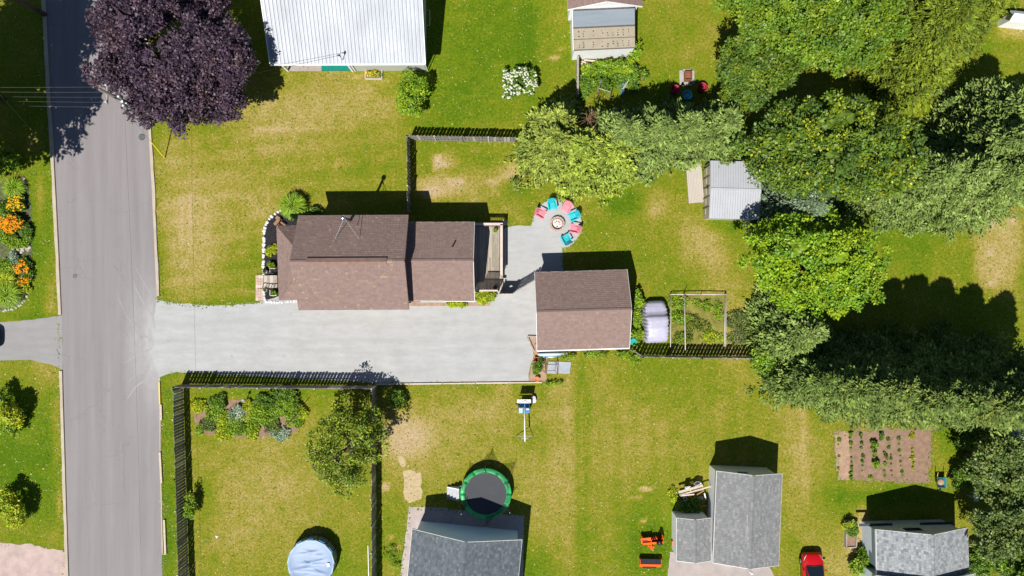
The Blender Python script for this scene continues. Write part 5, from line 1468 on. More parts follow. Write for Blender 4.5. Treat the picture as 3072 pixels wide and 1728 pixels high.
for k, (x, y, rx, ry, pl) in enumerate([(1230, 840, .9, .5, FRESH), (1250, 960, .7, .6, FRESH), (1400, 1000, .9, .6, OLIVE), (1500, 1090, .8, .5, LIME), (1300, 1100, .8, .5, OLIVE), (1560, 900, .4, .7, FRESH), (1440, 860, .7, .4, FRESH), (1700, 980, 1.1, .9, DARKCON), (1700, 1100, .9, .6, DARKCON), (1260, 1120, .6, .4, FRESH)]):
    bush("weed_clump", ["weeds in the pipe framed bed's top left corner", "weeds at the pipe framed bed's left pipe", "olive weeds in the middle of the pipe framed bed", "lime weeds low in the pipe framed bed", "olive weeds left of centre in the pipe framed bed", "weeds along the pipe framed bed's right pipes", "weeds between the bare patches of the pipe framed bed", "dark brush right of the pipe framed bed", "dark brush by the fence right of the pipe framed bed", "weeds in the pipe framed bed's lower left corner"][k], Z(2, 1, x, y), (rx * 1.25, ry * 1.25), .3, pl, "weeds", "weeds of the pipe framed bed", 220 + k, .12, 26, 1.0, .2)

# -- grass: coarser tufts standing in the turf and creeping over the edges of drive, kerbs and fences
def inside(px, py, poly):
    c = np.zeros(len(px), bool); j = len(poly) - 1
    for i in range(len(poly)):
        (xi, yi), (xj, yj) = poly[i], poly[j]
        c ^= ((yi > py) != (yj > py)) & (px < (xj - xi) * (py - yi) / (yj - yi + 1e-9) + xi)
        j = i
    return c
r = np.random.default_rng(99)
n = 34000
px = r.uniform(-20, 3092, n); py = r.uniform(-20, 1748, n)
road_poly = [(x - 8, y) for x, y in LEFT] + [(x + 10, y) for x, y in reversed(RIGHT)]
bad = inside(px, py, road_poly) | inside(px, py, drive)
for pl in ([(2500, 1295), (2800, 1282), (2788, 1452), (2510, 1442)], [(-400, 967), (186, 946), (189, 1110), (91, 1079), (-400, 1083)], [(-400, 1625), (205, 1653), (215, 2000), (-400, 2000)], [(1225, 1520), (1575, 1547), (1560, 1900), (1190, 1900)], [(2010, 1656), (2330, 1690), (2340, 2000), (1985, 2000)], [(1400, 660), (1510, 660), (1510, 900), (1400, 900)], [(785, 640), (1240, 640), (1240, 920), (785, 920)], [(2055, 470), (2110, 470), (2110, 610), (2055, 610)]):
    bad |= inside(px, py, pl)
px, py = px[~bad], py[~bad]
edge = []
def fringe(poly, per_m, out, closed=False):
    k = list(zip(poly, poly[1:] + (poly[:1] if closed else [])))
    for (x0, y0), (x1, y1) in k[:len(poly) if closed else len(poly) - 1]:
        L_ = math.hypot(x1 - x0, y1 - y0) / 36
        for _ in range(int(L_ * per_m)):
            t_ = r.random(); edge.append((x0 + (x1 - x0) * t_ + r.normal() * out, y0 + (y1 - y0) * t_ + r.normal() * out))
fringe(drive[:7], 26, 3); fringe(drive[12:34], 22, 3); fringe([(1126, 1153), (1584, 1152)], 20, 3); fringe([(517, 1117), (676, 1124), (900, 1136), (1126, 1149)], 22, 3)
fringe([(x - 13, y) for x, y in LEFT if 0 <= y <= 1730], 10, 2); fringe([(x + 12, y) for x, y in RIGHT if 0 <= y <= 900], 10, 2); fringe([(x + 7, y) for x, y in RIGHT if y > 1130], 12, 3)
for pl in ([(1233, 640), (1231, 422), (1546, 428)], [(549, 1154), (1128, 1158)], [(549, 1160), (568, 1790)], [(1128, 1163), (1128, 1790)], [(1918, 1066), (2290, 1070)]): fringe(pl, 14, 4)
fringe([(1228, 1520), (1430, 1534), (1572, 1547)], 16, 3); fringe([(1202, 1728), (1222, 1560), (1228, 1520)], 16, 3); fringe([(2503, 1297), (2799, 1282), (2786, 1451), (2512, 1441)], 22, 5, True)
edge = np.array(edge)
ne = len(edge)
X = np.concatenate([px, edge[:, 0]]); Y = np.concatenate([py, edge[:, 1]]); n = len(X)
P = np.stack([(X - 1536) / 36, (864 - Y) / 36, np.full(n, .004)], 1)
a = r.uniform(0, 6.28, n); el = r.uniform(.03, .35, n)
D = np.stack([np.cos(a) * np.cos(el), np.sin(a) * np.cos(el), np.sin(el)], 1)
Nn = unit(r.normal(size=(n, 3)) * .22 + np.array([0, 0, 1]))
L = r.uniform(.07, .20, n); L[-ne:] *= 1.15
pal = [((.10, .165, .006), 5), ((.16, .20, .010), 5), ((.26, .235, .03), 4), ((.36, .28, .075), 3), ((.42, .34, .13), 1)]
C = pal_np(pal, n, r) / 1.3 * r.uniform(.8, 1.2, (n, 1))
C[-ne:] = pal_np([((.11, .18, .006), 3), ((.16, .21, .010), 3), ((.26, .24, .04), 1)], ne, r) / 1.3
g_ = leaf_obj("grass", P, D, Nn, L, L * r.uniform(.35, .8, n), C, M_LEAF)
tag(g_, "coarse grass tufts standing in the lawns and along their edges", "grass", None, "stuff")
# ================================================================== OBJECTS
UPV = Vector((0, 0, 1))
# ---- utility pole and wires
PH = 8.8
pb_ = W(1536 - 1238 * (1 - PH / HC), 864 - 596 * (1 - PH / HC))
pole = thing("utility_pole", "wooden utility pole at the kerb under the purple maple", "pole", pb_)
MB().tube([pb_, pb_ + UPV * PH], [.16, .11], 10).build("shaft", mat("pole_wood", (.16, .14, .125), .9, var=.3, stretch=(3, 3, .3)), pole, True)
MB().bar(pb_ + Vector((-.15, .75, 7.6)), pb_ + Vector((-.15, -.75, 7.6)), .09, .11).build("cross_arm", M_GREYWOOD, pole)
for k in range(3):
    q_ = pb_ + Vector((-.15, .6 - k * .6, 7.66))
    MB().lathe([(0, .22), (.05, .2), (.07, .12), (.05, .08), (.06, .02), (.03, 0)], q_, 8).build("insulator", M_WHITE2, pole, True)
for k, z_ in enumerate((6.9, 6.3)):
    MB().lathe([(0, .55), (.14, .52), (.16, .45), (.16, .08), (.12, 0), (0, 0)], pb_ + Vector((.28, .05 - .5 * k, z_ - .4)), 12).build("canister", M_STEEL, pole, True)
for k, (dx, dy, z_) in enumerate(((.0, .0, 6.1), (.0, 0, 5.6))):
    MB().box(pb_ + Vector((.12, -.15, z_)), (.16, .16, .3)).build("terminal_box", M_WHITE2, pole)
M_WIRE = mat("wire_grey", (.13, .133, .138), .5, .3)
def wire(label, a, b, sag, r=.014, material=None):
    pts = [a.lerp(b, k / 14) - UPV * sag * 4 * (k / 14) * (1 - k / 14) for k in range(15)]
    one("overhead_wire", label, "wire", MB().tube(pts, r, 5), material or M_WIRE, a, "overhead wires")
far = W(-330, 272, 7.5)
for k in range(5):
    wire(["thickest", "second", "third", "fourth", "lowest"][k] + " of the overhead wires crossing the street to the left", pb_ + Vector((-.15, .5 - .25 * k, 7.7 - .45 * k)), far + Vector((0, .35 - .22 * k, -.3 * k)), .25, .006 if k < 2 else .005, M_WIRE)
wire("overhead wire running up the street from the pole's right arm end", pb_ + Vector((-.15, .6, 7.9)), W(296, -420, 7.9), .35, .008)
wire("overhead wire running down the street from the pole, along the road's right lane", pb_ + Vector((.5, -.6, 6.6)), W(432, 2300, 6.2), .5, .008)
wire("service wire from the pole to the metal roofed house's mast", pb_ + Vector((.1, 0, 6.6)), mast + UPV * .7, .35, .012, M_BLACK)
anch = W(495, 475)
wire("steel guy wire from the pole down to the yellow guard", pb_ + Vector((0, 0, 7.2)), anch, 0, .01)
gd = (pb_ + Vector((0, 0, 7.2)) - anch).normalized()
one("guy_guard", "yellow guy wire guard slanting up from the lawn by the kerb", "wire guard", MB().tube([anch + gd * .1, anch + gd * 2.4], .045, 8), M_YELLOW, anch)
wire("thin wire slanting over the shaded verge at the left edge", W(0, 285, 6.8), W(128, 430, .4), .05, .012)

# ---- road iron and timbers
def manhole(label, p, r):
    root = thing("manhole_cover", label, "manhole", p)
    mb = MB(); mb.lathe([(r, 0), (r, .016), (r * .9, .018), (r * .88, .012), (0, .012)], p, 22); mb.build("rim", M_DARKSTEEL, root)
    for k in range(-3, 4):
        w = math.sqrt(max(0, .8 - (k / 4) ** 2)) * r
        MB().box(p + Vector((0, k * r / 4.4, .018)), (2 * w, r * .1, .012)).build("bar", M_STEEL, root)
manhole("round iron drain cover near the kerb below the purple maple", W(426, 411, 0), .27)
manhole("small round iron cover in the street's left lane", W(225, 828, 0), .17)
for k, (x0, y0, x1, y1) in enumerate([(1215, 155, 1218, 272), (1208, 515, 1220, 745), (1240, 1025, 1250, 1286)]):
    a, b = Z(0, 2, x0, y0, .08), Z(0, 2, x1, y1, .08)
    one("kerb_timber", ["short pale timber on the verge beside the yellow kerb end", "long pale timber on the verge, middle of the three", "long pale timber on the verge at the bottom, by the fence"][k], "timber", MB().bar(a, b, .16, .15), M_TIMBER, (a + b) / 2 * 1.0 - UPV * .08, "verge timbers")
a, b = Z(0, 2, 1203, -15, .09), Z(0, 2, 1207, 150, .09)
one("yellow_kerb_strip", "yellow painted strip on the kerb at the drive mouth", "kerb paint", MB().bar(a, b, .1, .1), M_YELLOW, a)
a, b = W(1128, 1153, .07), W(1626, 1147, .07)
dt = thing("drive_edging", "pale timber edging along the gravel drive's lower side", "edging", a)
for k in range(5):
    MB().bar(a.lerp(b, k / 5 + .002), a.lerp(b, (k + 1) / 5 - .002), .11, .13).build("timber", M_CAP if k % 2 else M_TIMBER, dt)
tri = thing("timber_edging", "dark timber edging forming a corner at the garage's drive side", "edging", W(1582, 1010))
for p_, q_ in (((1583, 1009), (1611, 1010)), ((1583, 1012), (1601, 1052))):
    MB().bar(W(*p_, .08), W(*q_, .08), .12, .16).build("timber", M_GREYWOOD, tri)
a, b = Z(1, 2, 846, 1218, 1.4), Z(1, 2, 852, 1480, 1.4)
one("white_rail", "white plank fixed along the fence near the round pool", "rail", MB().bar(a, b, .05, .16), M_WHITE, Vector((a.x, a.y, 1.3)))

# ---- Adirondack chairs round the fire pit
def adirondack(label, material, slats=5):
    root = thing("garden_chair", label, "chair", (0, 0, 0), "Adirondack chairs round the fire pit")
    for k in range(5):
        y = .30 - k * .115; z_ = .36 - k * .022
        MB().box((0, y, z_), (.5, .1, .022), 0, -.19).build("seat_slat", material, root)
    for k in range(7):
        f = (k - 3) / 3; x = f * .2
        top = .98 - .13 * f * f
        MB().hexa([Vector((x - .028, -.20, .28)), Vector((x + .028, -.20, .28)), Vector((x + .028, -.224, .28)), Vector((x - .028, -.224, .28)),
                   Vector((x * 1.45 - .038, -.20 - .34 * top, top)), Vector((x * 1.45 + .038, -.20 - .34 * top, top)), Vector((x * 1.45 + .038, -.225 - .34 * top, top)), Vector((x * 1.45 - .038, -.225 - .34 * top, top))]).build("back_slat", material, root)
    MB().box((0, -.44, .62), (.56, .03, .07)).build("back_brace", material, root)
    for s in (-1, 1):
        mb = MB(); mb.prism([(s * .27, .36), (s * .40, .34), (s * .40, .05), (s * .36, -.42), (s * .29, -.42), (s * .28, 0)], .54, .565)
        mb.build("armrest", material, root)
        MB().box((s * .29, .30, .27), (.03, .09, .54)).build("leg", material, root)
        MB().bar((s * .27, .36, .34), (s * .27, -.50, .04), .03, .13).build("leg", material, root)
    return root
CQ = lambda x, y: Q(1570, 560, 7.245, x, y, .4)
pit = Q(1570, 560, 7.245, 735, 815)
chairs = {}
for nme, mt in (("pink", M_PINK), ("turq", M_TURQ)): chairs[nme] = adirondack("", mt)
first = {"pink": True, "turq": True}
for nme, x, y, tw_, lb_ in (("pink", 385, 590, .05, "pink Adirondack chair left of the fire pit"), ("turq", 625, 410, -.1, "turquoise Adirondack chair at the top left of the fire pit"), ("pink", 935, 465, .0, "pink Adirondack chair at the top right of the fire pit"), ("turq", 1085, 645, -.05, "turquoise Adirondack chair right of the fire pit, upper one"), ("pink", 1105, 920, .12, "pink Adirondack chair right of the fire pit, lower one"), ("turq", 925, 1140, .0, "turquoise Adirondack chair at the lower right of the fire pit")):
    p_ = CQ(x, y); p_.z = 0
    d_ = pit - p_; rz = math.atan2(d_.y, d_.x) - math.pi / 2 + tw_
    if first[nme]:
        o_ = chairs[nme]; first[nme] = False; o_.location = p_; o_.rotation_euler.z = rz; o_["label"] = lb_
    else:
        o_ = dup(chairs[nme], p_, rz, lb_)
    o_.scale = (.98, .98, .98)
fp = thing("fire_pit", "round stone fire pit with pale ash amid the Adirondack chairs", "fire pit", Vector((pit.x, pit.y, 0)))
for k in range(14):
    a = k * 2 * math.pi / 14
    for lv in range(2):
        a2 = a + lv * .22
        MB().box(pit + Vector((math.cos(a2) * .54, math.sin(a2) * .54, .08 + lv * .15)), (.15, .225, .14), a2 + random.uniform(-.05, .05)).build("stone", mat("pit_stone_%d" % (k % 3), ((.44, .34, .29), (.40, .36, .33), (.48, .33, .27))[k % 3], .9, var=.25, scale=8), fp)
MB().lathe([(.46, .0), (.46, .33), (.44, .33), (.44, .05), (0, .07)], pit, 24).build("liner", M_RUST, fp)
MB().lathe([(.44, .10), (.3, .14), (.12, .12), (0, .15)], pit, 20).build("ash", M_ASH, fp, True)
for k in range(7):
    a = random.uniform(0, 6.28); q_ = pit + Vector((math.cos(a) * .22, math.sin(a) * .22, .15))
    MB().box(q_, (.05, .09, .04), a).build("charcoal", M_BLACK, fp)

# ---- plastic tub chairs by the grill box on the upper lawn
def tub(label, p, rz, material, cushion=None):
    root = thing("tub_chair", label, "chair", (0, 0, 0), "tub chairs on the upper lawn")
    n = 20; rg = []
    for (r_o, z_o) in ((.30, .0), (.36, .38), (.42, .62)):
        rg.append([(math.cos(2 * math.pi * k / n) * r_o * (1 if abs(math.cos(2 * math.pi * k / n)) < .8 else .96), math.sin(2 * math.pi * k / n) * r_o, z_o + (.16 * max(0, -math.sin(2 * math.pi * k / n)) - .10 * max(0, math.sin(2 * math.pi * k / n) - .5) if z_o > .5 else 0)) for k in range(n)])
    for (r_o, z_o) in ((.37, .62), (.29, .40), (.27, .36)):
        rg.append([(math.cos(2 * math.pi * k / n) * r_o, math.sin(2 * math.pi * k / n) * r_o, z_o + (.16 * max(0, -math.sin(2 * math.pi * k / n)) - .10 * max(0, math.sin(2 * math.pi * k / n) - .5) if z_o > .5 else 0)) for k in range(n)])
    MB().rings(rg).build("shell", material, root, True)
    MB().box((0, .02, .385), (.34, .34, .05)).build("cushion", cushion or material, root)
    for s in (-1, 1):
        for t_ in (-1, 1): MB().box((s * .2, t_ * .2, .02), (.06, .06, .04)).build("foot", material, root)
    root.location = p; root.rotation_euler.z = rz
tub("maroon tub chair in the hedge's shade, leftmost of three", W(2021, 274), -.6, M_MAROON)
tub("turquoise tub chair in the hedge's shade", W(2057, 291), 0, M_TURQ, mat("grey_cushion", (.30, .42, .45)))
tub("red tub chair half in sun by the rusty fire box", W(2102, 268), .7, M_MAROON)
fbq = W(2064, 234)
fx_ = thing("fire_box", "rusty square fire box on grey slabs by the tub chairs", "fire box", fbq)
for (dx, dy, w_, h_) in ((-.55, .0, .35, 1.25), (.35, .05, .32, 1.1), (-.1, -.5, .9, .3), (-.1, .62, .7, .22)):
    MB().box(fbq + Vector((dx, dy, .04)), (w_, h_, .08), .03).build("slab", mat("grey_slab", (.36, .35, .34), .9), fx_)
for (dx, dy, w_, h_) in ((-.27, .1, .05, .75), (.27, .1, .05, .75), (0, -.25, .5, .05), (0, .45, .5, .05)):
    MB().box(fbq + Vector((dx - .05, dy, .24)), (w_, h_, .32)).build("side", M_RUST, fx_)
MB().box(fbq + Vector((-.05, .1, .12)), (.5, .7, .06)).build("floor", M_RUST, fx_)
# grey leaning board wall, ladder frame, tarpaulin, planks by the lean-to
a, b = W(1727, 186), W(1727, 296)
bwall = thing("board_wall", "grey weathered board wall below the patched lean-to", "fence", a)
for k in range(3):
    MB().bar(a + Vector((.05, 0, .28 + .46 * k)), b + Vector((.05, 0, .28 + .46 * k)), .04, .44).build("board", M_GREYWOOD, bwall)
MB().bar(a + Vector((.05, 0, 1.42)), b + Vector((.05, 0, 1.42)), .16, .05).build("cap", M_GREYWOOD, bwall)
for k in range(4): MB().box(a.lerp(b, k / 3) + Vector((.12, 0, .7)), (.09, .09, 1.4)).build("post", M_GREYWOOD, bwall)
lad = thing("ladder_frame", "bare metal frame standing in the shaded bushes", "frame", W(1790, 298))
l0, l1 = W(1790, 300, .3), W(1803, 238, 1.6)
MB().tube([l0, l1], .035, 7).build("rail", M_STEEL, lad); m0, m1 = W(1829, 300, .3), W(1834, 268, 1.6)
MB().tube([m0, m1], .035, 7).build("rail", M_STEEL, lad)
MB().tube([W(1797, 265, 1.3), W(1831, 276, 1.3)], .03, 7).build("rung", M_STEEL, lad)
for z_, p_ in ((0, l0), (0, m0)): MB().tube([Vector((p_.x, p_.y, 0)), p_], .035, 6).build("leg", M_STEEL, lad)
tp_ = W(1862, 245)
def cloth(label, name, corners, h, material, seed, cat="tarpaulin"):
    r = np.random.default_rng(seed); n = 12
    mb = MB(); c0, c1, c2, c3 = corners
    g = []
    for i in range(n):
        for j in range(n):
            p = c0.lerp(c1, i / (n - 1)).lerp(c3.lerp(c2, i / (n - 1)), j / (n - 1))
            g.append(p + Vector((r.normal() * .03, r.normal() * .03, h * (.6 + .4 * math.sin(i * 1.3 + seed) * math.cos(j * 1.1)) + r.uniform(0, .05))))
    mb.v = g
    for i in range(n - 1):
        for j in range(n - 1): mb.f.append((i * n + j, (i + 1) * n + j, (i + 1) * n + j + 1, i * n + j + 1))
    return one(name, label, cat, mb, material, Vector((tp_.x, tp_.y, 0)) if False else Vector((corners[0].x, corners[0].y, 0)), smooth=True)
M_TARP = mat("blue_tarpaulin", (.12, .36, .62), .5, var=.25, scale=5)
cloth("crumpled blue tarpaulin among the shaded bushes", "tarpaulin", [W(1852, 233), W(1877, 231), W(1874, 262), W(1848, 262)], .35, M_TARP, 3)
cloth("small blue tarpaulin end at the hedge's edge", "tarpaulin", [W(1862, 268), W(1874, 266), W(1870, 288), W(1860, 287)], .3, M_TARP, 4)
for k, (p_, q_, lb_) in enumerate([((1745, 184, .3), (1778, 196, .5), "pale plank leaning at the lean-to's foot, left"), ((1742, 190, .4), (1772, 205, .3), "second pale plank at the lean-to's foot"), ((1752, 180, .3), (1790, 184, .3), "pale plank lying along the lean-to's wall"), ((1868, 268, .5), (1888, 236, .6), "grey plank lying over the blue tarpaulin")]):
    one("plank", lb_, "plank", MB().bar(W(*p_), W(*q_), .14, .04), M_TIMBER if k < 3 else M_GREYWOOD, Vector((W(*p_).x, W(*p_).y, .2)))

# ---- flower box by the metal roofed house
fb_ = [z10(828, 527, 0), z10(953, 527, 0), z10(953, 600, 0), z10(828, 600, 0)]
fbx = thing("flower_box", "white edged flower box in front of the metal roofed house", "planter", (fb_[0] + fb_[2]) / 2)
for p_, q_ in zip(fb_, fb_[1:] + fb_[:1]): MB().bar(p_ + UPV * .1, q_ + UPV * .1, .06, .2).build("board", M_CAP, fbx)
MB().prism(fb_, 0, .13).build("soil", M_SOIL, fbx)
bush("bedding_flowers", "yellow and red bedding flowers in the white edged box", (fb_[0] + fb_[2]) / 2 + UPV * .1, (.6, .36), .45, FRESH, "flowers", None, 301, .12, bloom=(60, [(.8, .55, .02), (.6, .08, .04), (.85, .6, .05)], .11))

# ---- front of the brown house
st0 = [HF(160, 1235), HF(385, 1235), HF(385, 1430), HF(160, 1430)]
steps = thing("front_steps", "pale wooden front steps with dark railings at the house's street side", "steps", (st0[0] + st0[2]) / 2)
for k in range(4):
    xa = 165 + k * 55
    MB().prism([HF(xa, 1240), HF(395, 1240), HF(395, 1425), HF(xa, 1425)], .14 * k, .14 * (k + 1)).build("tread", M_GREYWOOD if k % 2 else M_DECK2, steps)
for yy in (1215, 1440):
    a, b = HF(130, yy), HF(390, yy)
    MB().bar(a + UPV * .9, b + UPV * 1.35, .05, .07).build("handrail", M_DKWOOD, steps)
    for k in range(6): q_ = a.lerp(b, k / 5); MB().box(q_ + UPV * (.45 + .06 * k), (.04, .04, .9 + .1 * k)).build("baluster", M_DKWOOD, steps)
for yy in (1135, 1540):
    MB().bar(HF(290, yy) + UPV * .6, HF(385, yy) + UPV * .6, .05, .06).build("side_rail", M_CAP, steps)
    MB().bar(HF(290, yy) + UPV * .6, HF(290, yy + (80 if yy < 1300 else -80)) + UPV * .6, .05, .06).build("side_rail", M_CAP, steps)
pavs = thing("paver_path", "pink paver path at the foot of the front steps", "path", W(775, 865))
rnd = random.Random(4)
for i in range(3):
    for j in range(8):
        q_ = Z(1, 1, 8 + i * 19, 640 + j * 24)
        MB().box(q_ + UPV * .025, (.2, .255, .05), rnd.uniform(-.03, .03)).build("paver", M_PAVER if rnd.random() < .7 else M_CAP, pavs)
def pot(name, label, p, r, h, material, fill=None, plantp=None, seed=1):
    root = thing(name, label, "plant pot", Vector((p.x, p.y, p.z)))
    MB().lathe([(r * .7, 0), (r, h * .92), (r * 1.1, h * .92), (r * 1.1, h), (r * .9, h), (r * .85, h * .8), (0, h * .8)], p, 18).build("pot", material, root)
    if plantp:
        r_ = np.random.default_rng(seed); n = 90
        P = np.array(p) + np.stack([r_.normal(size=n) * r * .4, r_.normal(size=n) * r * .4, h + r_.random(n) * .15], 1)
        D = unit(r_.normal(size=(n, 3)) + np.array([0, 0, .6])); Nn = unit(r_.normal(size=(n, 3)) * .5 + np.array([0, 0, 1]))
        leaf_obj("foliage", P, D, Nn, np.full(n, .13), np.full(n, .06), pal_np(plantp, n, r_), M_LEAF, root, p)
    return root
pot("plant_pot", "white pot left of the front steps, upper one", HF(200, 1180), .15, .35, M_WHITE2, None, MIDG, 1)
pot("plant_pot", "white pot left of the front steps, lower one", Z(1, 1, 80, 740), .15, .35, M_WHITE2, None, MIDG, 2)
pot("plant_pot", "cream pot with green plant on the deck", DQ(480, 272, DH), .17, .36, M_CAP, None, FRESH, 3)
pot("plant_pot", "dark pot in the deck's shaded corner", DQ(480, 1115, DH), .15, .3, M_BLACK, None, None, 4)
pot("orange_pot", "orange pot tipped at the drive's lower corner", W(1611, 1136), .2, .35, M_TERRA, None, None, 5)
wg = HF(400, 430)
bench = thing("timber_chair", "reddish timber slab chair in the mulch bed", "chair", wg)
for k, (p_, q_, w_, z_) in enumerate(((HF(345, 480), HF(400, 405), .26, .38), (HF(385, 370), HF(440, 400), .26, .7), (HF(400, 440), HF(430, 370), .2, .5), (HF(430, 440), HF(500, 490), .12, .3))):
    MB().bar(p_ + UPV * z_, q_ + UPV * z_, w_, .05).build(["seat", "backrest", "armrest", "rail"][k], M_BRWOOD, bench)
for p_ in (HF(345, 480), HF(400, 470), HF(390, 380), HF(440, 400)): MB().box(p_ + UPV * .19, (.07, .07, .38)).build("leg", M_BRWOOD, bench)

# ---- garage surroundings
pp = thing("pipe_stack", "stack of pale blue and white pipes at the garage's lower wall", "pipes", W(1655, 1064))
for k, (x0, y0, x1, y1, z_) in enumerate(((1614, 1060, 1700, 1056, .1), (1613, 1064, 1702, 1059, .22), (1616, 1068, 1704, 1060, .1), (1616, 1071, 1700, 1064, .2), (1618, 1066, 1692, 1062, .32), (1620, 1074, 1700, 1068, .1), (1616, 1062, 1690, 1060, .34))):
    MB().tube([W(x0, y0, z_), W(x1, y1, z_)], .055, 9).build("pipe", [M_LBLUE, M_WHITE2, M_STEEL][k % 3], pp, True)
bin_ = W(1613, 1077)
ob_ = thing("orange_bin", "open orange bin at the garage's front corner", "bin", bin_)
for (dx, dy, w_, h_) in ((0, .16, .5, .03), (0, -.16, .5, .03), (.24, 0, .03, .32), (-.24, 0, .03, .32)):
    MB().box(bin_ + Vector((dx, dy, .16)), (w_, h_, .32)).build("side", M_ORANGE, ob_)
MB().box(bin_ + UPV * .02, (.5, .34, .04)).build("base", M_DKRED, ob_)
sl_ = [W(1646, 1083), W(1713, 1086), W(1709, 1121), W(1640, 1120)]
one("concrete_slab", "blue grey slab on the grass under the brown steel frame", "slab", MB().prism(sl_, 0, .07), M_CONC, (sl_[0] + sl_[2]) / 2)
FQ = lambda x, y, h=0: Q(1560, 980, 8.05, x, y, h)
fr = thing("steel_frame", "brown steel stand frame over the blue grey slab", "frame", FQ(740, 970))
tops = [FQ(560, 845, .8), FQ(860, 850, .8), FQ(845, 1060, .8), FQ(552, 1070, .8)]
bots = [FQ(630, 920, .08), FQ(930, 925, .08), FQ(915, 1150, .08), FQ(625, 1120, .08)]
for p_, q_ in zip(tops, tops[1:] + tops[:1]): MB().tube([p_, q_], .025, 6).build("top_bar", mat("brown_steel", (.20, .11, .085), .7), fr)
for p_, q_ in zip(tops, bots): MB().tube([p_, q_], .025, 6).build("leg", mat("brown_steel", (.20, .11, .085)), fr)
MB().tube([bots[0], bots[3]], .025, 6).build("foot_bar", mat("brown_steel", (.20, .11, .085)), fr); MB().tube([bots[1], bots[2]], .025, 6).build("foot_bar", mat("brown_steel", (.20, .11, .085)), fr)
tb = W(1895, 1022)
brl = thing("rain_barrel", "teal rain barrel at the garage's right wall", "barrel", tb)
MB().lathe([(.26, 0), (.31, .2), (.32, .45), (.31, .7), (.27, .88), (.25, .9), (.2, .88), (0, .9)], tb, 20).build("body", M_TEALP, brl, True)
MB().lathe([(.32, .3), (.335, .32), (.335, .36), (.32, .38)], tb, 20).build("hoop", M_TEALP, brl)

# ---- covered car
cc = W(1964, 968)
cc = thing("covered_car", "small car under a lilac grey cover beside the garage", "car", cc)
secs = [(-1.62, .78, .55, .80), (-1.45, .88, .95, .90), (-1.1, .93, 1.20, .93), (-.4, .95, 1.38, .95), (.25, .96, 1.40, .95), (.52, .96, 1.36, .95), (.70, .96, 1.12, .94), (.95, .95, .98, .93), (1.3, .92, .92, .88), (1.62, .82, .82, .80), (1.85, .62, .55, .66)]
rg = []; rr_ = np.random.default_rng(8)
ny_ = 44
ys = np.linspace(secs[0][0], secs[-1][0], ny_)
for i, y in enumerate(ys):
    hw = np.interp(y, [s[0] for s in secs], [s[1] for s in secs]); top = np.interp(y, [s[0] for s in secs], [s[2] for s in secs]); sh = np.interp(y, [s[0] for s in secs], [s[3] for s in secs])
    ring = []
    prof_ = [(-1.06, .02), (-1.03, .25), (-1.0, .5), (-.97, .72), (-.90, .92), (-.80, .992), (-.5, 1.0), (-.25, 1.01), (0, 1.015), (.25, 1.01), (.5, 1.0), (.80, .992), (.90, .92), (.97, .72), (1.0, .5), (1.03, .25), (1.06, .02)]
    for j, (fx__, fz) in enumerate(prof_):
        fold = (.045 * math.sin(i * 1.7 + j * .5) + .03 * math.sin(i * .63 + j)) * (1 if fz < .95 else .12) + rr_.normal() * .006
        if y > .6 and fz > .8: fold += .018 * math.sin(j * 1.9)
        ring.append(Vector((fx__ * hw + fold * (1 if fx__ > 0 else -1), y, max(.02, fz * top + (rr_.normal() * .004)))) )
    rg.append(ring)
mb = MB(); n_ = len(rg[0])
for r0 in rg: mb.v += [p_ + cc.location for p_ in r0]
for i in range(len(rg) - 1):
    for j in range(n_ - 1): mb.f.append((i * n_ + j, i * n_ + j + 1, (i + 1) * n_ + j + 1, (i + 1) * n_ + j))
mb.f.append(tuple(range(n_))); mb.f.append(tuple((len(rg) - 1) * n_ + j for j in reversed(range(n_))))
M_COVER = mat("lilac_cover", (.40, .39, .50), .42, var=.1, scale=2, fine=14, bmp=.35, spec=.5)
mb.build("cover", M_COVER, cc, True)
for s in (-1, 1):
    for y in (-1.0, 1.05): MB().tube([cc.location + Vector((s * .70, y, .29)), cc.location + Vector((s * .90, y, .29))], .28, 16).build("wheel", M_RUBBER, cc, True)
cc.rotation_euler.z = .045

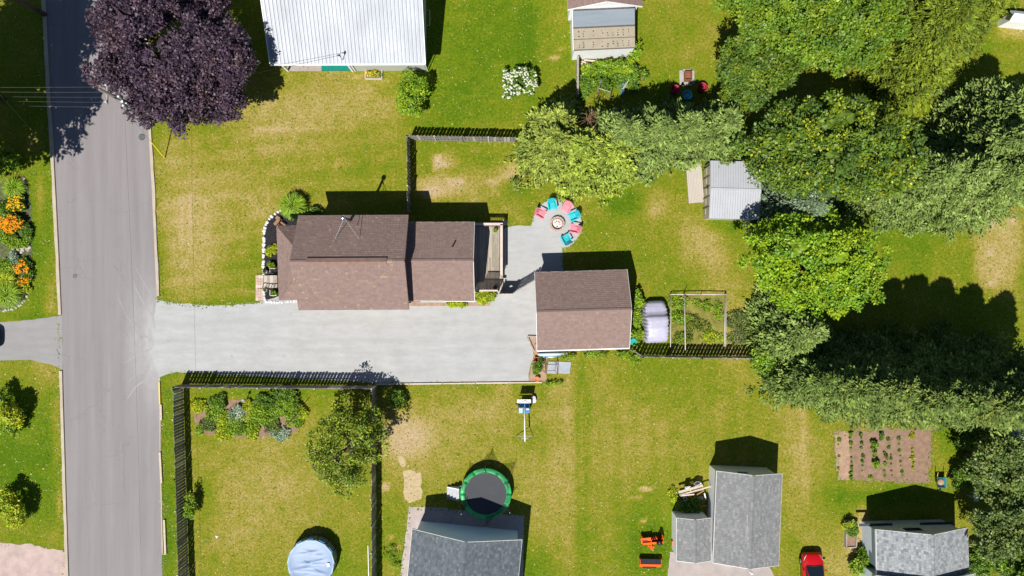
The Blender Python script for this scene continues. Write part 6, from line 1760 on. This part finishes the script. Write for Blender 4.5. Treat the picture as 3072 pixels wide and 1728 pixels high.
# ---- cars
def car(name, label, p, rz, paint, L=4.1, Wd=1.74):
    root = thing(name, label, "car", (0, 0, 0))
    k = L / 4.0; w = Wd / 1.74
    S = [(2.0, .50, .34, .50, .56), (1.93, .70, .26, .60, .66), (1.75, .81, .20, .68, .76), (1.4, .86, .20, .76, .86), (1.0, .87, .20, .84, .94), (.6, .87, .20, .90, .98), (-.4, .87, .20, .92, .98), (-1.3, .87, .20, .93, .98), (-1.7, .84, .22, .92, .97), (-1.93, .74, .28, .84, .90), (-2.0, .6, .36, .7, .75)]
    rg = []
    for y, hw, zb, zs, zt in S:
        hw *= w
        half = [(hw * .90, zb), (hw, zb + .14), (hw, zs - .14), (hw * .95, zs - .02), (hw * .82, zs + (zt - zs) * .55), (hw * .45, zt), (0, zt + .012)]
        ring = [(-x, y * k, z_) for x, z_ in half] + [(x, y * k, z_) for x, z_ in reversed(half[:-1])]
        rg.append(ring)
    MB().rings(rg).build("body", paint, root, True)
    b0 = [(.76, 1.02, .93), (.60, .22, 1.44), (.58, -1.15, 1.46), (.74, -1.78, .95)]      # half width, y, z : cowl, roof front, roof rear, tail
    gl = [(x * w, y * k, z_) for x, y, z_ in b0]
    mb = MB(); mb.rings([[(-gl[0][0], gl[0][1], .9), (gl[0][0], gl[0][1], .9), (gl[3][0], gl[3][1], .9), (-gl[3][0], gl[3][1], .9)], [(-gl[1][0], gl[1][1], 1.44), (gl[1][0], gl[1][1], 1.44), (gl[2][0], gl[2][1], 1.46), (-gl[2][0], gl[2][1], 1.46)]])
    mb.build("cabin", paint, root)
    mb = MB(); n = 7
    for i in range(n):
        for j in range(n):
            x = -1 + 2 * i / (n - 1); f = j / (n - 1); hw = gl[1][0] * (1 - f) + gl[2][0] * f
            mb.v.append(Vector((x * hw * 1.01, gl[1][1] * (1 - f) + gl[2][1] * f, 1.455 + .06 * (1 - x * x) * (1 - (2 * f - 1) ** 2 * .5))))
    for i in range(n - 1):
        for j in range(n - 1): mb.f.append((i * n + j, (i + 1) * n + j, (i + 1) * n + j + 1, i * n + j + 1))
    mb.build("roof", paint, root, True)
    def pane(nm, a, b, c, d, m=.06, out=(0, 0, .012)):
        ctr = (a + b + c + d) / 4; o = Vector(out)
        q4 = [p_.lerp(ctr, m * 1.6) + o for p_ in (a, b, c, d)]
        MB().poly(*q4).build(nm, M_GLASS, root, fix=False)
    V3 = lambda i, s, z_=None: Vector((s * gl[i][0], gl[i][1], z_ if z_ is not None else gl[i][2]))
    pane("windscreen", V3(0, -1, .94), V3(0, 1, .94), V3(1, 1, 1.44), V3(1, -1, 1.44), .05, (0, .012, .016))
    pane("rear_window", V3(3, 1, .96), V3(3, -1, .96), V3(2, -1, 1.45), V3(2, 1, 1.45), .06, (0, -.014, .014))
    for s in (-1, 1):
        a, b, c, d = V3(0, s, .93), V3(1, s, 1.43), V3(2, s, 1.45), V3(3, s, .94)
        m1, m2 = a.lerp(d, .52), b.lerp(c, .48)
        for q4 in ((a, b, m2, m1), (m1, m2, c, d)): pane("side_window", *(q4 if s > 0 else q4[::-1]), m=.08, out=(s * .014, 0, .006))
        MB().box((s * .93 * w, .72 * k, .98), (.18, .10, .12)).build("mirror", paint, root)
        MB().hexa([Vector((s * (.50 + dx) * w, (y_) * k, z_)) for dx, y_, z_ in ((.0, 1.86, .62), (.22, 1.62, .66), (.31, 1.42, .72), (.20, 1.62, .72), (.0, 1.88, .70), (.22, 1.66, .765), (.31, 1.44, .83), (.20, 1.60, .84))]).build("headlight", M_WHITE2, root)
        MB().box((s * .66 * w, -1.93 * k, .78), (.26, .08, .14)).build("tail_light", M_DKRED, root)
        for y in (1.24, -1.22):
            t_ = MB().tube([(s * .70 * w, y * k, .31), (s * .885 * w, y * k, .31)], .31, 20).build("wheel", M_RUBBER, root, True)
            MB().tube([(s * .80 * w, y * k, .31), (s * .893 * w, y * k, .31)], .19, 14).build("rim", M_STEEL, t_, True)
        MB().box((s * .895 * w, .0, .72), (.012, .16, .03)).build("door_handle", M_BLACK, root)
    MB().box((0, 1.99 * k, .42), (.8, .05, .16)).build("grille", M_BLACK, root)
    MB().bar((-.66, 1.06 * k, .965), (.66, 1.06 * k, .965), .05, .02).build("wiper_cowl", M_BLACK, root)
    root.location = p; root.rotation_euler.z = rz
    return root
def paint(name, col):
    m, t, b = nodes_of(name)
    b.inputs["Base Color"].default_value = (*col, 1); b.inputs["Roughness"].default_value = .3
    b.inputs["Coat Weight"].default_value = .6; b.inputs["Coat Roughness"].default_value = .08
    return m
rp = W(2429, 1723)
car("red_car", "bright red hatchback parked nose up on the grass at the bottom edge", rp, .02, paint("red_car_paint", (.47, .003, .006)))
car("dark_car", "dark blue car nosing into view on the paved drive at left", W(-64, 1016), -math.pi / 2, paint("navy_car_paint", (.012, .018, .04)))

# ---- white pipe frame round the weedy bed
PQ = lambda x, y, h=0: Q(1860, 840, 5.03, x, y, h)
pf = thing("pipe_enclosure", "low white pipe frame round the weedy garden bed", "enclosure", PQ(1180, 600))
M_PIPE = mat("dull_white_pipe", (.58, .53, .50), .6, var=.12)
for nm, a, b, r in (("pipe", PQ(772, 222, .45), PQ(762, 1010, .45), .026), ("pipe", PQ(1590, 222, .45), PQ(1572, 1000, .45), .026), ("pipe", PQ(1604, 222, .42), PQ(1594, 1005, .42), .026), ("top_pipe", PQ(770, 218, .45), PQ(1240, 218, .5), .04), ("top_pipe", PQ(1240, 218, .5), PQ(1605, 218, .45), .04)):
    MB().tube([a, b], r, 7).build(nm, M_PIPE, pf, True)
MB().tube([PQ(975, 218, .65), PQ(986, 1068, .8)], .035, 8).build("long_pole", M_PIPE, pf, True)
for x, y, h in ((770, 218, .45), (1605, 218, .45), (762, 1010, .45), (1572, 1000, .45), (1240, 218, .5)):
    q_ = PQ(x, y, h); MB().tube([Vector((q_.x, q_.y, 0)), q_], .03, 6).build("leg", M_PIPE, pf)
q_ = PQ(976, 226, .65); MB().tube([Vector((q_.x, q_.y, 0)), Vector((q_.x, q_.y, 1.35))], .03, 6).build("upright", M_DKWOOD, pf)
for k in range(3):
    a = PQ(1640 + k * 70, 640 + 40 * k); b = PQ(1740 + k * 25, 990)
    one("fallen_branch", ["pale dead branch by the pipe frame, left", "pale dead branch by the pipe frame, middle", "pale dead branch by the pipe frame, right"][k], "branch", MB().tube([a + UPV * .1, a.lerp(b, .5) + Vector((.1, 0, .25)), b + UPV * .05], [.015, .03, .035], 5), M_TWIG, a)

# ---- trampoline with steps
TQ = lambda x, y, h=0: Q(1300, 1340, 6.037, x, y, h)
tc = TQ(950, 855, .85); tc0 = Vector((tc.x, tc.y, 0)); TR = 2.06
tr = thing("trampoline", "round trampoline with green padding and sagging net", "trampoline", tc0)
n = 32
MB().tube([tc + Vector((math.cos(2 * math.pi * k / n) * TR, math.sin(2 * math.pi * k / n) * TR, -.06)) for k in range(n + 1)], .035, 8).build("frame_ring", M_STEEL, tr, True)
mm_ = MB(); mm_.lathe([(1.72, 0), (1.2, -.015), (.6, -.03), (0, -.035)], tc, 32); mm_.build("jumping_mat", M_MAT, tr, True)
for k in range(12):
    a0, a1 = 2 * math.pi * k / 12 + .005, 2 * math.pi * (k + 1) / 12 - .005
    mb = MB(); rg = []
    for j in range(6):
        a = a0 + (a1 - a0) * j / 5; s_ = .03 * math.sin(math.pi * j / 5)
        rg.append([tc + Vector((math.cos(a) * r_, math.sin(a) * r_, z_)) for r_, z_ in ((1.70, .01), (1.78, .022 + s_ * .4), (2.04, .018 + s_ * .4), (2.11, -.02), (2.1, -.08), (1.74, -.03))])
    mb.rings(rg).build("pad", M_GREENPAD, tr, True)
M_NET = bpy.data.materials.new("safety_net"); M_NET.use_nodes = True
_t = M_NET.node_tree; _b = _t.nodes["Principled BSDF"]; _b.inputs["Base Color"].default_value = (.012, .014, .016, 1); _b.inputs["Roughness"].default_value = .9
_tr = N(_t, "ShaderNodeBsdfTransparent"); _m = N(_t, "ShaderNodeMixShader"); _m.inputs[0].default_value = .45
_t.links.new(_tr.outputs[0], _m.inputs[1]); _t.links.new(_b.outputs[0], _m.inputs[2]); _t.links.new(_m.outputs[0], _t.nodes["Material Output"].inputs[0])
tops_ = []
for k in range(6):
    a = 2 * math.pi * k / 6 + .55
    d_ = Vector((math.cos(a), math.sin(a), 0)); b0_ = tc0 + d_ * (TR + .06)
    MB().tube([b0_, b0_ + UPV * .8], .03, 7).build("leg", M_STEEL, tr)
    tip = b0_ + d_ * .12 + UPV * 2.3
    pl = MB().tube([b0_ + UPV * .1, b0_ + UPV * 1.5, b0_ + d_ * .04 + UPV * 2.0, tip], .013, 7).build("net_pole", M_DARKSTEEL, tr)
    MB().lathe([(0, .06), (.03, .05), (.035, .02), (.02, -.02), (0, -.03)], tip, 8).build("pole_cap", M_WHITE2, pl, True)
    tops_.append(tip)
for k in range(6):
    if k in (3,): continue
    a, b = tops_[k], tops_[(k + 1) % 6]
    mb = MB(); nn = 9
    for i in range(nn):
        f = i / (nn - 1); sag = 1.0 * math.sin(math.pi * f)
        tp__ = a.lerp(b, f) - UPV * (.15 + sag * .9); c_in = (tc0 - tp__); c_in.z = 0
        ang = math.atan2(*(tp__ - tc0).yx); low_ = tc + Vector((math.cos(ang) * 1.76, math.sin(ang) * 1.76, .03))
        mb.v += [tp__ + c_in.normalized() * .12 * sag, tp__.lerp(low_, .5) + c_in.normalized() * .1, low_]
        if i: q_ = 3 * i; mb.f += [(q_ - 3, q_ - 2, q_ + 1, q_), (q_ - 2, q_ - 1, q_ + 2, q_ + 1)]
    mb.build("net", M_NET, tr, True)
ts_ = thing("trampoline_steps", "small grey and white steps at the trampoline's left side", "steps", TQ(360, 840))
for k in range(4):
    x0 = 250 + k * 58
    MB().prism([TQ(x0, 715), TQ(x0 + 56, 722), TQ(x0 + 56, 925), TQ(x0, 915)], .16 + .17 * k, .20 + .17 * k).build("tread", mat("grey_tread", (.42, .44, .46)), ts_)
    MB().prism([TQ(x0, 712), TQ(x0 + 56, 720), TQ(x0 + 56, 732), TQ(x0, 726)], 0, .24 + .17 * k).build("side_panel", M_WHITE, ts_)
MB().bar(TQ(240, 940, .1), TQ(490, 985, .75), .05, .14).build("stringer", M_GREYWOOD, ts_)

# ---- pool
pc_ = W(932, 1690, 1.15); pc0 = Vector((pc_.x, pc_.y, 0))
pool = thing("above_ground_pool", "round above ground pool under a blue cover in the fenced yard", "pool", pc0)
PRR = 1.9; n = 14
for k in range(n):
    a0, a1 = 2 * math.pi * k / n, 2 * math.pi * (k + 1) / n
    p0_ = pc0 + Vector((math.cos(a0), math.sin(a0), 0)) * PRR; p1_ = pc0 + Vector((math.cos(a1), math.sin(a1), 0)) * PRR
    mid = (p0_ + p1_) / 2
    MB().bar(p0_ + UPV * .56, p1_ + UPV * .56, .04, 1.1).build("wall_panel", mat("pool_panel", (.22, .25, .28), .5), pool)
    MB().tube([p0_ * 1.0 + (p0_ - pc0) * .02, p0_ + (p0_ - pc0) * .02 + UPV * 1.14], .035, 7).build("upright", M_DARKSTEEL, pool)
    MB().tube([p0_ + UPV * 1.13, p1_ + UPV * 1.13], .045, 8).build("top_rail", M_LBLUE, pool, True)
mb = MB(); nr, na = 22, 84; r_ = np.random.default_rng(2)
fo = [(r_.uniform(-1, 1), r_.uniform(-1, 1), r_.uniform(-.35, .35), r_.uniform(.25, .8), r_.uniform(.012, .035)) for _ in range(26)]
M_PCOV = mat("blue_pool_cover", (.165, .25, .40), .5, var=.08, scale=1.0, fine=5, bmp=.15, spec=.5)
for i in range(nr + 1):
    for j in range(na):
        a = 2 * math.pi * j / na; ca_ = math.cos(math.pi / n) / math.cos((a % (2 * math.pi / n)) - math.pi / n)
        rad_ = (i / nr) * (PRR + .03) * ca_
        x, y = math.cos(a) * rad_, math.sin(a) * rad_
        z_ = 1.165 - .10 * max(0, 1 - (rad_ / (PRR * .95)) ** 4)
        for fx__, fy__, an_, ln_, am in fo:
            u = (x - fx__) * math.cos(an_) + (y - fy__) * math.sin(an_); v = -(x - fx__) * math.sin(an_) + (y - fy__) * math.cos(an_)
            z_ += am * 1.2 * math.exp(-(u / ln_) ** 2 - (v / .05) ** 2) * (1 if i < nr - 1 else 0)
        mb.v.append(pc0 + Vector((x, y, z_)))
for i in range(nr):
    for j in range(na):
        a, b = i * na + j, i * na + (j + 1) % na
        mb.f.append((a, b, b + na, a + na))
pcv = mb.build("cover", M_PCOV, pool, True)
MB().box(pc0 + Vector((1.45, -.12, 1.2)), (.22, .3, .02), .15).build("label_patch", M_WHITE, pcv)
for k in range(4):
    a = .6 + k * .5
    MB().box(pc0 + Vector((math.cos(a), math.sin(a), 0)) * (PRR + .06) + UPV * .95, (.04, .5, .35), a).build("cover_skirt", M_BLUE, pcv)

# ---- white pole rig on the lawn
RQ = lambda x, y, h=0: Q(1520, 1160, 8.05, x, y, h)
rig = thing("pole_rig", "white pole on a triangular stand with blue boxes and a white board, on the lawn", "pole rig", RQ(430, 900))
apx = RQ(440, 1325, 1.5)
MB().tube([apx, RQ(428, 510, 1.35)], .05, 9).build("pole", M_WHITE, rig, True)
for x, y in ((228, 1190), (640, 1190)):
    MB().tube([apx, RQ(x, y, .03)], .025, 6).build("leg", M_STEEL, rig)
MB().tube([RQ(228, 1190, .03), RQ(640, 1190, .03)], .02, 6).build("foot_bar", M_STEEL, rig)
MB().tube([apx.lerp(RQ(228, 1190, .03), .5), apx.lerp(RQ(640, 1190, .03), .5)], .02, 6).build("spreader", M_STEEL, rig)
for x, w_ in ((340, .3), (505, .34)):
    bx_ = MB().box(RQ(x, 570, 1.25), (w_, .42, .3)).build("box", M_BLUE if x > 400 else M_LBLUE, rig)
    MB().box(RQ(x, 545, 1.42), (w_ * .6, .12, .05)).build("box_lid", M_WHITE2, bx_)
MB().hexa([RQ(250, 400, 1.0), RQ(590, 400, 1.0), RQ(590, 385, 1.05), RQ(250, 385, 1.05), RQ(255, 325, 1.5), RQ(585, 325, 1.5), RQ(585, 312, 1.52), RQ(255, 312, 1.52)]).build("board", M_WHITE, rig)
for p_, q_ in ((RQ(210, 412, .9), RQ(600, 400, .9)), (RQ(210, 412, .9), RQ(420, 500, 1.2)), (RQ(600, 400, .9), RQ(420, 500, 1.2)), (RQ(250, 400, 1.0), RQ(480, 330, 1.5)), (RQ(590, 400, 1.0), RQ(420, 330, 1.5))):
    MB().tube([p_, q_], .025, 6).build("stay", M_DARKSTEEL, rig)
MB().box(RQ(430, 450, .75), (.75, .3, .35)).build("base_box", M_BLUE, rig)
for s in (-1, 1): MB().tube([RQ(430 + s * 130, 450, .3), RQ(430 + s * 150, 450, .3)], .3, 14).build("wheel", M_RUBBER, rig, True)
tk = [RQ(610, 200), RQ(690, 225), RQ(712, 330), RQ(690, 375), RQ(610, 380)]
one("plastic_tub", "lilac white plastic tub beside the pole rig", "tub", MB().prism(tk, 0, .35), mat("lilac_plastic", (.55, .54, .66), .5), RQ(660, 300))

# ---- snow blower attachments
SQ2 = lambda x, y, h=0: Q(1900, 1560, 8.625, x, y, h)
sb = thing("snow_blower", "orange snow blower attachment with open dark red drum", "snow blower", SQ2(450, 430))
drum = MB()
for k in range(9):
    pass
rg = []
e0, e1_ = SQ2(195, 410), SQ2(725, 370); ax = (e1_ - e0).normalized(); fw = Vector((-ax.y, ax.x, 0))
for q_ in (e0, e1_):
    rg.append([q_ + fw * (-.28 + .30 * math.cos(a)) + UPV * (.36 + .34 * math.sin(a)) for a in [math.radians(v) for v in (100, 130, 160, 190, 220, 250, 275)]] + [q_ + fw * (-.28 + .33 * math.cos(a)) + UPV * (.36 + .37 * math.sin(a)) for a in [math.radians(v) for v in (275, 250, 220, 190, 160, 130, 100)]])
MB().rings(rg).build("drum", M_ORANGE, sb)
MB().tube([e0 + UPV * .3 - fw * .2, e1_ + UPV * .3 - fw * .2], .06, 8).build("auger_shaft", M_DKRED, sb)
for k in range(9):
    q_ = e0.lerp(e1_, (k + .5) / 9) + UPV * .3 - fw * .2
    MB().tube([q_ - ax * .03, q_ + ax * .03 + fw * .03], .24, 14).build("auger_blade", M_DKRED if k % 3 else M_ORANGE, sb)
for q_ in (e0, e1_):
    MB().hexa([q_ - ax * .03 + fw * v + UPV * z_ for v, z_ in ((-.62, .03), (.2, .03), (.12, .5), (-.5, .75))] + [q_ + ax * .03 + fw * v + UPV * z_ for v, z_ in ((-.62, .03), (.2, .03), (.12, .5), (-.5, .75))]).build("side_plate", M_ORANGE, sb)
MB().bar(SQ2(200, 545, .55), SQ2(470, 520, .55), .45, .06).build("top_plate", M_ORANGE, sb)
MB().bar(SQ2(225, 540, .59), SQ2(370, 528, .59), .06, .02).build("slot", M_DKRED, sb)
ch = SQ2(590, 520)
MB().tube([ch + UPV * .4, ch + Vector((.05, .05, 1.0)), ch + Vector((.1, .25, 1.3))], [.17, .15, .16], 10).build("chute", M_DARKSTEEL, sb, True)
for p_, q_ in ((SQ2(360, 610, .5), SQ2(480, 780, .35)), (SQ2(545, 690, .5), SQ2(480, 780, .35)), (SQ2(460, 500, .9), SQ2(475, 780, .4)), (SQ2(365, 690, .4), SQ2(545, 690, .4))):
    MB().tube([p_, q_], .035, 6).build("hitch_arm", M_ORANGE, sb)
sb2 = thing("tractor_bucket", "orange and black tractor bucket on the grass at the bottom", "bucket", SQ2(415, 1100))
e0, e1_ = SQ2(150, 1080), SQ2(690, 1090)
MB().hexa([e0 + Vector((0, -.35, .1)), e1_ + Vector((0, -.35, .1)), e1_ + Vector((0, .05, .55)), e0 + Vector((0, .05, .55)), e0 + Vector((0, -.37, .14)), e1_ + Vector((0, -.37, .14)), e1_ + Vector((0, .03, .6)), e0 + Vector((0, .03, .6))]).build("back_plate", M_ORANGE, sb2)
MB().hexa([e0 + Vector((0, .05, .50)), e1_ + Vector((0, .05, .50)), e1_ + Vector((0, .42, .40)), e0 + Vector((0, .42, .40)), e0 + Vector((0, .05, .56)), e1_ + Vector((0, .05, .56)), e1_ + Vector((0, .42, .46)), e0 + Vector((0, .42, .46))]).build("lip", mat("blue_black_paint", (.03, .035, .05), .4), sb2)
for q_ in (e0, e1_):
    MB().hexa([q_ + Vector((dx, y_, z_)) for dx in (-.025, .025) for y_, z_ in ((-.36, .05), (.42, .05), (.42, .45), (.03, .6))]).build("side_plate", M_ORANGE, sb2)
MB().box(SQ2(410, 1140, .35), (.5, .16, .02), 0, .8).build("white_decal", M_WHITE, sb2)
MB().box(SQ2(530, 1150, .35), (.22, .14, .02), 0, .8).build("white_decal", M_WHITE, sb2)
MB().bar(SQ2(240, 1215, .15), SQ2(590, 1215, .15), .14, .2).build("mount_bar", M_BLACK, sb2)
MB().box(SQ2(1035, 590, .2), (.22, .35, .4)).build("gas_can", M_TERRA) if False else one("gas_can", "small orange can against the annexe's white wall", "can", MB().box(SQ2(1025, 590, .2), (.25, .36, .4)).tube([SQ2(1025, 560, .4), SQ2(1025, 550, .52)], .04, 7), M_TERRA, SQ2(1025, 590))

# ---- wheelbarrow
wb = Z(3, 2, 1280, 728)
wr = thing("wheelbarrow", "teal wheelbarrow of soil with yellow handles by the vegetable plot", "wheelbarrow", wb)
mb = MB(); rg = [[wb + Vector((x * .62, y * .62, .30)) for x, y in ((-.36, -.42), (.36, -.42), (.30, .44), (-.30, .44))], [wb + Vector((x, y, .58)) for x, y in ((-.36, -.46), (.36, -.46), (.40, .40), (-.40, .40))], [wb + Vector((x * .92, y * .92, .57)) for x, y in ((-.36, -.46), (.36, -.46), (.40, .40), (-.40, .40))], [wb + Vector((x * .6, y * .6, .34)) for x, y in ((-.36, -.42), (.36, -.42), (.30, .44), (-.30, .44))]]
mb.rings(rg).build("tub", mat("wheelbarrow_teal", (.02, .20, .22), .5), wr)
MB().lathe([(.27, .46), (.2, .54), (.08, .56), (0, .55)], wb, 14).build("soil_load", M_SOIL2, wr, True)
for s in (-1, 1):
    MB().tube([wb + Vector((s * .1, -.62, .25)), wb + Vector((s * .3, .2, .36)), wb + Vector((s * .34, .85, .62))], .025, 7).build("handle", M_YELLOW, wr, True)
    MB().tube([wb + Vector((s * .26, .3, .35)), wb + Vector((s * .28, .36, 0))], .02, 6).build("leg", M_DARKSTEEL, wr)
MB().tube([wb + Vector((-.05, -.62, .2)), wb + Vector((.05, -.62, .2))], .2, 16).build("wheel", M_RUBBER, wr, True)
# ---- white rails at right
wr2 = thing("rail_stack", "long white weathered rails leaning behind the right edge trees", "rails", Z(3, 2, 1565, 700))
for k in range(3):
    MB().bar(Z(3, 2, 1545 + k * 12, 530 + 14 * k, .9), Z(3, 2, 1562 + k * 12, 885, .9), .13, .05).build("rail", mat("weathered_white", (.55, .60, .64), .8, var=.2), wr2)
for yy in (560, 700, 860): q_ = Z(3, 2, 1560, yy, .9); MB().box(Vector((q_.x, q_.y, .44)), (.3, .08, .86)).build("trestle", M_GREYWOOD, wr2)
a, b = Z(3, 1, 145, 1228, 1.0), Z(3, 1, 325, 1222, 1.0)
tk_ = thing("storage_tank", "white horizontal tank half hidden under the pine branches", "tank", Vector(((a.x + b.x) / 2, a.y, 0)))
MB().tube([a, a.lerp(b, .05), a.lerp(b, .95), b], [.12, .3, .3, .12], 14).build("body", M_WHITE, tk_, True)
for f in (.2, .8): q_ = a.lerp(b, f); MB().box(Vector((q_.x, q_.y, .38)), (.1, .4, .76)).build("leg", M_GREYWOOD, tk_)
# ---- junk pile beside the annexe
JQ = lambda x, y, h=0: Q(1980, 1400, 9.055, x, y, h)
jc = thing("plastic_chair", "white plastic garden chair on the junk pile", "chair", JQ(705, 545))
s0 = JQ(705, 560)
MB().box(s0 + UPV * .42, (.44, .42, .03), .15).build("seat", M_WHITE2, jc)
MB().box(s0 + Vector((-.02, .24, .64)), (.42, .035, .42), .15, -.2).build("backrest", M_WHITE2, jc)
for s in (-1, 1):
    MB().bar(s0 + Vector((s * .24, -.2, .63)), s0 + Vector((s * .22, .22, .63)), .05, .03).build("armrest", M_WHITE2, jc)
    for y in (-.19, .19): MB().box(s0 + Vector((s * .2, y, .21)), (.04, .04, .42)).build("leg", M_WHITE2, jc)
J = [((500, 700), (1165, 510), .20, .05, .75, M_TIMBER, "widest pale plank on top of the junk pile"), ((720, 720), (1400, 530), .11, .05, .62, M_TIMBER, "long pale plank reaching the garage wall"), ((530, 770), (1180, 600), .15, .05, .5, M_GREYWOOD, "grey plank below the long pale one"), ((560, 790), (930, 750), .1, .05, .45, M_CAP, "short pinkish plank in the junk pile"), ((900, 880), (1180, 850), .3, .04, .35, M_GREYWOOD, "ribbed grey panel at the junk pile's lower right"), ((1205, 720), (1245, 890), .1, .06, .5, M_WHITE, "white post end at the junk pile's right"), ((1000, 760), (1190, 650), .1, .05, .5, M_BRWOOD, "brown plank at the junk pile's right"), ((640, 680), (1170, 470), .06, .05, .5, M_GREYWOOD, "thin grey batten beside the widest plank"), ((760, 830), (920, 790), .12, .05, .4, M_DKRED, "dark red board in the junk pile"), ((1000, 930), (1040, 970), .14, .08, .3, M_CAP, "pale block below the ribbed panel"), ((1080, 1090), (1250, 1060), .07, .04, .15, M_GREYWOOD, "grey stick lying in the shaded weeds")]
for p_, q_, w_, h_, z_, mt, lb_ in J:
    a, b = JQ(*p_, z_), JQ(*q_, z_ + .05)
    one("plank", lb_, "plank", MB().bar(a, b, w_, h_), mt, Vector((a.x, a.y, z_)), "junk pile planks")
q_ = JQ(650, 830); one("white_bucket", "white bucket in the junk pile", "bucket", MB().lathe([(.12, 0), (.16, .34), (.14, .34), (.1, .05), (0, .05)], q_ + UPV * .1, 14), M_WHITE2, q_)
q_ = JQ(670, 890); one("blue_bucket", "blue bucket in the junk pile", "bucket", MB().lathe([(.12, 0), (.15, .3), (.13, .3), (.1, .05), (0, .05)], q_, 14), M_BLUE, q_)
q_ = JQ(980, 470); one("metal_tub", "round galvanised tub at the junk pile's top", "tub", MB().lathe([(.3, 0), (.38, .3), (.35, .3), (.28, .06), (0, .06)], q_ + UPV * .3, 18), M_STEEL, q_)
bk = thing("brick_heap", "heap of red bricks at the junk pile's left", "bricks", JQ(540, 930))
rnd = random.Random(3)
for k in range(12): MB().box(JQ(500 + rnd.uniform(0, 90), 900 + rnd.uniform(0, 80), .04 + .075 * (k % 3)), (.2, .1, .065), rnd.uniform(0, 3)).build("brick", mat("red_brick", (.36, .16, .11)), bk)
bxp = HQ(425, 1190)
one("wooden_crate", "small brown crate beside the bright shrub at the house wall", "crate", MB().box(bxp + UPV * .2, (.3, .45, .4)).box(bxp + UPV * .41, (.34, .49, .03)), M_GREYWOOD, bxp)
q_ = Z(0, 2, 1635, 1152); rp_ = thing("litter", "scrap of white paper on the fenced yard's lawn", "litter", q_)
for k in range(5): MB().box(q_ + Vector((random.uniform(-.12, .12), random.uniform(-.08, .08), .03)), (.1, .07, .015), random.random() * 3, .3).build("scrap", M_WHITE, rp_)
